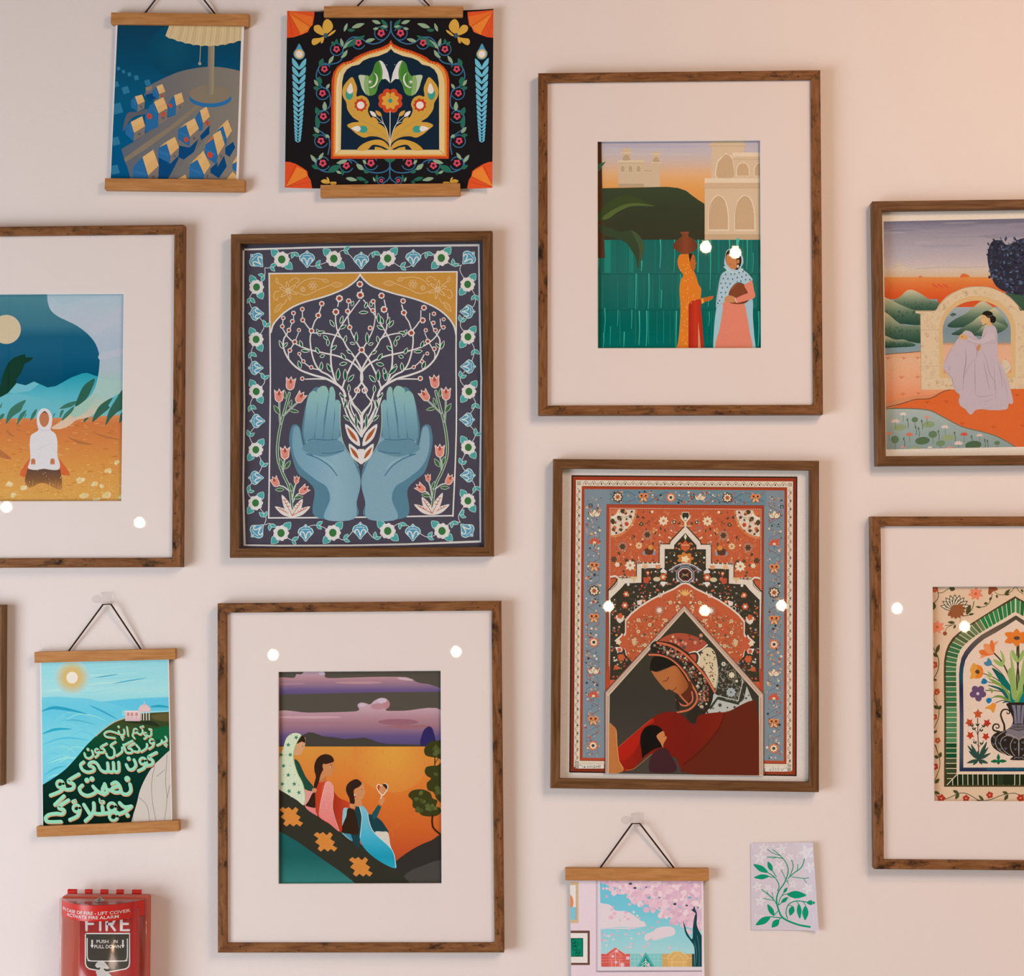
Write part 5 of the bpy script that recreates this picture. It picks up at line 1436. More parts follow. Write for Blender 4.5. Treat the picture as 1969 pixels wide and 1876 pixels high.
    # borders of the shawl round the face
    def edge(pts, w=26):
        a.line(pts, w, '#b9492f'); a.line(pts, w * .45, '#d9a878'); a.line(pts, w * .25, '#b9492f')
    a.line([(775, Y + 235), (880, Y + 250), (960, Y + 310), (1040, Y + 400), (1100, Y + 500), (1125, Y + 560), (1100, Y + 640), (1030, Y + 720)], 92, '#2f2b24')
    a.hold = True
    path = catmull([(790, Y + 235), (880, Y + 262), (960, Y + 322), (1030, Y + 410), (1085, Y + 500), (1110, Y + 570), (1085, Y + 640)], False, 9)
    for x, y in path:
        for j in range(3): a.flower(x + r.uniform(-32, 32), y + r.uniform(-32, 32), r.uniform(5, 12), 5, r.choice(('#a9553c', '#c9b79a', '#6f6a58', '#b5705a', '#8d8570', '#7a3a2c')), .3)
    a.hold = False
    edge([(780, Y + 202), (870, Y + 222), (970, Y + 280), (1060, Y + 370), (1130, Y + 460), (1180, Y + 545)], 17); edge([(722, Y + 286), (800, Y + 290), (890, Y + 330), (960, Y + 400), (1010, Y + 480), (1055, Y + 560), (1050, Y + 620), (1000, Y + 670), (920, Y + 688)], 15)
    # hair, neck, face
    a.blob([(728, Y + 392), (735, Y + 330), (760, Y + 298), (820, Y + 300), (890, Y + 335), (960, Y + 410), (1000, Y + 480), (960, Y + 440), (905, Y + 365), (820, Y + 385), (760, Y + 405)], '#231f1b')
    a.blob([(930, Y + 560), (1000, Y + 470), (1030, Y + 530), (1030, Y + 590), (1000, Y + 625), (960, Y + 600)], '#5f2f20')
    a.line([(912, Y + 570), (925, Y + 600), (985, Y + 628), (1020, Y + 600), (1025, Y + 540)], 16, '#2f2b24')
    edge([(935, Y + 565), (965, Y + 600), (1000, Y + 635)], 12); edge([(912, Y + 600), (945, Y + 635), (985, Y + 640), (1025, Y + 605), (1022, Y + 545)], 12); a.poly([(910, Y + 560), (940, Y + 640), (930, Y + 690), (912, Y + 660)], '#2f2b24')
    a.poly(catmull([(733, Y + 395), (780, Y + 405), (850, Y + 380), (905, Y + 362), (955, Y + 420), (990, Y + 480), (990, Y + 520), (940, Y + 566), (915, Y + 555), (880, Y + 535)], False, 4) + [(862, Y + 525), (842, Y + 535), (800, Y + 490), (760, Y + 440)], '', grad=('x', [(733, '#a9683e'), (900, '#b2683a'), (990, '#95522e')]))
    a.line([(820, Y + 472), (845, Y + 465), (858, Y + 442)], 5, '#4a2a1a'); a.line([(885, Y + 535), (902, Y + 528), (910, Y + 515)], 5, '#5a2a1a')
    # red robe, child
    a.blob([(500, Y + 940), (600, Y + 850), (740, Y + 730), (840, Y + 685), (940, Y + 700), (1035, Y + 775), (1070, Y + 710), (1180, Y + 690), (1280, Y + 680), (1445, Y + 605), (1475, Y + 680), (1490, Y + 850), (1490, Y + 1125), (1000, Y + 1115), (900, Y + 1000), (730, Y + 980), (600, Y + 1090), (530, Y + 1090), (500, Y + 1020)], '',
           grad=('x', [(500, '#97231a'), (750, '#7d1f16'), (1000, '#74201a'), (1200, '#7a2418'), (1400, '#6a3626'), (1490, '#6f4432')]))
    a.blob([(1260, Y + 700), (1445, Y + 605), (1475, Y + 680), (1490, Y + 1125), (1000, Y + 1115), (960, Y + 1060), (1100, Y + 920), (1210, Y + 790)], '#63281b')
    a.line([(1250, Y + 700), (1200, Y + 820), (1080, Y + 960), (960, Y + 1055)], 8, '#5a1a14')
    a.blob([(510, Y + 930), (620, Y + 840), (740, Y + 735), (750, Y + 760), (680, Y + 810), (640, Y + 930), (560, Y + 1020), (510, Y + 1010)], '#aa241a')
    a.blob([(440, Y + 790), (470, Y + 782), (495, Y + 820), (500, Y + 930), (510, Y + 1020), (545, Y + 1085), (510, Y + 1112), (440, Y + 1112)], '#b8703c'); a.line([(490, Y + 810), (500, Y + 940), (512, Y + 1030), (540, Y + 1080)], 4, '#d89860')
    a.blob([(660, Y + 900), (665, Y + 840), (700, Y + 790), (760, Y + 778), (805, Y + 800), (820, Y + 830), (790, Y + 850), (790, Y + 880), (815, Y + 910), (815, Y + 930), (760, Y + 945), (700, Y + 985), (675, Y + 1005), (668, Y + 950)], '#191715')
    a.blob([(775, Y + 850), (815, Y + 820), (828, Y + 830), (832, Y + 850), (846, Y + 862), (836, Y + 885), (822, Y + 910), (818, Y + 935), (800, Y + 900), (785, Y + 880)], '#c47a48'); a.line([(822, Y + 858), (834, Y + 856)], 3, '#4a2a1a')
    a.blob([(730, Y + 1010), (780, Y + 950), (840, Y + 940), (880, Y + 1000), (915, Y + 1075), (880, Y + 1110), (760, Y + 1110), (722, Y + 1090)], '#43262a')
    a.line([(560, Y + 1092), (620, Y + 1080), (740, Y + 980)], 4, '#b8703c'); a.line([(740, Y + 735), (600, Y + 850), (505, Y + 935)], 3, '#c0583a')
    # signature corners
    a.set_clip(px(K, [C0, C1, C2, C3]))
    a.T = None
    for x0, x1, y0, y1 in ((205, 405, Y + 1052, Y + 1082), (1530, 1715, Y + 1072, Y + 1104)): a.rect(x0, y0, x1, y1, '#d9cabb')
    SG = '#4a3d30'
    a.rect(205, Y + 1056, 228, Y + 1080, SG); a.rect(209, Y + 1060, 224, Y + 1076, '#d9cabb'); a.ell(216, Y + 1068, 4, 4, SG, n=6); a.rect(1692, Y + 1078, 1712, Y + 1102, SG); a.rect(1696, Y + 1082, 1708, Y + 1098, '#d9cabb'); a.ell(1702, Y + 1090, 4, 4, SG, n=6)
    g = lambda x, p: a.line([(x + u * 15 + (1 - v) * 3, Y + 1060 + v * 17) for u, v in p], 2.4, SG, sm=0)
    g(286, [(0, 0), (.15, 1), (.5, .4), (.8, 1), (1, 0)]); g(306, [(0, 1), (.5, 0), (1, 1)]); g(306, [(.2, .6), (.85, .6)]); g(326, [(.5, 0), (1, .3), (1, .8), (.4, 1), (0, .7), (0, .2), (.5, 0)]); g(326, [(.6, .7), (1.1, 1.1)]); g(346, [(0, 1), (.5, 0), (1, 1)]); g(346, [(.2, .6), (.85, .6)])
    g(366, [(0, 1), (0, 0), (.9, .1), (.9, .45), (0, .5), (1, 1)]); a.line([(232, Y + 1058), (250, Y + 1062), (262, Y + 1076)], 2.4, SG, sm=0); a.poly([(264, Y + 1076), (270, Y + 1062), (277, Y + 1076)], SG)
    for p in ([(1560, 1092), (1572, 1086), (1576, 1096), (1566, 1098)], [(1580, 1082), (1590, 1078), (1596, 1094), (1584, 1096)], [(1604, 1080), (1612, 1092), (1604, 1098)], [(1618, 1084), (1628, 1080), (1630, 1094), (1620, 1098)], [(1645, 1080), (1652, 1096), (1668, 1078)], [(1672, 1078), (1690, 1080)]): a.line([(x, Y + y) for x, y in p], 2.4, SG, sm=3)
    a.line([(1532, Y + 1080), (1534, Y + 1100)], 3, SG)
    a.build('art_print', root, inv)


# ================================================================== lady in a lilac dress by an arch
def art_lady():
    K = (1670, 380, 3.5385)
    q = [(1678.5, 389), (2309, 375.6), (2316, 889), (1684.7, 897.2)]
    root, inv = frame(q, M['oakdark'], 'dark brown frame at the right edge, lady in a lilac dress seated by an arch')
    sheet = [(1692, 400), (2303, 386), (2306, 882), (1696, 888)]
    a = Art(sheet, -.0085, K)
    a.rect(0, 0, 2600, 2000, '#dccbbc')
    pr = px(K, [(102, 162), (2150, 118), (2180, 1672), (121, 1712)])
    a.set_clip(pr)
    a.rect(80, 100, 2200, 560, '', grad=('y', [(160, '#6f6a7c'), (210, '#8b8391'), (280, '#9d929c'), (360, '#a99da4'), (430, '#b8a8aa'), (480, '#c4b2aa'), (540, '#ccb09a')]))
    r = a.rng
    for i in range(40):
        x, y = r.uniform(90, 2100), r.uniform(170, 420); a.ell(x, y, r.uniform(70, 200), r.uniform(4, 11), mix('#7c7686', '#b7abb2', (y - 170) / 260 * .6 + r.random() * .4), rot=-.02)
    a.blob([(155, 487), (170, 470), (200, 452), (235, 450), (260, 462), (290, 470), (285, 486)], '#c9b4a4'); a.line([(160, 485), (200, 462), (240, 460), (290, 478)], 2, '#a8917f'); a.line([(290, 488), (400, 478), (540, 472), (640, 475), (800, 470)], 3, '#ab9585')
    a.rect(80, 485, 2200, 560, '', grad=('y', [(485, '#c8b5a6'), (535, '#c9a98c')]))
    a.rect(80, 540, 2200, 760, '', grad=('y', [(535, '#d08a4a'), (580, '#d07440'), (640, '#cf5e30'), (700, '#c94f28')]))
    a.blob([(340, 543), (350, 530), (370, 540)], '#c8764a'); a.blob([(622, 540), (640, 517), (665, 520), (690, 536), (660, 542)], '#cc6a38')
    for i in range(9): a.ell(440 + i * 12, 592 + (i % 3) * 7, 9, 7, '#cc5838', n=8)

    def hill(pts, y0, y1):
        a.blob(pts, '', grad=('y', [(y0, '#c4b494'), (y0 + (y1 - y0) * .3, '#8f967c'), (y0 + (y1 - y0) * .65, '#4f6653'), (y1, '#2f4a3e')]))
        lo = max(p[1] for p in pts)
        a.hold = True
        xs = [p[0] for p in pts]
        for i in range(26):
            x = r.uniform(min(xs) + 25, max(xs) - 20); y = r.uniform(y0 + (y1 - y0) * .5, y1 - 8); a.poly([(x - 4, y + 8), (x, y - 9), (x + 4, y + 8)], mix('#3d5746', '#2c4438', r.random()))
        a.hold = False
    a.rect(80, 690, 470, 1100, '#7f8f96')
    hill([(170, 720), (220, 670), (260, 632), (300, 628), (350, 650), (420, 695), (480, 715), (500, 800), (300, 820)], 628, 780)
    hill([(80, 680), (130, 685), (200, 720), (300, 762), (360, 775), (365, 860), (250, 860), (80, 830)], 685, 850)
    hill([(80, 780), (130, 790), (190, 840), (250, 870), (365, 880), (365, 985), (250, 975), (80, 970)], 790, 970)
    hill([(80, 935), (130, 945), (180, 965), (240, 965), (290, 985), (320, 1000), (300, 1012), (200, 1018), (80, 1015)], 945, 1015)
    a.poly([(80, 1075), (150, 1060), (240, 1055), (330, 1045), (700, 1040), (700, 1450), (80, 1450)], '', grad=('y', [(1045, '#d29a72'), (1100, '#d6a684'), (1250, '#d99a78'), (1400, '#d88058')]))
    a.line([(80, 1075), (150, 1062), (240, 1056), (360, 1046)], 5, '#7d5540')
    a.poly([(80, 1435), (220, 1405), (330, 1372), (420, 1365), (500, 1320), (560, 1300), (2200, 1260), (2200, 1760), (80, 1760)], '#ce6434')
    a.blob([(80, 1450), (180, 1420), (260, 1385), (340, 1365), (430, 1362), (480, 1330), (540, 1310), (420, 1340), (300, 1350), (180, 1380), (80, 1400)], '#c98560')
    a.line([(110, 1428), (220, 1402), (320, 1372), (420, 1365), (500, 1322), (560, 1304)], 6, '#7a4a34')
    tuft = lambda x, y, c: [a.line([(x, y), (x + 10 * math.sin(t), y - 10), (x + 22 * math.sin(t), y - 20 * math.cos(t * .8))], 2.5, c) for t in (-1.1, -.5, 0, .5, 1.1)]
    for x, y in ((130, 1100), (240, 1100), (335, 1098), (225, 1230), (335, 1228), (235, 1345), (340, 1340)): tuft(x, y, '#c4704a')
    for x, y in ((530, 1395), (850, 1570), (400, 1400), (640, 1545), (1010, 1350), (1045, 1560)): tuft(x, y, '#b8502a')
    # tree
    a.blob([(900, 690), (960, 640), (1100, 640), (1300, 640), (1300, 760), (1050, 770), (960, 760)], '#3c5544')
    a.blob([(820, 480), (810, 380), (840, 300), (900, 290), (940, 320), (1000, 300), (1060, 275), (1300, 260), (1500, 400), (1450, 600), (1200, 680), (1020, 660), (930, 640), (860, 590)], '#33323f')
    a.hold = True
    for i in range(520):
        t = r.random() * 6.3; x = r.uniform(815, 1420); y = r.uniform(285, 660)
        if (x < 900 and y > 300 + 3.6 * (x - 700)) or (x < 860 and y < 300): continue
        if y > 600 - (930 - x) * .55 and x < 930: continue
        a.leaf(x, y, x + 26 * math.cos(t), y + 26 * math.sin(t), 12, r.choice(('#2c2b38', '#3a3c4c', '#46526a', '#2a2833', '#39424f', '#596a80', '#46405a')))
    a.hold = False
    # arch of carved stone
    ST, SL = '#cfb595', '#bb9f7e'
    a.poly([(320, 768), (450, 768)] + [(745 - 300 * math.cos(t) * 1.0, 835 - 232 * math.sin(t)) for t in (0.28 + (PI - .56) * i / 16 for i in range(17))] + [(1040, 768), (2200, 740), (2200, 1290), (358, 1306), (353, 790), (320, 785)], ST)
    a.line([(320, 770), (450, 768), (500, 705), (580, 645), (660, 612), (745, 604), (830, 612), (920, 650), (990, 705), (1040, 762)], 4, '#a98c6c')
    a.line([(353, 785), (358, 1305)], 3, '#a98c6c')
    a.hold = True
    for i in range(430):
        x, y = r.uniform(362, 1120), r.uniform(615, 1300)
        if y < 770 and math.hypot((x - 745) / 300, (y - 835) / 228) > .98: continue
        if 478 < x < 1002 and y > 900 and y < 1230: continue
        if math.hypot((x - 742) / 262, (y - 905) / 238) < 1: continue
        a.ring(x, y, r.uniform(6, 11), 2.2, mix(SL, '#b08f6c', r.random() * .5), r.uniform(0, 360), r.uniform(400, 620), n=7)
    a.hold = False
    for y in (900, 1145): a.line([(358, y), (478, y)], 3, SL)
    a.poly([(482, 1228), (480, 1000)] + [(740 - 262 * math.cos(t), 905 - 238 * math.sin(t)) for t in (PI * i / 20 for i in range(21))] + [(1000, 1000), (1000, 1222)], '#cba878')
    inn = [(510, 1196), (508, 1000)] + [(736 - 232 * math.cos(t), 905 - 205 * math.sin(t)) for t in (PI * i / 20 for i in range(21))] + [(968, 1000), (972, 1192)]
    # view through the arch, built up from strips clipped to its shape
    K2 = (1800, 560, 7.503)
    a.poly(inn, '', grad=('y', [(700, '#c9522c'), (742, '#c9522c'), (745, '#9aa0a4'), (900, '#76868e'), (985, '#7f8c90'), (992, '#b98a68'), (1010, '#d3a284'), (1100, '#d6a488'), (1196, '#cf8a5c')]))
    a.crop = K2
    hill([(165, 490), (230, 430), (330, 370), (430, 320), (520, 240), (640, 150), (720, 160), (830, 240), (880, 330), (700, 480), (350, 520), (200, 520)], 150, 520)
    hill([(690, 340), (780, 270), (850, 245), (930, 320), (1000, 430), (1030, 515), (900, 600), (760, 560)], 245, 590)
    hill([(222, 615), (300, 570), (400, 510), (520, 440), (640, 350), (760, 360), (880, 440), (1020, 515), (890, 605), (640, 640), (300, 632)], 350, 640)
    hill([(520, 620), (600, 570), (680, 500), (780, 480), (880, 610), (700, 650)], 480, 650)
    a.blob([(200, 350), (240, 310), (290, 330), (270, 350)], '#465c4c')
    a.blob([(960, 1000), (1020, 995), (1070, 1060), (1075, 1110), (1040, 1165), (1000, 1180), (960, 1120)], '#c9b79f'); a.line([(975, 1140), (1010, 1120), (1060, 1080)], 4, '#a08c74')
    for x, y in ((240, 750), (960, 730), (1000, 985)): tuft(x, y, '#c4704a')
    # the lady
    LI, LD = '#b8a6ac', '#8f7f8c'
    a.blob([(395, 585), (440, 565), (510, 590), (560, 650), (640, 690), (690, 540), (760, 490), (820, 490), (870, 550), (885, 680), (890, 950), (960, 1080), (1040, 1300), (1110, 1570), (1090, 1625), (1050, 1620), (1030, 1690), (970, 1710), (880, 1715), (760, 1712), (640, 1700), (560, 1720), (520, 1770), (480, 1770), (420, 1700),
            (350, 1650), (325, 1580), (340, 1500), (280, 1440), (250, 1360), (200, 1240), (120, 1140), (105, 1060), (170, 900), (250, 780), (310, 690)], LI)
    for p, w in (([(420, 820), (430, 1000), (400, 1200), (385, 1430)], 12), ([(575, 960), (460, 1090), (405, 1250)], 5), ([(560, 970), (560, 1250), (565, 1480)], 8), ([(650, 820), (720, 980), (770, 1180), (840, 1300), (850, 1450)], 6), ([(680, 1000), (720, 1200), (780, 1450)], 8), ([(780, 880), (800, 1150)], 5),
                 ([(820, 960), (850, 1300), (860, 1600)], 5), ([(890, 1000), (940, 1250), (960, 1400)], 7), ([(900, 1060), (1000, 1350), (1040, 1600)], 4), ([(565, 1490), (640, 1520), (840, 1490)], 6), ([(640, 1540), (650, 1690)], 6), ([(660, 1590), (740, 1580), (830, 1540)], 4), ([(650, 1670), (720, 1690), (830, 1650)], 4),
                 ([(120, 1130), (220, 1240), (260, 1370), (330, 1440)], 6), ([(180, 1060), (190, 1140), (215, 1060)], 5), ([(250, 780), (170, 920), (120, 1040)], 5), ([(560, 760), (590, 860), (580, 960)], 9), ([(880, 1550), (890, 1700)], 4), ([(930, 1560), (940, 1700)], 4), ([(980, 1540), (1040, 1640)], 4),
                 ([(400, 1620), (420, 1690)], 4), ([(460, 1600), (450, 1720)], 4), ([(520, 1600), (500, 1740)], 4), ([(580, 1600), (560, 1700)], 4), ([(350, 1520), (370, 1640)], 4), ([(730, 540), (690, 640), (640, 700)], 5), ([(840, 560), (870, 680), (845, 740), (700, 760)], 5)):
        a.line(p, w, LD, belly=True)
    a.blob([(430, 650), (520, 690), (620, 700), (700, 650), (790, 600), (860, 640), (820, 720), (700, 760), (580, 760), (460, 710)], '#bcaab0')
    a.line([(440, 705), (560, 752), (680, 762), (830, 700)], 5, LD); a.line([(470, 650), (600, 700), (690, 650)], 4, LD)
    a.blob([(330, 650), (370, 615), (440, 640), (450, 690), (380, 692), (330, 680)], '#c99a64'); a.ell(375, 655, 8, 7, '#7a4030', n=8)
    a.blob([(588, 790), (620, 770), (645, 780), (630, 830), (605, 865), (590, 830)], '#c28250')
    a.blob([(725, 470), (760, 390), (780, 440), (810, 490), (760, 500)], '#cb9e6c')
    a.blob([(665, 330), (720, 350), (760, 390), (740, 440), (700, 470), (665, 480), (655, 440), (640, 425), (655, 390)], '#cfa473')
    a.blob([(660, 335), (690, 295), (750, 282), (810, 310), (820, 345), (860, 380), (855, 440), (820, 458), (785, 440), (775, 385), (740, 380), (700, 345)], '#26231f'); a.line([(670, 335), (740, 360), (815, 352)], 4, '#8a8478')
    a.line([(668, 378), (690, 382)], 4, '#6a4a34'); a.line([(655, 445), (672, 447)], 4, '#a86048')
    a.crop = K
    # pond
    a.poly(catmull([(80, 1440), (160, 1435), (300, 1436), (420, 1450), (520, 1500), (640, 1560), (760, 1590), (860, 1620), (950, 1665), (1030, 1712)], False, 4) + [(1030, 1760), (80, 1760)], '', grad=('y', [(1435, '#a3aaa4'), (1600, '#8f9c98'), (1712, '#84928f')]))
    a.line([(80, 1440), (160, 1434), (300, 1435), (420, 1449), (520, 1499), (640, 1559), (760, 1589), (860, 1619), (950, 1664), (1025, 1712)], 7, '#6f6a58')
    for x, y, rx, ry, c in ((215, 1563, 47, 22, '#8e9874'), (410, 1543, 42, 22, '#85946e'), (367, 1653, 50, 26, '#54694c'), (540, 1632, 44, 22, '#8e9874'), (713, 1682, 56, 28, '#4c6248'), (315, 1705, 40, 14, '#8e9874'), (437, 1610, 30, 24, '#5f7658'), (180, 1645, 27, 26, '#5f7658'), (490, 1670, 32, 20, '#6f8462'), (315, 1510, 22, 18, '#5f7658'), (875, 1668, 20, 14, '#5f7658')):
        a.ell(x, y, rx, ry, c, rot=-.1); a.line([(x, y + ry), (x + 4, y + ry + 40)], 3, '#54694c') if ry < rx * 1.0 and rx < 34 else None

    def lotus(x, y, s_, c):
        for t in (-1.3, -.8, -.3, .3, .8, 1.3): a.leaf(x, y, x + s_ * math.sin(t), y - s_ * math.cos(t) * .8, s_ * .34, c)
    for x, y, s_, c in ((183, 1528, 34, '#d8b8b0'), (235, 1478, 26, '#d4c8b8'), (398, 1500, 24, '#cf8a78'), (278, 1618, 30, '#c96a52'), (520, 1566, 30, '#d4b8b0'), (650, 1616, 30, '#c4503c'), (612, 1678, 34, '#d8b8b0'), (138, 1610, 24, '#cc7a60'), (755, 1622, 26, '#d4b0a4'), (548, 1705, 22, '#cf8a78'), (235, 1700, 20, '#cf8a88'), (418, 1702, 18, '#d4c8b8')):
        a.line([(x, y), (x + 3, y + 46)], 3, '#5f6f52'); lotus(x, y, s_, c)
    for x, y in ((265, 1510), (320, 1560), (340, 1570), (240, 1640), (585, 1600), (700, 1625), (790, 1650), (808, 1655), (475, 1590), (362, 1520)): a.line([(x, y), (x + 6, y + 30), (x + 4, y + 55)], 4, '#4f5f48'); a.ell(x, y, 6, 11, '#5f6a50', n=8)
    a.build('art_print', root, inv)


# ================================================================== vase of flowers in a tiled niche
def art_vase():
    K = (1780, 1115, 8.529)
    B = 1833.7
    q = [(1675.2, 993.2), (2222.4, 992.0), (2231.5, 1674.5), (1680.9, 1671.9)]
    win = [(1792.4, 1127), (2112, 1126), (2117, 1542.5), (1795.8, 1541)]
    root, inv = frame(q, M['walnut'], 'distressed wood frame at the right edge, dark vase of flowers in a green tiled arch', win)
    a = Art(grow(win, 2.5), -.009, K)
    a.rect(60, 60, 3000, 3700, '', grad=('x', [(100, '#cfa98a'), (330, '#d8b698'), (3000, '#d8b698')]))
    BR, GR, CRM = '#4a3d28', '#4f5a38', '#dcbfa8'
    ax = lambda y: 1470 + y * .006

    def outline(off):
        e = off if off < 300 else 316
        foot = [(300 + e, B + 1555 - e), (304 + e, B + 400)]
        return foot + {0: [(296, 1500), (300, 1330), (325, 1180), (370, 1060), (440, 950), (540, 860), (700, 740), (1000, 550), (1250, 395), (1466, 265)],
                       34: [(330, 1500), (336, 1320), (362, 1180), (410, 1060), (490, 950), (580, 862), (730, 750), (1010, 570), (1255, 425), (1466, 306)],
                       205: [(497, 1500), (505, 1350), (530, 1225), (580, 1125), (650, 1045), (740, 970), (860, 885), (1080, 752), (1285, 628), (1466, 517)],
                       252: [(545, 1550), (556, 1410), (585, 1275), (640, 1170), (715, 1075), (800, 990), (910, 900), (1110, 785), (1300, 685), (1478, 578)],
                       318: [(610, 1560), (620, 1440), (650, 1315), (702, 1220), (775, 1130), (855, 1050), (960, 965), (1150, 860), (1320, 755), (1478, 650)]}[off]

    def shell(off, col, **k):
        o = outline(off); a.poly(o + [(2 * ax(y) - x, y) for x, y in o[::-1][1:]], col, **k)
    shell(0, BR); shell(34, '#2f6a45', grad=('y', [(330, '#2c8044'), (600, '#44663f'), (1000, '#6a7048'), (1300, '#356a40'), (1900, '#3a6a44'), (2500, '#4a7a55'), (2900, '#1f4a2c'), (3300, '#2c3522')]))
    # tile joints
    gr_o, gr_i = outline(34), outline(205)
    gr_o[0], gr_i[0] = (334, B + 1338), (505, B + 1338)

    def walk(n):
        seg = [math.hypot(b[0] - c[0], b[1] - c[1]) for b, c in zip(gr_o, gr_o[1:])]
        tot, oo, ii = sum(seg), [], []
        for i in range(n):
            d = tot * i / (n - 1)
            for k, L in enumerate(seg):
                if d <= L + 1e-6: break
                d -= L
            t = d / L
            for g, o in ((gr_o, oo), (gr_i, ii)): o.append((g[k][0] + (g[k + 1][0] - g[k][0]) * t, g[k][1] + (g[k + 1][1] - g[k][1]) * t))
        return oo, ii
    r = a.rng
    o_, i_ = walk(42)

    def tiles():
        a.hold = True
        for j in range(41):
            y = (o_[j][1] + o_[j + 1][1]) / 2; base = '#2c7a44' if y < 650 else '#66704a' if y < 1000 else '#3a6a42' if y < 2100 else '#528057' if y < 2700 else '#154a2a' if y < 2950 else '#333a26'
            a.poly([o_[j], o_[j + 1], i_[j + 1], i_[j]], mix(base, '#20301c' if j % 2 else '#6a9068', r.random() * .35))
        a.hold = False
        a.hold = True
        for p0, p1 in list(zip(o_, i_))[1:]: a.line([p0, p1], 11, '#d9cba8', sm=0)
        for j in range(17):
            x = 350 + j * 85; a.poly([(x, B + 1340), (x + 85, B + 1340), (x + 85, B + 1525), (x, B + 1525)], mix('#2c3824', '#1c2416', r.random()))
        a.hold = False
        a.hold = True
        for j in range(14): x = 440 + j * 83; a.line([(x, B + 1342), (x + 3, B + 1524)], 11, '#d9cba8', sm=0)
        a.hold = False
        a.poly([(345, B + 1340), (520, B + 1340), (352, B + 1522)], '#3a3a24')
        for j in range(2): a.line([(350, B + 1335 + j * 85), (520 - j * 85, B + 1335 + j * 85)], 10, '#d9cba8', sm=0)
        a.line([(352, B + 1522), (520, B + 1345)], 13, '#d9cba8', sm=0)
    a.both(ax, tiles)
    shell(205, CRM); shell(252, '#44424a', grad=('y', [(580, '#4a4438'), (900, '#6a5a4a'), (1300, '#34384a'), (1600, '#174a5c'), (1800, '#262a48'), (2300, '#46465a'), (2900, '#3f4c5c'), (3100, '#24304a')]))
    a.rect(1000, B + 1215, 1700, B + 1285, '#1f4a60'); shell(318, '#dcc0ac')
    # leaves and stems of the bouquet
    def st(p, w=14, c='#3c3f26'): a.line(p, w, c)
    def bouquet():
        st([(1120, 1200), (1240, 1330), (1340, 1520), (1420, 1760), (1470, B + 60)], 24, '#33401f'); st([(1500, 1060), (1498, 1300), (1525, 1560), (1520, 1800)], 24, '#3a3f26')
        st([(1070, 1375), (1200, 1480), (1300, 1600)], 12); st([(945, 1532), (1100, 1590), (1250, 1690), (1350, 1800)], 14, '#3a4a22'); st([(1005, 1668), (1150, 1700), (1300, 1790)], 10); st([(980, 1808), (1180, 1815), (1300, 1850)], 14)
        st([(1075, B + 100), (1200, B + 70), (1330, B + 110)], 10); st([(1150, B + 180), (1240, B + 140), (1340, B + 150)], 12)
        a.blob([(1085, 1440), (1200, 1500), (1330, 1640), (1450, 1830), (1530, B + 60), (1560, B + 180), (1420, B + 180), (1380, B + 0), (1250, 1720), (1150, 1560)], '', grad=('y', [(1440, '#1d4c4a'), (1650, '#12685c'), (1900, '#135f70'), (2020, '#1c7a8a')]))
        a.blob([(1030, 1610), (1150, 1650), (1280, 1740), (1360, B + 0), (1420, B + 150), (1340, B + 130), (1250, B - 60), (1130, 1700)], '#7a9444'); a.blob([(1010, 1720), (1150, 1740), (1280, 1800), (1360, B + 100), (1400, B + 180), (1330, B + 120), (1220, B - 20), (1100, 1760)], '#205c58')
        a.blob([(1380, 1170), (1430, 1350), (1480, 1600), (1520, 1800), (1530, B + 150), (1450, B + 100), (1420, 1700), (1400, 1450)], '#93a860'); a.blob([(1612, 1440), (1590, 1600), (1560, 1750), (1530, B + 120), (1600, B + 100), (1640, 1700), (1680, 1500)], '#8fa25c')
        a.blob([(1450, B - 20), (1520, B + 90), (1560, B + 190), (1380, B + 190), (1360, B + 100)], '#7c9c3e'); a.blob([(1380, B - 20), (1440, B + 40), (1500, B + 190), (1400, B + 190)], '#127078')
        a.blob([(1220, 1150), (1280, 1230), (1298, 1330), (1270, 1410), (1220, 1415), (1190, 1370), (1250, 1330), (1240, 1240)], '#93a860'); a.blob([(1105, 1305), (1180, 1315), (1250, 1370), (1220, 1410), (1150, 1370)], '#93a860')
        a.blob([(1395, 1160), (1460, 1190), (1490, 1270), (1498, 1345), (1440, 1300)], '#93a860'); a.blob([(1600, 1140), (1560, 1190), (1510, 1270), (1500, 1345), (1560, 1290), (1590, 1220)], '#93a860')
        a.blob([(1012, 1492), (1070, 1530), (1095, 1580), (1050, 1600), (975, 1585), (1040, 1570)], '#93a860'); a.blob([(1025, 1770), (1080, 1780), (1110, 1810), (1080, 1855), (1060, 1810)], '#7a9444')
        a.blob([(1080, B + 100), (1160, B + 55), (1260, B + 65), (1360, B + 130), (1340, B + 160), (1240, B + 100), (1140, B + 90)], '#6f8c44'); a.blob([(1255, B + 185), (1290, B + 155), (1360, B + 150), (1400, B + 185), (1330, B + 170)], '#1c4a4a')
        a.poly([(1280, B + 50), (1600, B + 50), (1600, B + 190), (1340, B + 190)], '#2c7a5a') if False else None
    bouquet()
    a.T = lambda x, y: (2 * 1510 - x, y); bouquet(); a.T = None
    # blooms
    OR = '#d9752e'
    for k in range(6): t = -PI / 2 + k * PI / 3; a.leaf(1490, 945, 1490 + (230 if k % 3 else 155) * math.cos(t), 945 + 150 * math.sin(t), 120, OR)
    a.ell(1490, 945, 120, 90, OR); a.ell(1492, 950, 52, 32, '#57463c')

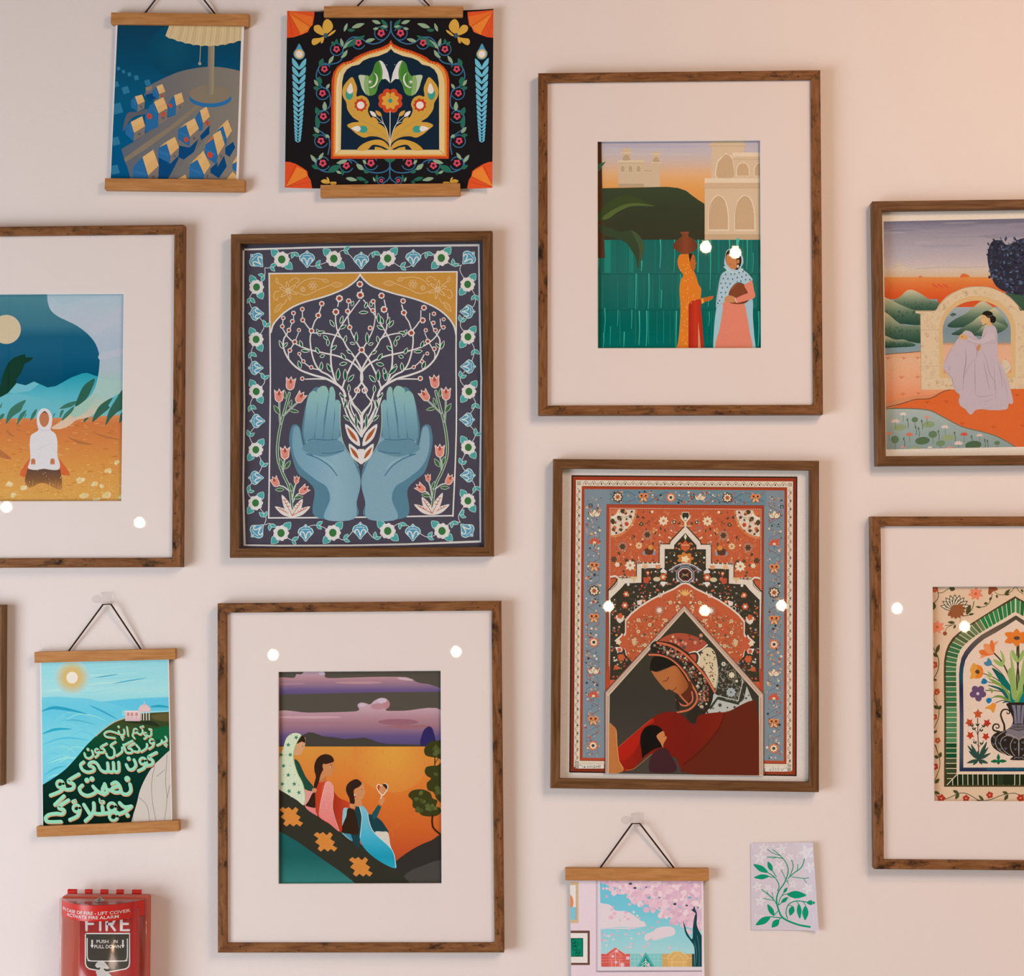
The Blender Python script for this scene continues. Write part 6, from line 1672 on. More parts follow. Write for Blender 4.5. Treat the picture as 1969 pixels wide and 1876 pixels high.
    def blooms():
        a.blob([(870, 1165), (960, 1140), (1010, 1190), (1120, 1210), (1020, 1240), (930, 1240)], '#d96a34'); a.blob([(945, 1060), (1000, 1040), (1060, 1070), (1110, 1130), (1115, 1200), (1040, 1210), (970, 1160)], '#dc8a58'); a.blob([(1075, 980), (1120, 1040), (1130, 1130), (1110, 1190), (1050, 1080)], '#d96e36')
        a.poly([(880, 1290), (920, 1225), (1010, 1245)], '#dc8a62'); a.poly([(1195, 995), (1120, 1020), (1135, 1080)], '#dc8a62')
        a.blob([(780, 1360), (840, 1390), (920, 1420), (945, 1520), (900, 1600), (800, 1610), (725, 1615), (745, 1530), (725, 1470)], '#d99440'); a.blob([(840, 1390), (920, 1430), (945, 1520), (900, 1600), (810, 1605), (860, 1500)], '#d97a30'); a.blob([(808, 1500), (850, 1465), (885, 1510), (850, 1540)], '#4f3f36')
        a.blob([(1020, 1275), (1070, 1320), (1085, 1385), (1040, 1405), (985, 1405), (950, 1355), (1000, 1330)], '#4a7a98'); a.blob([(950, 1608), (1000, 1640), (1005, 1680), (960, 1705), (910, 1690), (920, 1640)], '#1c6f9a')
        for t in (.2, 1.45, 2.9, 4.1, 5.35): a.ell(855 + 75 * math.cos(t), B + 20 + 75 * math.sin(t), 62, 55, '#65496a', rot=t)
        a.ell(853, B + 28, 26, 26, '#c9b5bc')
        a.blob([(988, B + 130), (1020, B + 98), (1070, B + 105), (1078, B + 150), (1030, B + 190), (1000, B + 165)], '#1c70a0')
        a.blob([(970, B + 265), (1060, B + 210), (1100, B + 180), (1150, B + 195), (1140, B + 270), (1105, B + 345), (1060, B + 290)], '#d98a35')
    blooms(); a.both(ax, lambda: None)
    a.T = lambda x, y: (2 * 1500 - x, y); blooms(); a.T = None
    # small red plant
    def plant():
        a.line([(870, B + 1000), (855, B + 700), (850, B + 430)], 14, '#3f2c1e'); a.line([(850, B + 700), (800, B + 600), (740, B + 540)], 9, '#3f3420'); a.line([(850, B + 700), (900, B + 600), (960, B + 550)], 9, '#3f3420'); a.line([(870, B + 900), (800, B + 800), (770, B + 770)], 8, '#3f3420'); a.line([(870, B + 900), (930, B + 830), (950, B + 790)], 8, '#3f3420')
        for x, y, s_, c, t in ((855, 360, 85, '#b9512f', 0), (715, 500, 75, '#b8452c', -.5), (1005, 510, 75, '#ad3326', .5), (730, 710, 72, '#b83a26', -.6), (985, 730, 70, '#b23626', .6)):
            a.star(x, B + y, s_, 5, c, .52, rot=-PI / 2 + t); a.ell(x, B + y + 12, s_ * .5, s_ * .52, c)
        for x, y in ((850, 540), (790, 605), (910, 630), (755, 550), (950, 560), (805, 830), (915, 845)): a.leaf(x, B + y + 20, x - 32, B + y - 25, 24, '#2c3a26'); a.leaf(x, B + y + 20, x + 32, B + y - 25, 24, '#2c3a26')
        for x1, y1, w in ((680, 870, 50), (740, 850, 55), (1005, 810, 60), (1030, 900, 50), (700, 965, 48), (1070, 1000, 50), (670, 1165, 55), (770, 1200, 44), (925, 1190, 44), (1025, 1170, 55), (850, 960, 50)): a.leaf(865, B + 1110, x1, B + y1, w, '#2f4a40')
    a.both(ax, plant)
    def trefoil():
        for x1, y1 in ((1190, 1015), (1060, 1140), (1330, 1135), (1190, 1190)): a.leaf(1192, B + 1130, x1, B + y1, 55, '#16623c')
    a.both(lambda y: 1500, trefoil)
    # vase
    VD, VL = '#2c2622', '#77717e'
    def vase():
        a.line([(1290, B + 650), (1285, B + 540), (1250, B + 450), (1230, B + 370), (1260, B + 300), (1320, B + 285), (1370, B + 310), (1370, B + 350), (1335, B + 355), (1330, B + 330)], 34, '#32291f', w2=14)
        a.line([(1200, B + 650), (1120, B + 630), (1100, B + 580), (1130, B + 530), (1190, B + 535), (1200, B + 580), (1165, B + 595), (1150, B + 575)], 32, '#32291f', w2=14)
    a.both(lambda y: 1525, vase)
    a.blob([(1345, B + 180), (1350, B + 260), (1400, B + 360), (1430, B + 460), (1400, B + 560), (1300, B + 630), (1170, B + 660), (1090, B + 720), (1065, B + 800), (1100, B + 900), (1200, B + 980), (1340, B + 1040), (1430, B + 1055), (1390, B + 1112), (1660, B + 1112), (1620, B + 1055), (1710, B + 1040), (1850, B + 980), (1950, B + 900), (1985, B + 800), (1960, B + 720),
            (1880, B + 660), (1750, B + 630), (1650, B + 560), (1620, B + 460), (1650, B + 360), (1700, B + 260), (1705, B + 180)], VD)
    def vdet():
        a.poly([(1405, B + 215), (1470, B + 215), (1480, B + 300), (1498, B + 520), (1455, B + 520), (1440, B + 320)], VL); a.poly([(1560, B + 215), (1525, B + 215), (1525, B + 520), (1545, B + 520)], VL)
        a.poly([(1420, B + 525), (1525, B + 535), (1525, B + 630), (1380, B + 590)], '#6a6068'); a.poly([(1300, B + 625), (1380, B + 600), (1525, B + 640), (1525, B + 760), (1440, B + 715), (1360, B + 690)], '#7b7076')
        for x in (1330, 1370, 1415, 1460, 1505): a.ell(x, B + 690 + (x - 1330) * .35, 26, 28, '#7b7076')
        for p in ([(1300, B + 640), (1180, B + 720), (1140, B + 800), (1180, B + 930), (1320, B + 1030)], [(1380, B + 700), (1260, B + 750), (1225, B + 850), (1280, B + 960), (1400, B + 1045)], [(1440, B + 750), (1390, B + 850), (1400, B + 960), (1460, B + 1050)], [(1340, B + 690), (1440, B + 730), (1525, B + 800), (1525, B + 1050)]):
            a.line(p, 10, '#a39888')
        for x, y in ((1120, 730), (1110, 850), (1210, 830), (1300, 780), (1310, 920), (1460, 820), (1470, 930), (1220, 930), (1150, 780)): a.leaf(x, B + y + 30, x - 20, B + y - 20, 18, '#5d5a6a'); a.leaf(x, B + y + 30, x + 22, B + y - 15, 18, '#5d5a6a')
        a.line([(1450, B + 1090), (1490, B + 1070), (1525, B + 1085)], 14, VL)
        for i in range(5): a.line([(1425 + i * 24, B + 560), (1437 + i * 24, B + 585), (1449 + i * 24, B + 562)], 6, '#35302c')
    a.both(lambda y: 1525, vdet)
    # vine border
    RB, OL = '#b4502f', '#4a4a2c'
    def rosette(x, y, s_, c): a.flower(x, y, s_, 5, c, .18, rot=x); a.ell(x, y, s_ * .2, s_ * .2, '#e0a890', n=7)
    a.line([(105, 1080), (150, 1160), (200, 1260), (215, 1360), (200, 1480), (150, 1580), (120, 1640)], 14, OL); a.line([(190, 1850), (135, B + 60), (140, B + 130), (205, B + 250), (218, B + 360), (190, B + 480), (130, B + 600)], 12, OL)
    a.line([(160, B + 870), (200, B + 1000), (230, B + 1110), (225, B + 1250), (170, B + 1400), (140, B + 1470), (140, B + 1640), (200, B + 1720)], 12, OL); a.line([(130, B + 840), (160, B + 900), (200, B + 1010)], 8, OL)
    a.line([(310, B + 1760), (420, B + 1720), (530, B + 1665), (640, B + 1660), (740, B + 1700), (860, B + 1770), (950, B + 1785), (1080, B + 1760), (1200, B + 1710), (1320, B + 1675), (1450, B + 1660), (1560, B + 1690), (1680, B + 1670)], 12, OL)
    a.line([(190, 180), (210, 260), (180, 330), (130, 380)], 12, OL); a.line([(200, 205), (260, 210), (330, 170), (400, 120)], 10, OL); a.line([(790, 350), (770, 450), (720, 530)], 12, OL); a.line([(600, 590), (700, 580)], 12, OL); a.line([(320, 745), (400, 740), (470, 725)], 10, OL); a.line([(315, 850), (350, 780), (420, 745)], 9, OL)
    a.line([(1090, 230), (1070, 310), (1020, 400), (940, 440), (850, 440)], 11, OL); a.line([(1130, 190), (1190, 235), (1290, 240), (1400, 190), (1470, 110), (1530, 180), (1600, 230)], 10, OL); a.line([(580, 600), (560, 680)], 9, '#a08060')
    for x0, y0, x1, y1, w in ((170, 1200, 225, 1050, 60), (195, 1260, 120, 1190, 60), (125, 1640, 185, 1635, 40), (205, B + 280, 130, B + 220, 60), (210, B + 290, 255, B + 220, 55), (130, B + 680, 185, B + 625, 45), (215, B + 1080, 135, B + 1050, 60), (225, B + 1080, 252, B + 985, 60), (150, B + 1500, 225, B + 1420, 60), (145, B + 1630, 235, B + 1680, 50),
                              (540, B + 1660, 445, B + 1615, 55), (545, B + 1665, 485, B + 1760, 60), (950, B + 1780, 865, B + 1690, 45), (950, B + 1785, 800, B + 1795, 45), (1350, B + 1670, 1255, B + 1635, 50), (1350, B + 1680, 1290, B + 1780, 60), (670, 570, 735, 400, 75), (700, 570, 795, 550, 40), (120, 490, 130, 360, 90), (480, 700, 360, 690, 50), (490, 730, 460, 800, 40),
                              (1290, 240, 1385, 150, 50), (1290, 240, 1380, 235, 35), (1160, 240, 1175, 295, 40), (1085, 280, 1040, 330, 40), (1020, 380, 950, 385, 45), (910, 450, 820, 435, 35), (390, 120, 480, 160, 90), (1600, 200, 1560, 150, 40)):
        a.leaf(x0, y0, x1, y1, w, OL)
    for x, y, s_ in ((140, 1390, 62), (185, 1825, 52), (180, B + 10, 45), (140, B + 410, 55), (195, B + 795, 52), (150, B + 1225, 60), (255, B + 1745, 70), (662, B + 1745, 60), (1050, B + 1690, 60), (1555, B + 1740, 65), (150, 145, 62)): rosette(x, y, s_, '#b03a28' if y > B + 1100 else RB)
    for x, y in ((820, 225), (190, 770)):
        for k in range(7): t = k * 2 * PI / 7 + .3; a.leaf(x, y, x + 125 * math.cos(t), y + 110 * math.sin(t), 62, '#de7a58'); a.line([(x + 30 * math.cos(t), y + 30 * math.sin(t)), (x + 95 * math.cos(t), y + 85 * math.sin(t))], 6, '#e6a080')
        a.ell(x, y, 32, 30, '#cf5f3c'); a.ring(x, y, 34, 6, '#e6a080')
    a.star(315, 875, 40, 7, '#8a4a2c', .75)
    for k in range(9): t = -2.9 + k * .33; a.leaf(480, 480, 480 + 250 * math.cos(t), 480 + 250 * math.sin(t), 95, '#4f4632'); a.leaf(480, 480, 480 + 228 * math.cos(t), 480 + 228 * math.sin(t), 66, '#d9c4ac'); a.line([(480, 480), (480 + 170 * math.cos(t), 480 + 170 * math.sin(t))], 16, '#4f4632', w2=10)
    for k in range(8): t = -1.0 + k * .45; a.leaf(480, 490, 490 + 165 * math.cos(t + .3), 490 + 150 * math.sin(t + .3), 90, '#8f5231' if k % 2 else '#955836')
    a.ell(490, 490, 90, 85, '#925534')
    a.blob([(1040, 110), (1130, 100), (1185, 150), (1160, 170), (1100, 190), (1060, 240), (1025, 220), (1030, 160)], '#8f4a30')
    a.build('art_print', root, inv)


# ================================================================== poster: lamp over a village
def poster_lamp():
    K = (190, 0, 4.9367)
    root, inv = hanger('hanging_poster', px(K, [(115, 108), (1423, 140), (1420, 248), (113, 218)]), px(K, [(57, 1682), (1384, 1712), (1382, 1822), (55, 1790)]),
                       px(K, [(162, 190), (1381, 210), (1324, 1745), (107, 1715)]), px(K, [(443, 120), (735, -262), (795, -262), (1108, 138)]),
                       'poster on oak bars at top left, giant lamp lighting a blue village at night', (px(K, [(765, -302)])[0] + ('clear wall hook holding the lamp village poster',)))
    pr = px(K, [(180, 190), (1356, 210), (1302, 1745), (112, 1715)])
    a = Art(pr, -.0076, K)
    a.rect(50, 150, 1450, 1800, '', grad=('y', [(222, '#1a3d52'), (600, '#164761'), (900, '#16526f'), (1300, '#135377'), (1700, '#115078')]))
    r = a.rng
    a.soft(700, 480, 0, 240, '#1a4e64', '#17455d')
    G, GL = '#716a66', '#857767'
    SQ = '#32708d'
    for x, y, s_ in ((187, 650, 20), (235, 680, 18), (290, 705, 21), (357, 738, 26), (463, 785, 33), (255, 855, 40), (175, 1030, 58), (165, 800, 30), (160, 1340, 45), (150, 1610, 50)):
        a.poly([(x - s_, y - s_ * .6), (x + s_ * .5, y - s_), (x + s_, y + s_ * .6), (x - s_ * .5, y + s_)], SQ)
    a.poly(catmull([(500, 800), (620, 740), (760, 682), (920, 646), (1060, 634), (1200, 643), (1380, 682)], False, 4) + [(1340, 1760), (320, 1760), (275, 1600), (240, 1510), (215, 1412), (330, 1345), (440, 1265), (560, 1200), (540, 960), (430, 905), (440, 880)], '', grad=('x', [(220, '#5d6069'), (500, '#6a6566'), (900, '#766d66'), (1300, '#827568')]))
    a.blob([(228, 1240), (245, 1140), (280, 1070), (360, 1060), (460, 1035), (470, 1075), (350, 1100), (290, 1150), (245, 1225)], '#5e5a60')
    a.poly([(240, 1502), (420, 1370), (700, 1180), (940, 985), (965, 1005), (720, 1215), (440, 1420), (252, 1540)], '#85735f')
    a.blob([(640, 1700), (690, 1590), (750, 1500), (870, 1430), (940, 1330), (1010, 1240), (1060, 1180), (1040, 1250), (960, 1380), (900, 1440), (830, 1500), (760, 1600), (700, 1700)], '#6d6865')
    W1, W2, RF, SH = '#2d6390', '#7d6d62', '#d3a065', '#17446e'
    for p in ([(570, 1395), (760, 1500), (690, 1640), (640, 1720), (560, 1720)], [(750, 1380), (860, 1400), (945, 1320), (905, 1440), (805, 1515), (730, 1480)], [(960, 1290), (1050, 1190), (1050, 1270), (975, 1330)], [(1060, 1600), (1190, 1480), (1215, 1580), (1140, 1690), (1060, 1640)], [(1200, 1400), (1275, 1345), (1295, 1400), (1240, 1490), (1200, 1460)],
              [(445, 1140), (560, 1090), (565, 1200), (445, 1258)], [(650, 1000), (728, 1020), (728, 1090), (650, 1118)], [(440, 900), (520, 880), (560, 930), (480, 962)]): a.poly(p, SH)

    def house(roof, left, base, red=None, win=True):
        (x0, y0), (x1, y1), (x2, y2), (x3, y3) = roof
        a.poly(left, W1); a.poly([(x3, y3), (x2, y2), (x2 - 5, y2 + base), (x3 - 4, y3 + base * 1.05)], W2)
        for k in range(3): a.poly([(left[0][0] + r.uniform(-30, 10), left[0][1] + 30 + k * 18), (x3 - 14, y3 - 20 + k * 10), (x3 - 22, y3 + 8 + k * 10), (left[0][0] - 10, left[0][1] + 52 + k * 18)], mix('#3f73a0', W1, .6)) if k < 1 else None
        if win: a.rect(x3 + (x2 - x3) * .35, y3 + (y2 - y3) * .35 + base * .3, x3 + (x2 - x3) * .62, y3 + (y2 - y3) * .5 + base * .72, '#5f5a5c')
        a.poly(roof, RF)
        a.poly([roof[0], roof[1], ((x1 + x2) / 2, (y1 + y2) / 2), ((x0 + x3) / 2, (y0 + y3) / 2)], mix(RF, '#dcae74', .5))
        if red: a.ell(red[0], red[1], red[2] * .8, red[2], '#c4472f', rot=-.3, n=12); a.line([(red[0], red[1] - red[2]), (red[0] + 2, red[1] + red[2])], 3, '#7a3a3a')
    a.poly([(443, 830), (500, 808), (505, 850), (448, 872)], '#8a7660')
    house([(547, 820), (603, 797), (632, 870), (573, 893)], [(547, 820), (573, 893), (565, 942), (515, 912), (508, 862)], 46, (600, 910, 13), False)
    house([(343, 915), (410, 897), (437, 962), (370, 992)], [(343, 915), (370, 992), (365, 1055), (308, 1020), (303, 955)], 66)
    house([(715, 905), (785, 878), (808, 965), (735, 1005)], [(715, 905), (735, 1005), (728, 1088), (655, 1112), (662, 975)], 60, (680, 1002, 22))
    house([(523, 967), (612, 922), (655, 1025), (567, 1075)], [(523, 967), (567, 1075), (563, 1205), (445, 1255), (440, 1095), (480, 1005)], 112, (480, 1102, 30)); a.ell(612, 1086, 17, 24, '#c4472f', rot=.3)
    house([(303, 1157), (412, 1102), (440, 1197), (335, 1260)], [(303, 1157), (335, 1260), (330, 1342), (255, 1275), (248, 1205)], 75)
    house([(960, 1050), (1023, 1010), (1055, 1105), (990, 1167)], [(960, 1050), (990, 1167), (985, 1235), (940, 1250), (912, 1120)], 70, (1030, 1168, 22), False)
    house([(825, 1170), (910, 1120), (950, 1220), (865, 1298)], [(775, 1215), (825, 1170), (865, 1298), (860, 1392), (752, 1320), (752, 1230)], 95, (830, 1325, 27)); a.poly([(775, 1215), (825, 1168), (835, 1180)], RF)
    house([(640, 1345), (722, 1298), (762, 1398), (680, 1475)], [(572, 1395), (640, 1345), (680, 1475), (680, 1555), (562, 1490)], 78); a.poly([(572, 1398), (640, 1345), (650, 1362)], RF)
    house([(1175, 1180), (1222, 1135), (1265, 1240), (1215, 1315)], [(1125, 1235), (1175, 1180), (1215, 1315), (1210, 1390), (1180, 1360), (1150, 1270)], 75, None, False); a.poly([(1120, 1238), (1205, 1150), (1222, 1165)], RF)
    house([(1083, 1280), (1155, 1235), (1195, 1370), (1130, 1475)], [(1012, 1372), (1083, 1280), (1130, 1475), (1115, 1562), (1002, 1480)], 105, (1055, 1470, 32)); a.poly([(1012, 1372), (1080, 1285), (1095, 1310)], '#c06a40')
    house([(930, 1500), (992, 1430), (1060, 1570), (1000, 1655)], [(868, 1555), (930, 1500), (1000, 1655), (995, 1730), (850, 1730)], 110); a.poly([(865, 1558), (960, 1462), (975, 1490)], RF)
    house([(415, 1490), (517, 1420), (570, 1570), (468, 1665)], [(330, 1580), (415, 1490), (468, 1665), (465, 1730), (318, 1730)], 110)
    a.poly([(745, 1700), (822, 1655), (842, 1720), (745, 1740)], RF); a.poly([(1195, 1725), (1270, 1630), (1310, 1670), (1310, 1740)], RF); a.poly([(1265, 1555), (1318, 1465), (1318, 1530)], RF); a.poly([(1265, 1560), (1320, 1530), (1320, 1640), (1270, 1610)], W1)
    # the lamp
    a.ell(1058, 932, 200, 86, '#2f6796', n=30); a.ell(1058, 893, 198, 88, '#84725f', n=30)
    a.poly([(1038, 420), (1100, 420), (1090, 860), (1085, 895), (1040, 905), (1030, 880)], '', grad=('x', [(1030, '#776c66'), (1062, '#8b7b68'), (1100, '#a08a68')]))
    a.line([(966, 425), (962, 520), (958, 590)], 6, '#b39a78'); a.ell(958, 603, 15, 16, '#a5907a')
    n = 20
    arc = [(632 + (1395 - 632) * i / n, 308 + 128 * math.sin(PI * min(1, .08 + i / n * .78)) ** .9 + (5 if i % 2 else -4)) for i in range(n + 1)]
    a.poly([(684, 200), (1395, 205)] + arc[::-1], '#cbae83')
    for i in range(1, n):
        x, y = arc[i]; tx = 684 + (1400 - 684) * i / n
        a.line([(tx, 205), ((tx + x) / 2 + 3, (205 + y) / 2), (x, y)], 5, '#b39468' if i % 2 else '#d5ba91')
        if i % 3 == 0: a.poly([(tx + 8, 235), (tx + 26, 235), (x + 30, y - 12), (x + 10, y - 8)], '#c3a578')
    a.build('art_print', root, inv)


# ================================================================== poster: folk art arch with flowers
def poster_folk():
    K = (540, 0, 4.688)

    def curl(x, y):
        t = max(0.0, abs(x - 750) - 135) / 66
        return -.006 * t * t
    root, inv = hanger('hanging_poster', px(K, [(388, 57), (1642, 52), (1640, 150), (386, 152)]), px(K, [(355, 1665), (1617, 1650), (1615, 1757), (357, 1775)]),
                       px(K, [(62, 107), (1918, 90), (1908, 1700), (42, 1698)]), px(K, [(690, 56), (985, -258), (1045, -258), (1340, 54)]),
                       'wide black poster on oak bars, folk art arch with flags and flowers', (px(K, [(1015, -300)])[0] + ('clear wall hook holding the black folk art poster',)), curl=curl)
    sh = px(K, [(62, 107), (1918, 90), (1908, 1700), (42, 1698)])
    a = Art(sh, -.0076, K)
    a.strips = [sh[3][0] + i * (sh[1][0] - sh[3][0]) / 24 for i in range(1, 24)]
    ax = lambda y: 994 - y * .0075
    a.rect(0, 60, 1969, 1740, '#231f20')
    DG, LG, VB = '#2f6552', '#8b9f80', '#3d6888'

    def half1():
        a.poly([(55, 100), (304, 108), (300, 155), (288, 225), (262, 250), (245, 290), (182, 318), (120, 342), (58, 352)], '#d8502a'); a.poly([(62, 108), (290, 150), (280, 225), (262, 250), (240, 290), (182, 318)], '#de6a2e'); a.poly([(85, 140), (262, 248), (180, 316)], '#e27c34'); a.line([(64, 108), (175, 300)], 4, '#b83c20'); a.line([(64, 108), (262, 235)], 4, '#b83c20'); a.line([(64, 108), (110, 330)], 3, '#b83c20')
        a.poly([(36, 1705), (40, 1465), (90, 1466), (140, 1482), (200, 1515), (240, 1545), (245, 1585), (270, 1625), (285, 1708)], '#d8502a'); a.poly([(45, 1695), (150, 1505), (225, 1540), (245, 1590)], '#e27c34'); a.line([(45, 1695), (140, 1490)], 4, '#b83c20'); a.line([(45, 1695), (245, 1590)], 4, '#b83c20'); a.line([(45, 1695), (270, 1640)], 3, '#b83c20')
        YF = '#cf9c44'
        for p in ([(390, 305), (376, 250), (385, 200), (415, 172), (450, 190), (470, 235), (455, 275), (410, 308)], [(385, 318), (320, 295), (297, 262), (305, 232), (345, 226), (375, 262)], [(395, 330), (350, 380), (300, 408), (278, 385), (290, 350), (345, 342)], [(425, 318), (465, 282), (495, 270), (480, 296), (435, 326)], [(390, 345), (378, 385), (360, 388), (368, 360)]): a.blob(p, YF)
        a.ell(404, 320, 18, 23, '#40566e')
        a.blob([(168, 398), (195, 445), (218, 485), (205, 525), (168, 542), (130, 525), (117, 485), (140, 445)], '#4d8fab'); a.ell(168, 490, 42, 43, '#cfa764', n=20); a.ell(168, 492, 29, 30, '#e0d3c6', n=16)
        y, n = 535, 17
        for i in range(n):
            L = 92 * .93 ** i; w = 62 * (1 - .62 * i / n); cx = 167 - i * .7
            for sg in (-1, 1):
                a.blob([(cx + sg * 3, y + L * 1.05), (cx + sg * w * .85, y + L * .62), (cx + sg * w, y + L * .2), (cx + sg * w * .95, y - L * .06), (cx + sg * w * .4, y + L * .28), (cx + sg * 3, y + L * .72)], '#6aafc2')
            y += L * .80
        # vines
        for p in ([(990, 195), (985, 290), (930, 360), (850, 395), (780, 385), (730, 350), (650, 335), (590, 380), (560, 450), (560, 510), (520, 560), (440, 580), (360, 590), (322, 660), (330, 730), (375, 785), (425, 810), (445, 880), (440, 960), (390, 995), (330, 1030), (315, 1090), (330, 1160), (380, 1200), (430, 1240), (440, 1310), (425, 1390)],
                  [(982, 1450), (982, 1500), (950, 1540), (880, 1558), (790, 1545), (720, 1500), (660, 1450), (600, 1440), (540, 1470), (500, 1530), (420, 1550), (340, 1520), (310, 1470), (330, 1430)], [(982, 1470), (982, 1580), (960, 1625), (915, 1650)]): a.line(p, 11, VB)
        spots = []
        for x, y, rr in ((905, 298, 55), (700, 385, 50), (502, 443, 50), (393, 622, 50), (375, 840, 50), (383, 1048, 52), (362, 1270, 52), (378, 1470, 54), (590, 1492, 52), (812, 1468, 55), (905, 1628, 30)):
            a.line([(x + rr * k * math.cos(t), y + rr * k * math.sin(t)) for t, k in [(.4 + i * .42, 1.18 - i * .012) for i in range(14)]], 9, VB, sm=0)
            spots.append((x, y, rr * .64))
        for x0, y0, x1, y1, w, c in ((560, 440, 650, 355, 34, LG), (590, 425, 760, 318, 50, DG), (760, 375, 850, 350, 34, LG), (560, 420, 540, 345, 30, LG), (490, 410, 455, 375, 34, DG), (500, 395, 505, 350, 30, DG), (350, 600, 380, 525, 45, DG), (430, 575, 478, 500, 32, LG), (560, 520, 600, 450, 32, LG), (540, 520, 585, 490, 24, LG), (345, 690, 345, 785, 56, DG), (335, 775, 300, 718, 28, LG),
                                     (410, 800, 440, 755, 28, LG), (345, 800, 292, 790, 36, DG), (395, 1000, 395, 915, 40, LG), (345, 1040, 315, 965, 46, DG), (325, 1050, 340, 1155, 46, DG), (345, 1200, 298, 1145, 34, LG), (400, 1215, 440, 1240, 30, LG), (345, 1225, 285, 1215, 36, DG), (320, 1465, 268, 1395, 34, LG), (340, 1440, 385, 1375, 30, LG), (340, 1520, 278, 1490, 38, DG), (425, 1548, 540, 1490, 60, DG),
                                     (500, 1540, 545, 1565, 26, LG), (560, 1530, 555, 1580, 36, DG), (600, 1445, 500, 1472, 36, LG), (745, 1530, 680, 1478, 44, LG), (745, 1530, 790, 1560, 36, DG), (740, 1440, 770, 1480, 26, LG), (570, 285, 600, 208, 28, LG), (640, 250, 755, 212, 40, LG), (600, 272, 670, 272, 30, DG), (900, 212, 820, 185, 34, LG), (965, 245, 905, 175, 36, DG), (965, 245, 905, 232, 22, LG),
                                     (585, 1605, 690, 1625, 36, LG), (680, 1600, 770, 1625, 36, DG), (860, 1640, 868, 1570, 24, DG), (850, 1640, 832, 1595, 18, LG), (880, 255, 830, 262, 26, LG), (940, 260, 895, 250, 26, DG), (790, 1635, 750, 1650, 26, DG)):
            a.leaf(x0, y0, x1, y1, w, c)
        for x, y, f in spots: a.flower(x, y, f, 5, '#cf4a5c', .2, rot=.3); a.ell(x, y, f * .38, f * .38, '#3d2230', n=10)
        for p in ([(440, 1640), (400, 1615), (362, 1630), (385, 1652), (430, 1655)], [(440, 1640), (430, 1605), (412, 1598), (425, 1630)], [(445, 1640), (500, 1640), (490, 1668), (455, 1665)]): a.blob(p, YF)
    a.both(ax, half1)
    a.blob([(935, 1432), (1030, 1432), (1010, 1455), (982, 1466), (955, 1455)], DG)

    def full(pts, c): a.poly(pts[::-1] + [(2 * ax(y) - x, y) for x, y in pts[1:]], c)
    P1 = [(993, 360), (972, 395), (900, 430), (800, 458), (720, 490), (665, 518), (635, 545), (560, 565), (510, 600), (475, 650), (458, 720), (456, 900), (453, 1430)]
    P2 = [(993, 388), (975, 415), (900, 448), (800, 476), (730, 505), (675, 540), (605, 560), (548, 585), (508, 625), (487, 680), (480, 760), (474, 1408)]
    P3 = [(993, 402), (965, 440), (880, 470), (790, 495), (740, 518), (692, 552), (612, 577), (562, 607), (527, 652), (507, 712), (499, 800), (492, 1393)]
    P4 = [(993, 440), (960, 472), (880, 505), (800, 522), (742, 547), (705, 582), (640, 597), (595, 627), (567, 672), (553, 740), (548, 900), (540, 1350)]
    full(P1, '#cc4a26'); full(P2, '#d98a3c'); full(P3, '#d9b981')
    a.poly([(499, 800), (507, 712), (527, 652), (540, 670), (527, 720), (520, 800), (516, 1372), (492, 1393)], '#e0c79a')
    a.hold = True
    out = catmull(P1, False, 10)
    acc = 0
    for (x, y), (x2, y2) in zip(out, out[1:]):
        acc += math.hypot(x2 - x, y2 - y)
        if acc > 22:
            acc = 0
            for X in (x, 2 * ax(y) - x): a.ell(X + (13 if X < 990 else -13) * (.4 if y < 560 else 1), y + (14 if y < 560 else 0), 9, 9, '#bf4526', n=8)
    for i in range(46): a.ell(470 + i * 22.4, 1417, 9, 9, '#bf4526', n=8)
    a.hold = False
    full(P4, '#1e2a38')
    a.line([(492, 1393), (540, 1350)], 4, '#b08a52'); a.line([(2 * ax(1393) - 492, 1393), (2 * ax(1350) - 540, 1350)], 4, '#b08a52')
    OC = '#c9953f'

    def half2():
        a.blob([(985, 1350), (965, 1285), (890, 1238), (810, 1228), (750, 1240), (690, 1212), (640, 1170), (598, 1130), (645, 1104), (705, 1096), (650, 1058), (602, 990), (590, 925), (560, 870), (556, 810), (580, 755), (640, 695), (672, 745), (688, 800), (682, 868), (728, 860), (778, 885), (800, 940), (784, 995), (812, 1060), (870, 1105), (930, 1145), (966, 1200), (982, 1280)], OC)
        a.blob([(688, 1352), (735, 1300), (815, 1266), (895, 1260), (950, 1290), (985, 1352), (905, 1316), (830, 1306), (775, 1352)], OC); a.poly([(845, 1352), (848, 1322), (900, 1330), (945, 1352)], OC)
        a.line([(605, 910), (650, 1000), (720, 1080), (820, 1130), (930, 1210), (975, 1300)], 3, '#8a8a6a'); a.line([(700, 1185), (820, 1205), (930, 1250)], 3, '#8a8a6a')
        a.ell(617, 850, 34, 50, '#3f9180'); a.blob([(630, 748), (650, 800), (645, 835), (620, 845), (600, 830), (600, 800)], '#ded2c8')
        a.ell(742, 1165, 40, 33, '#3f9180'); a.blob([(638, 1156), (690, 1134), (718, 1150), (715, 1175), (690, 1185), (665, 1175)], '#ded2c8')
        a.flower(720, 946, 60, 9, '#bd4026', .14); a.ell(720, 948, 34, 34, '#e2d6cc', n=18)
        for x, y, c in ((832, 1030, '#ded2c8'), (882, 1026, OC), (848, 1084, OC)):
            a.line([(x + 20, y + 15), (930, 1120), (965, 1200), (982, 1300)], 4, '#cfc8bc'); a.leaf(x + 28, y + 22, x - 30, y - 30, 36, c)
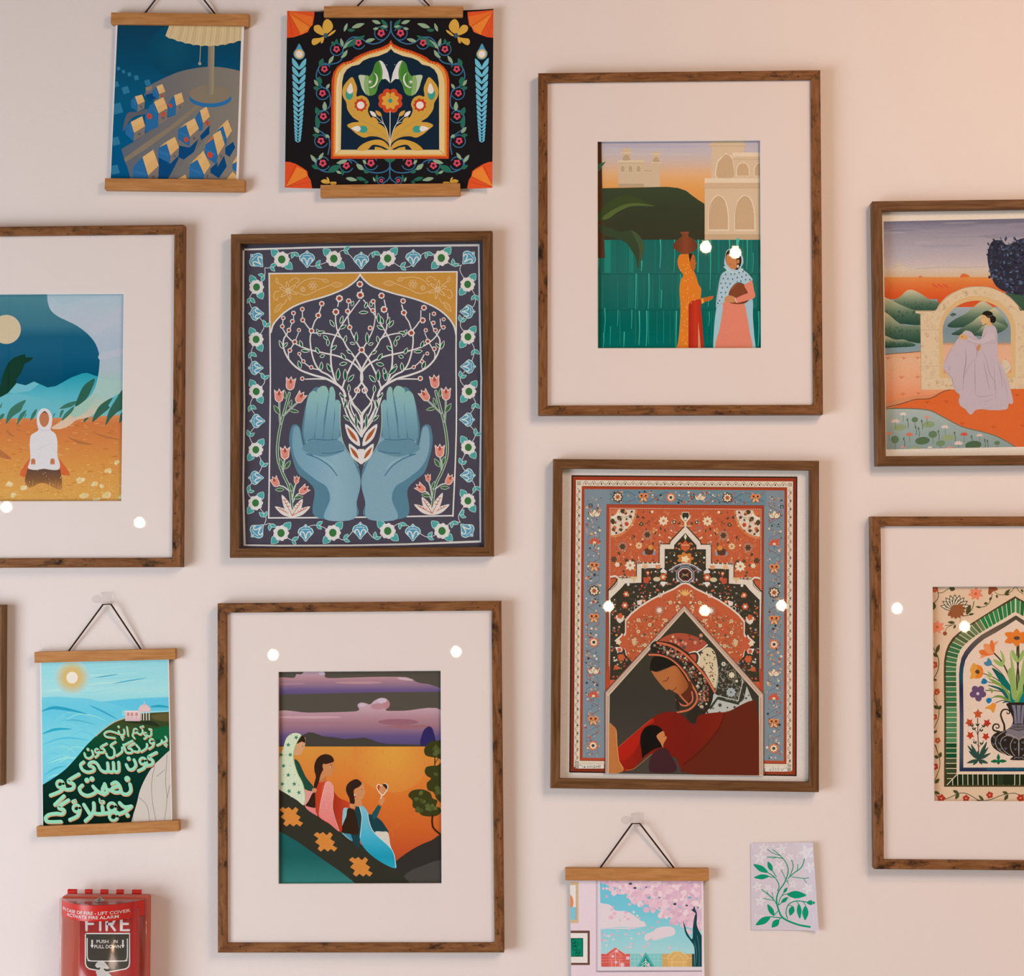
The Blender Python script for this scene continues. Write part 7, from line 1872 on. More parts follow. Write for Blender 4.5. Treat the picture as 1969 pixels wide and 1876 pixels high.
        a.blob([(888, 545), (850, 575), (825, 650), (785, 690), (704, 678), (715, 740), (735, 805), (775, 852), (820, 862), (858, 835), (880, 765), (912, 715), (945, 712), (985, 748), (965, 655), (935, 580), (912, 552)], '#5d8a3f')
        a.blob([(704, 678), (785, 690), (770, 760), (775, 852), (735, 805), (715, 740)], '#b7bd9c'); a.blob([(760, 690), (790, 688), (790, 780), (800, 860), (765, 840), (750, 760)], '#87a268'); a.blob([(850, 580), (880, 560), (900, 640), (890, 720), (850, 800), (830, 760), (835, 650)], '#467c34')
        a.poly(catmull([(884, 546), (905, 590), (918, 650), (915, 712), (945, 712), (986, 748)], False, 3) + [(968, 655), (937, 582), (912, 552)], '#d6ccc6')
        a.line([(838, 655), (862, 680), (868, 720), (850, 765), (815, 788), (795, 785)], 16, '#d9d0c2', belly=True); a.star(804, 738, 20, 5, '#d9d0c2', .42)
    a.both(ax, half2)
    for k in range(8): t = k * PI / 4 + PI / 8; a.ell(987 + 68 * math.cos(t), 908 + 68 * math.sin(t), 46, 42, '#c4472a', rot=t)
    for k in range(8): t = k * PI / 4 + PI / 8; a.leaf(987, 908, 987 + 84 * math.cos(t), 908 + 84 * math.sin(t), 58, '#d39a40')
    a.ell(987, 908, 19, 19, '#3f8a80'); a.line([(985, 1005), (984, 1340)], 7, '#cfc8bc'); a.line([(985, 880), (988, 770)], 3, '#1a1a1a'); a.ell(955, 585, 5, 5, '#7a9a80', n=7); a.ell(1027, 583, 5, 5, '#7a9a80', n=7)
    a.build('art_print', root, inv, curl)


# ================================================================== poster: lettering on a green hill by the sea
def poster_script():
    K = (0, 1130, 3.7514)
    root, inv = hanger('hanging_poster', px(K, [(247, 460), (1263, 440), (1265, 518), (248, 538)]), px(K, [(261, 1722), (1290, 1675), (1291, 1753), (265, 1800)]),
                       px(K, [(288, 500), (1217, 480), (1243, 1720), (306, 1750)]), px(K, [(496, 455), (743, 120), (800, 117), (1018, 445)]),
                       'poster on oak bars above the fire alarm, pale green lettering on a seaside hill', (206.6, 1148.5, 'clear wall hook holding the green lettering poster'))
    pr = px(K, [(297, 500), (1210, 480), (1234, 1720), (312, 1750)])
    a = Art(pr, -.0076, K)
    r = a.rng
    a.rect(250, 450, 1300, 820, '', grad=('y', [(530, '#8fc2cd'), (640, '#93c6d0'), (740, '#9fc9cf'), (800, '#8fc4d2')]))
    for i in range(26):
        y = 540 + i * 9; x = r.uniform(250, 900); a.line([(x, y + 10), (x + 150, y), (x + 330, y - r.uniform(0, 25))], r.uniform(4, 12), mix('#8cc0cc', '#b3cfcd', r.random()), belly=True)
    a.soft(520, 645, 60, 125, '#c9a768', '#a3c4c4'); a.soft(520, 645, 0, 62, '#d3a860', '#c9a768'); a.ell(520, 647, 41, 43, '#e6d3bd', n=24)
    for p in ([(690, 648), (770, 635), (855, 622)], [(810, 690), (930, 670), (1060, 648)], [(640, 660), (700, 650)]): a.line(p, 9, '#4f9fb0', belly=True)
    a.poly(catmull([(250, 795), (400, 785), (520, 792), (640, 800), (740, 820), (850, 808), (960, 798), (1100, 790), (1300, 785)], False, 4) + [(1300, 960), (900, 960), (250, 1500)], '', grad=('y', [(785, '#6fb9cd'), (900, '#63b6d0'), (1050, '#74bed2'), (1300, '#6fbccf'), (1450, '#66b6c8')]))
    a.poly([(740, 820), (900, 805), (1300, 788), (1300, 905), (1000, 900), (860, 850)], '#5fb3cd')
    a.rect(880, 885, 1300, 920, '#86c2cc')
    for i in range(34):
        x0 = r.uniform(290, 520); y0 = r.uniform(830, 1400); L = r.uniform(150, 360)
        a.line([(x0, y0 + r.uniform(20, 70)), (x0 + L * .35, y0), (x0 + L * .7, y0 + 12), (x0 + L, y0 + 55)], r.uniform(5, 16), mix('#5cb0cc', '#93cdd8', r.random()), belly=True)
    for p, w, c in (([(300, 890), (380, 865), (480, 875), (630, 910)], 24, '#2f93ab'), ([(300, 1055), (400, 1020), (520, 1018)], 18, '#2f9ab0'), ([(640, 845), (740, 890), (850, 950)], 12, '#3a94ad'), ([(450, 955), (560, 955), (700, 990)], 9, '#4fa3b5'), ([(310, 1130), (420, 1090), (520, 1082), (650, 1100)], 12, '#4fadc4'), ([(320, 1350), (400, 1300), (480, 1285)], 14, '#4aa9bd'), ([(1080, 858), (1150, 852), (1230, 862)], 18, '#2f93ab'), ([(870, 892), (900, 905)], 10, '#2f93ab')):
        a.line(p, w, c, belly=True)
    # hill
    a.poly(catmull([(290, 1430), (380, 1375), (470, 1310), (550, 1225), (620, 1140), (690, 1070), (760, 1010), (830, 965), (900, 940), (1000, 910), (1100, 900), (1260, 892)], False, 4) + [(1290, 1800), (250, 1800)], '', grad=('y', [(895, '#4d4a2a'), (980, '#3c4428'), (1050, '#1f4a2c'), (1150, '#16402c'), (1300, '#14332a'), (1700, '#14231c')]))
    a.line([(690, 1070), (760, 1010), (830, 965), (900, 940)], 7, '#b9a98c')
    a.blob([(880, 960), (1000, 965), (1100, 960), (1150, 1000), (1050, 985), (950, 975)], '#2c3222'); a.blob([(1100, 920), (1225, 905), (1225, 960), (1120, 950)], '#5c5230'); a.blob([(1080, 1030), (1225, 1000), (1230, 1080), (1120, 1090)], '#1c5a36'); a.blob([(760, 1080), (900, 1000), (1000, 1010), (900, 1060)], '#3a4a28')
    a.poly(catmull([(1260, 1150), (1220, 1175), (1160, 1230), (1100, 1290), (1050, 1370), (1010, 1460), (985, 1560), (960, 1640), (940, 1720)], False, 4) + [(940, 1780), (1300, 1780), (1300, 1130)], '#c5b3a5')
    for p in ([(1115, 1290), (1095, 1400), (1100, 1540), (1128, 1690)], [(1205, 1200), (1195, 1400), (1205, 1520), (1185, 1690)], [(1000, 1510), (1060, 1570), (1080, 1690)], [(1225, 1420), (1205, 1520)], [(960, 1640), (958, 1690)], [(1130, 1360), (1190, 1310)]): a.line(p, 3, '#6f655c')
    # shrine
    a.rect(903, 888, 1012, 960, '#d3b0ac'); a.rect(900, 885, 1015, 895, '#ddc0ba'); a.rect(903, 942, 1012, 960, '#c8a4a4')
    for x in (925, 952, 985): a.blob([(x - 8, 922), (x - 8, 905), (x, 897), (x + 8, 905), (x + 8, 922)], '#c08078'); a.rect(x - 8, 930, x + 8, 938, '#cf9a90')
    for x in (1018, 1036, 1056, 1076): a.rect(x - 3, 890, x + 3, 955, '#dcc6bc')
    a.rect(1000, 880, 1085, 893, '#d3a8a4'); a.blob([(1003, 882), (1010, 855), (1042, 838), (1074, 855), (1082, 882)], '#d6aeaa'); a.line([(1042, 840), (1042, 818)], 4, '#dcc0b0'); a.ell(1042, 845, 6, 6, '#cf9a90', n=8)
    # lettering
    a.crop = (70, 1380, 7.2926)
    strokes = [
        (24, [[(1608, 185), (1608, 228), (1582, 255), (1548, 240)], [(1548, 238), (1540, 270), (1508, 288)], [(1484, 158), (1486, 200), (1455, 228), (1418, 210)], [(1360, 200), (1346, 245), (1376, 282)], [(1268, 125), (1284, 244)],
              [(1225, 160), (1230, 215), (1195, 236), (1158, 215), (1152, 180)], [(1160, 222), (1100, 200), (1030, 182), (972, 196), (950, 228), (985, 262), (1100, 278)]]),
        (30, [[(1808, 262), (1824, 308), (1795, 335), (1752, 345)], [(1758, 312), (1748, 350), (1692, 380)], [(1648, 330), (1632, 390), (1580, 430)], [(1548, 362), (1540, 420), (1470, 470)], [(1402, 378), (1442, 430), (1425, 472), (1372, 465)],
              [(1345, 318), (1238, 372)], [(1376, 352), (1285, 408), (1335, 438), (1335, 482), (1262, 480), (1235, 420), (1218, 372)], [(1200, 412), (1196, 470), (1122, 526)], [(1108, 332), (1040, 382), (1080, 425), (1092, 490), (1080, 540), (1030, 556), (988, 530), (980, 496)],
              [(985, 356), (900, 406), (948, 438), (950, 474), (895, 482)], [(882, 470), (865, 510), (826, 546)], [(776, 455), (792, 518), (742, 562), (688, 542), (672, 492)]]),
        (44, [[(1682, 482), (1570, 545), (1628, 592), (1622, 645), (1548, 668)], [(1540, 620), (1508, 695), (1428, 738)], [(1368, 585), (1392, 660), (1348, 718), (1290, 712), (1258, 652)],
              [(1152, 618), (1154, 735), (1108, 752), (1078, 710)], [(1076, 622), (1078, 738), (1030, 752), (1000, 712)], [(996, 628), (1000, 735), (952, 752), (895, 715), (850, 640), (800, 612), (750, 628), (738, 662), (800, 690), (800, 735), (720, 756), (645, 722), (618, 655), (662, 615)]]),
        (50, [[(1310, 925), (1322, 1010), (1282, 1062), (1215, 1060), (1178, 1010)], [(1185, 1020), (1160, 940), (1110, 898), (1058, 922)], [(1062, 985), (1110, 962), (1160, 955)], [(1180, 1035), (1100, 1040), (1040, 1010), (985, 1000), (955, 922)], [(955, 930), (925, 1000), (945, 1070)], [(990, 1040), (945, 1064), (860, 1025), (792, 955)],
              [(850, 1020), (790, 1064), (705, 1085), (628, 1048), (602, 985), (642, 940)], [(594, 786), (446, 880), (520, 925), (508, 985), (440, 1002), (380, 985)], [(385, 945), (340, 1020), (196, 1082)]]),
        (52, [[(1165, 1188), (1235, 1245), (1330, 1235)], [(1320, 1248), (1235, 1312), (1150, 1345)], [(1160, 1340), (1100, 1312), (1000, 1328), (920, 1340), (850, 1340), (790, 1320)], [(922, 1238), (932, 1320)], [(802, 1190), (802, 1290), (760, 1372), (686, 1440)], [(664, 1212), (716, 1295), (752, 1350)],
              [(608, 1275), (575, 1370), (468, 1424)], [(385, 1092), (258, 1212)], [(448, 1150), (312, 1246), (386, 1290), (366, 1342), (290, 1340)], [(300, 1336), (180, 1352), (128, 1402), (165, 1452), (345, 1452)]]),
        (20, [[(882, 1128), (890, 1185), (940, 1192), (946, 1162), (912, 1160)], [(548, 1142), (502, 1160), (508, 1188), (560, 1168)]])]
    rings = [(1526, 222, 20, 22), (1388, 176, 28, 24), (1615, 322, 30, 28), (846, 456, 26, 28), (1490, 600, 42, 42), (330, 922, 46, 46), (1056, 1242, 52, 48), (1078, 1378, 54, 48), (560, 1262, 46, 46)]
    dots = [(1582, 154, 14), (1608, 158, 14), (1460, 126, 15), (1492, 116, 15), (1190, 265, 14), (1217, 262, 14), (1205, 294, 14), (1150, 120, 16), (1795, 374, 13), (1824, 366, 13), (1816, 392, 13), (720, 436, 20), (1292, 566, 28), (1272, 850, 40), (706, 870, 34), (776, 850, 34), (1276, 1360, 30)]

    def letters(dx, dy, c, e):
        a.T = lambda x, y: (x + dx, y + dy)
        for w, ps in strokes:
            for p in ps: a.line(p, w * .92 + e, c, sm=5)
        for x, y, rr, w in rings: a.ring(x, y, rr * 1.06, w * .74 + e, c, n=18)
        for x, y, rr in dots: a.ell(x, y, rr + e / 2, rr + e / 2, c, n=14)
        a.T = None
    letters(6, 22, '#0f1c16', 8); letters(8, 13, '#c48a62', 4); letters(0, 0, '#8fc4a2', 0)
    a.build('art_print', root, inv)


# ================================================================== poster: blossom tree in a painted window
def poster_blossom():
    K = (1070, 1540, 3.7151)
    root, inv = hanger('hanging_poster', px(K, [(62, 483), (1089, 480), (1088, 567), (63, 571)]), px(K, [(75, 1680), (1100, 1677), (1100, 1764), (76, 1767)]),
                       px(K, [(96, 540), (1048, 540), (1062, 1720), (112, 1722)]), px(K, [(304, 488), (540, 160), (595, 159), (846, 486)]),
                       'poster on oak bars at the bottom edge, pink blossom tree seen through a painted window', (px(K, [(575, 122)])[0] + ('clear wall hook holding the pink blossom poster',)))
    sh = px(K, [(96, 540), (1048, 540), (1062, 1720), (112, 1722)])
    a = Art(sh, -.0076, K)
    a.rect(60, 500, 1100, 1760, '', grad=('y', [(570, '#dcc3c8'), (1250, '#dbc0c4'), (1700, '#d6b8bc')]))
    a.rect(60, 500, 108, 1760, '#d9ccd0') if False else None
    a.rect(282, 500, 294, 1218, '#b9a3ae'); a.poly([(282, 1210), (1062, 1206), (1062, 1218), (282, 1222)], '#a8949e'); a.line([(296, 560), (300, 1214)], 4, '#8f7c88'); a.line([(300, 1216), (1062, 1212)], 4, '#8f7c88')
    a.rect(294, 500, 1040, 1208, '#d5c3ca'); a.rect(1040, 500, 1062, 1760, '#dccbd0')
    # the painted view
    a.set_clip(px(K, [(310, 540), (1036, 540), (1038, 1182), (320, 1182)]))
    a.rect(300, 520, 1060, 1200, '', grad=('y', [(590, '#6ab4c8'), (800, '#74bacb'), (950, '#8dc2cc'), (1090, '#a3c6cc')]))
    r = a.rng
    CL = '#d9c4cc'
    a.blob([(290, 740), (340, 732), (390, 745), (420, 780), (490, 785), (540, 805), (590, 845), (635, 875), (630, 895), (560, 900), (440, 898), (290, 905)], CL); a.blob([(630, 985), (640, 950), (690, 930), (720, 905), (780, 895), (830, 900), (850, 935), (830, 960), (760, 975), (690, 988)], CL)
    a.line([(300, 905), (450, 908), (600, 904)], 12, '#c8c4d2', belly=True); a.line([(640, 986), (700, 990), (780, 978)], 8, '#c8c4d2', belly=True)
    for x, y, s_ in ((395, 775, 10), (415, 802, 14), (390, 830, 18), (495, 795, 12), (490, 822, 8)): a.ell(x, y, s_, s_ * .8, '#dba8b4')
    PK = ['#dcb4bf', '#e0bcc4', '#d6aab8', '#e3c5ca', '#cfa3b2', '#dcb0ba']
    a.blob([(380, 500), (420, 580), (520, 620), (580, 690), (640, 720), (720, 770), (760, 800), (850, 850), (930, 890), (1060, 900), (1060, 500)], '#d3a9ba')
    a.hold = True
    for i in range(520):
        x = r.uniform(310, 1050); lim = 560 + max(0, (x - 360)) * .52
        y = r.uniform(530, lim + 25) if r.random() < .82 else r.uniform(lim, lim + 70)
        if x < 420 and r.random() < .6: continue
        s_ = r.uniform(9, 24); a.flower(x, y, s_, 5, r.choice(PK), .14, rot=r.random() * 3, m=3)
    a.hold = False
    a.hold = True
    for x, y, s_ in ((528, 590, 13), (735, 690, 10), (600, 630, 9), (845, 735, 13), (735, 765, 12), (800, 770, 9), (950, 690, 14), (880, 760, 10), (660, 690, 14), (640, 615, 10), (560, 620, 12), (930, 745, 10), (1000, 700, 10), (1010, 760, 9)): a.blob([(x - s_, y), (x, y - s_ * .7), (x + s_, y - 2), (x + 3, y + s_ * .6)], r.choice(('#6fa9bd', '#2c4a55', '#86b5c2', '#5f8796')))
    for i in range(46):
        x, y = r.uniform(320, 900), r.uniform(620, 1160); a.ell(x, y, r.uniform(6, 12), r.uniform(6, 10), r.choice(PK), n=9)
    a.hold = False
    TR = '#1f4248'
    a.blob([(985, 1182), (985, 1050), (960, 1000), (930, 960), (915, 920), (905, 860), (918, 890), (935, 940), (970, 985), (975, 900), (985, 830), (1000, 790), (1004, 830), (1002, 880), (1020, 930), (1040, 960), (1060, 940), (1060, 1190), (970, 1190)], TR)
    for p in ([(990, 1180), (1000, 1080), (985, 1000)], [(1020, 1180), (1018, 1050), (1005, 960)]): a.line(p, 5, '#3f6f70')
    a.poly([(995, 800), (960, 775), (975, 770), (985, 745), (992, 775), (1000, 790)], TR)
    # house fronts
    a.rect(300, 1090, 525, 1190, '#c9574e'); a.poly([(350, 1092), (420, 1042), (495, 1092)], '#c9574e'); a.poly([(372, 1092), (422, 1056), (472, 1092), (472, 1190), (372, 1190)], '#d0655a')
    for y in (1110, 1130, 1150): a.line([(320, y), (522, y)], 3, '#dd8a80')
    for p in ([(350, 1094), (422, 1046), (495, 1094)], [(380, 1100), (422, 1068), (465, 1100)], [(422, 1070), (422, 1182)], [(395, 1130), (395, 1182)], [(450, 1130), (450, 1182)]): a.line(p, 4, '#e09a90', sm=0)
    a.rect(525, 1090, 755, 1190, '#7fb8b4')
    for x in range(530, 750, 28): a.line([(x, 1095), (x, 1182)], 3, '#9cc8c2')
    for y in (1112, 1140): a.line([(526, y), (752, y)], 3, '#9cc8c2')
    a.poly([(570, 1190), (638, 1078), (708, 1190)], '#4fa39a'); a.poly([(592, 1190), (638, 1105), (690, 1190)], '#1f8072')
    for p in ([(638, 1125), (638, 1182)], [(612, 1162), (638, 1140)], [(664, 1162), (638, 1140)], [(605, 1180), (638, 1158), (670, 1180)]): a.line(p, 5, '#b8d4cc', sm=0)
    a.rect(755, 1090, 968, 1190, '#c99a5c'); a.poly([(790, 1110), (830, 1072), (890, 1072), (940, 1110), (930, 1190), (800, 1190)], '#d0a363')
    for p in ([(790, 1112), (832, 1076), (890, 1076), (940, 1112)], [(820, 1130), (850, 1098), (880, 1098), (910, 1130)], [(760, 1120), (800, 1125)], [(930, 1125), (965, 1120)], [(825, 1135), (825, 1182)], [(908, 1135), (908, 1182)], [(800, 1150), (930, 1150)]): a.line(p, 4, '#e0bc82', sm=0)
    a.rect(968, 1090, 985, 1190, '#33484a')
    for x, y, s_ in ((430, 1070, 12), (402, 1108, 11), (425, 1150, 11), (510, 1120, 14), (470, 1168, 16), (612, 1095, 11), (655, 1170, 12), (815, 1055, 8), (505, 1045, 9), (530, 1018, 10), (655, 1018, 11), (628, 1040, 11), (345, 995, 9), (495, 950, 10), (590, 945, 9), (622, 938, 10), (350, 960, 9)): a.ell(x, y, s_, s_ * .9, '#dcaeb8', n=10)
    a.set_clip(sh)
    # pictures painted on the pink wall
    a.rect(60, 575, 158, 870, '#c9a883'); a.rect(60, 600, 140, 846, '#ddd0cc'); a.ell(84, 722, 38, 60, '#d9804f'); a.rect(60, 756, 140, 846, '#7fb5c0'); a.line([(141, 602), (141, 846)], 3, '#a08260')
    a.rect(60, 924, 238, 1170, '#6a4a40'); a.rect(60, 942, 222, 1154, '#ddd2d0'); a.rect(60, 980, 188, 1108, '#1a7a5c'); a.line([(60, 980), (188, 980), (188, 1108), (60, 1108)], 5, '#173f34', sm=0)
    for x, y in ((125, 1025), (140, 1020), (155, 1075), (130, 1050), (120, 1000), (150, 1090)): a.ring(x, y, 14, 3.5, '#143f33', n=10)
    a.poly([(60, 540), (98, 540), (118, 1760), (60, 1760)], '#dcd0d4') if False else None
    a.build('art_print', root, inv)


# ================================================================== small jasmine card stuck to the wall
def card_jasmine():
    K = (1070, 1540, 3.7151)
    sh = px(K, [(1388, 300), (1826, 291), (1870, 922), (1392, 918)])

    def curl(x, y):
        t = max(0.0, (x - 1525) / 45)
        return -.009 * t * t * (1.15 - .6 * (y - 1618) / 170)
    c = W((sh[0][0] + sh[2][0]) / 2, (sh[0][1] + sh[2][1]) / 2, 0)
    root = empty('art_card', (c.x, 0, c.z))
    tag(root, 'small unframed lilac card with green jasmine sprig stuck to the wall', 'art card')
    inv = Matrix.Translation((-c.x, 0, -c.z))
    P = [W(x, y, -.0016) for x, y in sh]
    V, F, N = [], [], 20
    for i in range(N + 1):
        t = i / N
        for p0, p1, q0, q1 in ((P[0], P[1], sh[0], sh[1]), (P[3], P[2], sh[3], sh[2])):
            p = inv @ (p0 + (p1 - p0) * t)
            cv = curl(q0[0] + (q1[0] - q0[0]) * t, q0[1] + (q1[1] - q0[1]) * t)
            V.append((p.x, p.y + cv, p.z))
    for i in range(N): F.append((2 * i, 2 * i + 2, 2 * i + 3, 2 * i + 1))
    mesh_obj('paper_sheet', V, F, M['paper'], root)
    a = Art(sh, -.0018, K)
    a.strips = [sh[0][0] + i * 6.5 for i in range(1, 22)]
    a.rect(1370, 270, 1890, 940, '#c8b7bd')
    GN, WH = '#1a8a66', '#d3c6cc'
    for x, y, s_ in ((1480, 335, 38), (1608, 345, 42), (1455, 405, 50), (1668, 400, 32), (1785, 365, 62), (1590, 465, 44), (1810, 470, 45), (1437, 612, 40), (1512, 620, 30), (1690, 592, 34), (1795, 622, 45), (1455, 715, 40), (1478, 665, 24)):
        for k in range(5): t = k * 2 * PI / 5 + x; a.leaf(x, y, x + s_ * math.cos(t), y + s_ * math.sin(t), s_ * .5, WH)
        a.ell(x, y, 4, 4, '#b5a3ad', n=6)
    for x, y in ((1547, 322), (1718, 395), (1640, 300), (1580, 400), (1550, 635), (1680, 700), (1475, 520)): a.leaf(x, y + 14, x + 4, y - 14, 12, WH)

    def st(p, w=9, w2=None): a.line(p, w, GN, w2=w2)
    st([(1808, 895), (1720, 880), (1620, 835), (1585, 770), (1572, 700), (1590, 640), (1630, 580), (1655, 500), (1640, 440), (1600, 390), (1545, 345)], 14, 5)
    st([(1580, 640), (1590, 600), (1560, 545), (1510, 510), (1490, 500)], 7); st([(1570, 540), (1545, 500), (1530, 480)], 6); st([(1560, 545), (1500, 535)], 6)
    st([(1655, 550), (1700, 510), (1750, 470), (1770, 410)], 7); st([(1720, 500), (1725, 450)], 5); st([(1680, 540), (1760, 550), (1800, 545)], 5); st([(1760, 548), (1785, 580)], 4); st([(1665, 540), (1690, 470), (1680, 420)], 6); st([(1620, 410), (1560, 400), (1505, 400)], 6); st([(1600, 390), (1545, 370), (1508, 345)], 5); st([(1575, 400), (1540, 410)], 4)
    st([(1645, 575), (1620, 520), (1605, 490)], 5); st([(1650, 560), (1655, 590)], 5); st([(1575, 740), (1540, 690), (1465, 630)], 6); st([(1560, 710), (1480, 695)], 5); st([(1545, 690), (1510, 660), (1505, 640)], 4); st([(1550, 700), (1540, 650)], 4)
    st([(1585, 740), (1600, 690), (1630, 665), (1700, 660)], 6); st([(1590, 740), (1620, 715)], 6); st([(1600, 690), (1625, 650)], 5); st([(1650, 840), (1640, 790), (1660, 735), (1720, 712), (1790, 720)], 7); st([(1655, 745), (1675, 745), (1690, 770)], 5); st([(1715, 715), (1735, 740)], 5); st([(1760, 715), (1780, 745)], 5)
    st([(1590, 775), (1555, 815)], 6); st([(1620, 835), (1530, 825)], 7); st([(1600, 830), (1585, 860)], 6)
    for x0, y0, x1, y1, w in ((1512, 510, 1405, 450, 42), (1540, 500, 1510, 430, 34), (1520, 535, 1410, 545, 36), (1645, 665, 1785, 670, 54), (1622, 655, 1650, 615, 22), (1605, 725, 1655, 685, 28), (1785, 722, 1845, 720, 34), (1690, 748, 1668, 818, 42), (1730, 730, 1738, 840, 34), (1778, 745, 1775, 850, 44), (1555, 820, 1507, 735, 36), (1530, 825, 1422, 885, 48), (1590, 845, 1538, 902, 46)):
        a.leaf(x0, y0, x1, y1, w, GN)
    for p in ([(1420, 805), (1425, 830), (1440, 835)], [(1440, 810), (1452, 832), (1462, 815)], [(1470, 812), (1478, 828)]): a.line(p, 4, '#e0d6da')
    a.build('art_print', root, inv, curl)


# ================================================================== frame cut by the left edge
def art_sliver():
    q = [(-335, 1166), (6.7, 1162), (2.0, 1510), (-338, 1512)]
    win = [(-275, 1225), (-52, 1222), (-56, 1450), (-277, 1452)]
    root, inv = frame(q, M['oakmid'], 'light brown frame cut off at the left edge beside the lettering poster', win)
    a = Art(grow(win, 2.5), -.009, (0, 0, 1.0))
    a.rect(-400, 1100, 50, 1600, '#c9b9a8')
    a.blob([(-240, 1440), (-230, 1330), (-160, 1290), (-90, 1340), (-80, 1440)], '#8a6a52'); a.ell(-165, 1275, 36, 36, '#c98a52')
    a.build('art_print', root, inv)


M['oakmid'] = wood('medium_brown_wood', ((0.12, 0.065, 0.026), (0.19, 0.105, 0.045), (0.25, 0.15, 0.07)), (14, 200, 200))


# ================================================================== fire alarm under a clear lift cover
def font_tris(body, bold=0.0):
    cu = bpy.data.curves.new('lettering', 'FONT')
    cu.body = body
    cu.size = 1.0
    cu.offset = bold
    cu.resolution_u = 3
    o = bpy.data.objects.new('lettering', cu)
    COL.objects.link(o)
    dg = bpy.context.evaluated_depsgraph_get()
    me = o.evaluated_get(dg).to_mesh()
    me.calc_loop_triangles()
    vs = [(v.co.x, v.co.y) for v in me.vertices]
    tr = [tuple(t.vertices) for t in me.loop_triangles]
    o.evaluated_get(dg).to_mesh_clear()
    bpy.data.objects.remove(o)
    bpy.data.curves.remove(cu)
    x0, x1 = min(v[0] for v in vs), max(v[0] for v in vs)
    y0, y1 = min(v[1] for v in vs), max(v[1] for v in vs)
    return [((x - x0) / (x1 - x0), (y - y0) / (y1 - y0)) for x, y in vs], tr


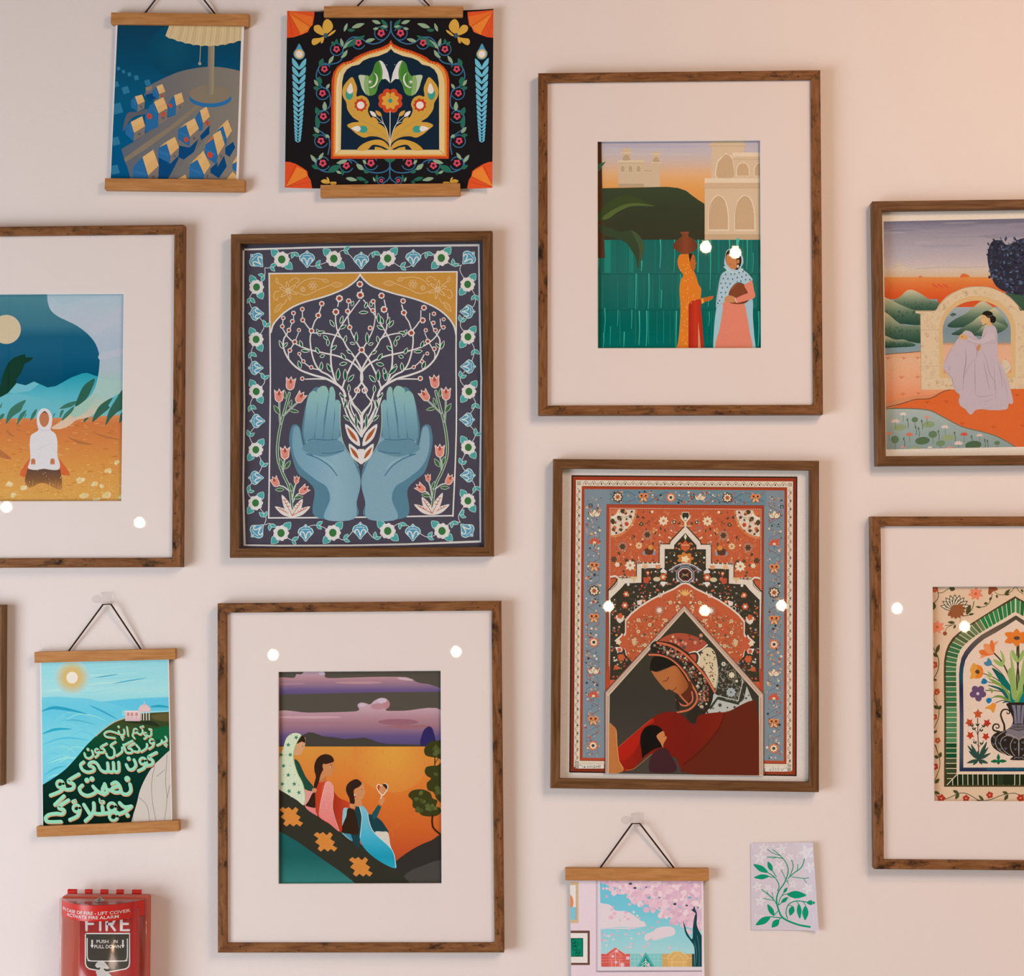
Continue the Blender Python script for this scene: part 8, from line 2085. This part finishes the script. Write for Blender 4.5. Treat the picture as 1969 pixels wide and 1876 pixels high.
def fire_alarm():
    K = (90, 1690, 7.573)
    RED = plain('red_enamel', (0.44, 0.050, 0.040), 0.35)
    ORG = plain('orange_red_plastic', (0.60, 0.085, 0.035), 0.4)
    BAND = plain('red_label', (0.62, 0.020, 0.014), 0.35)
    WHT = plain('white_lettering', (0.85, 0.82, 0.80), 0.5)
    MET = plain('screw_metal', (0.45, 0.42, 0.38), 0.3, metal=0.9)
    CLR = glass_mat('clear_hinge_plastic', tint=(0.97, 0.95, 0.94), f0=0.06, rough=0.12)
    x0, x1 = W(127.5, 1800).x, W(290.7, 1800).x
    cx, hw = (x0 + x1) / 2, (x1 - x0) / 2
    zt = W(200, 1717.0).z
    H = .175
    zb = zt - H
    root = empty('fire_alarm', (cx, 0, zb))
    tag(root, 'red fire alarm pull station under a clear curved lift cover', 'fire alarm')
    bm = bmesh.new(); bm_box(bm, -hw, hw, -.027, 0, 0, H, bev=.003)
    bm_obj('back_box', bm, ORG, root)
    D0, BU = .028, .052

    def dep(u): return D0 + BU * (1 - abs(u) ** 2.3)
    zlip = H - .002
    # clear cover: curved front, flat top, rim
    cov = bmesh.new()
    n = 28
    us = [-math.cos(PI * i / n) for i in range(n + 1)]
    A = [cov.verts.new((u * hw, -dep(u), zlip)) for u in us]
    B_ = [cov.verts.new((u * hw, -dep(u), .004)) for u in us]
    for i in range(n): cov.faces.new((A[i], A[i + 1], B_[i + 1], B_[i]))
    cov.faces.new(A[::-1])
    cover = bm_obj('clear_cover', cov, glass_mat('cover_acrylic', tint=(0.98, 0.97, 0.97), f0=0.06, rough=0.16), root)
    for p in cover.data.polygons: p.use_smooth = len(p.vertices) == 4
    # pale rim of the cover at its edge
    tube('cover_rim', [(u * (hw + .0003), -dep(u) - .0002, zlip) for u in us], .0011, CLR, root)
    for s in (-1, 1): tube('cover_flange', [(s * (hw - .001), -D0 - .001, .004), (s * (hw - .001), -D0 - .001, zlip)], .0032, CLR, root)
    # red label band with white words, following the curve
    zl1, zl0 = zlip - .0008, zlip - .0243
    V, F = [], []
    ub = [u * .965 for u in us]
    for u in ub:
        for z in (zl1, zl0): V.append((u * hw, -dep(u) - .0006, z))
    for i in range(n): F.append((2 * i, 2 * i + 2, 2 * i + 3, 2 * i + 1))
    band = mesh_obj('label_band', V, F, BAND, root, smooth=True)
    for txt, u0, u1, z0, z1 in (('IN CASE OF FIRE - LIFT COVER', -.90, .73, zl1 - .0140, zl1 - .0092), ('ACTIVATE FIRE ALARM', -.737, .52, zl1 - .0203, zl1 - .0155)):
        vs, tr = font_tris(txt, .012)
        V = []
        for x, y in vs:
            u = u0 + (u1 - u0) * x
            V.append((u * hw, -dep(u) - .0010, z0 + (z1 - z0) * y))
        mesh_obj('label_lettering', V, tr, WHT, band)
    # hinge barrel: red and clear knuckles
    xs = [(300, 430, 1), (430, 550, 0), (550, 655, 1), (655, 778, 0), (778, 885, 1), (885, 1008, 0), (1008, 1112, 1), (1112, 1237, 0), (1237, 1370, 1)]
    zc = W(200, 1690 + 186 / 7.573, -.03).z - zb
    for a0, a1, rd in xs:
        p0, p1 = W(90 + a0 / 7.573, 1714, -.03).x - cx, W(90 + a1 / 7.573, 1714, -.03).x - cx
        tube('hinge_knuckle', [(p0 + .0002, -.027, zc), (p0 + .0012, -.027, zc), (p1 - .0012, -.027, zc), (p1 - .0002, -.027, zc)], .0038 if rd else .0029, BAND if rd else CLR, root, seg=14)
    # screw on top of the cover
    s = lathe('screw', [(.0001, .0062), (.0022, .0058), (.0030, .0035), (.0048, .0028), (.0062, .0020), (.0062, .0012), (.0075, .0010), (.0075, 0)][::-1], MET, root, 18)
    s.location = (W(90 + 770 / 7.573, 1728, -.05).x - cx, -.050, zlip)
    # pull station inside the cover
    y1 = -.052
    pl = W(90 + 462 / 7.573, 1800, y1).x - cx
    pr = W(90 + 1322 / 7.573, 1800, y1).x - cx
    bm = bmesh.new(); bm_box(bm, pl, pr, y1, -.027, .006, H - .012, bev=.002)
    bm_obj('pull_station', bm, RED, root)
    inv = Matrix.Translation((-cx, 0, -zb))
    sh = px(K, [(475, 330), (1310, 330), (1310, 1960), (475, 1960)])
    a = Art(sh, y1 - .0003, K)
    a.rect(470, 320, 1320, 1970, '#a33430')
    WHc = '#d8c8bf'
    for p in ([(578, 742), (578, 560), (670, 560)], [(578, 650), (672, 650)], [(778, 742), (778, 560)], [(872, 742), (872, 560), (960, 560), (985, 600), (960, 650), (885, 652)], [(925, 655), (990, 742)], [(1195, 742), (1085, 742), (1085, 560), (1185, 560)], [(1085, 650), (1180, 650)]): a.line(p, 34, WHc, sm=0)
    out = [(562, 790), (1205, 790), (1205, 1225), (1190, 1275), (1150, 1305), (890, 1352), (620, 1305), (580, 1275), (562, 1225)]
    a.poly(out, '#453f36'); a.line(out + [(562, 790)], 17, WHc, sm=0)
    a.line([(588, 862), (588, 1120), (605, 1165), (650, 1190), (1120, 1190), (1160, 1165), (1173, 1120), (1173, 868)], 15, WHc, sm=2)
    for x in (660, 1108): a.rect(x - 11, 882, x + 11, 965, WHc); a.poly([(x - 25, 958), (x + 25, 958), (x, 1004)], WHc)

    def words(t, bx0, by0, bx1, by1):
        vs, tr = font_tris(t, .012)
        a.layer()
        c = ink(WHc)
        q = [a.P((bx0 + (bx1 - bx0) * x, by1 - (by1 - by0) * y)) for x, y in vs]
        for t_ in tr: a.emit([(q[i][0], q[i][1], c) for i in t_])
    words('PUSH', 725, 882, 898, 930); words('IN', 972, 882, 1030, 930); words('PULL DOWN', 692, 955, 1078, 1006)
    a.blob([(705, 1255), (735, 1210), (800, 1196), (850, 1215), (905, 1290), (880, 1308), (830, 1300), (845, 1330), (940, 1400), (960, 1520), (740, 1520), (730, 1400), (715, 1345), (770, 1310), (775, 1285), (735, 1290)], '#c5b8ae'); a.line([(740, 1240), (800, 1235), (850, 1262)], 4, '#8f857c')
    a.ell(860, 1640, 150, 60, WHc) if False else None
    a.build('pull_station_lettering', root, inv)


# ================================================================== pendant bulbs of the room, seen as glints in the glass
def pendants():
    GLOW = plain('glowing_bulb', (1, .9, .7), 0.4, emit=(1.0, .74, .45), estr=70)
    DARK = plain('dark_socket', (.03, .025, .02), 0.4, metal=.6)

    def lamp(pxx, pyy, y, where):
        P = W(pxx, pyy, -.018)
        C = Vector((0, -D, CZ))
        k = (D - .018 + (-y - .018)) / (D - .018)
        L = C + (P - C) * k
        L.y = y
        root = empty('pendant_lamp', (L.x, y, L.z))
        tag(root, 'bare pendant bulb seen as a glint ' + where, 'pendant lamp', 'pendant lamps behind the viewer')
        r_ = .021
        lathe('bulb', [(r_ * math.sin(t) + .0005, -r_ * math.cos(t)) for t in (PI * i / 10 for i in range(10))] + [(.013, r_ * 1.15)], GLOW, root, 18)
        lathe('socket', [(.0135, r_ * 1.12), (.017, r_ * 1.3), (.017, r_ * 1.3 + .045), (.006, r_ * 1.3 + .06)], DARK, root, 16)
        tube('cord', [(0, 0, r_ * 1.3 + .058), (0, 0, ZC - L.z)], .003, DARK, root)
    for x, y, where in ((525, 1259, 'on the left mat of the hillside picture'), (877, 1253, 'on the right mat of the hillside picture'), (1170, 1166, 'at the left of the carpet picture'),
                        (1355, 1174, 'in the middle of the carpet picture'), (1503, 1164, 'at the right of the carpet picture'), (1725, 1170, 'on the mat of the vase picture'),
                        (1855, 1205, 'on the green arch of the vase picture'), (12, 975, 'below the kneeling figure at the left edge'), (268, 1005, 'on the right mat of the moon picture')):
        lamp(x, y, -4.6, where)
    for x, y, where in ((1357, 475, 'between the two women with pots'), (1414, 486, 'on the head of the blue veiled woman')): lamp(x, y, -3.9, where)


art_two_women(); art_hillside(); art_moon(); art_hands(); art_carpet(); art_lady(); art_vase(); art_sliver()
poster_lamp(); poster_folk(); poster_script(); poster_blossom(); card_jasmine()
fire_alarm(); pendants()
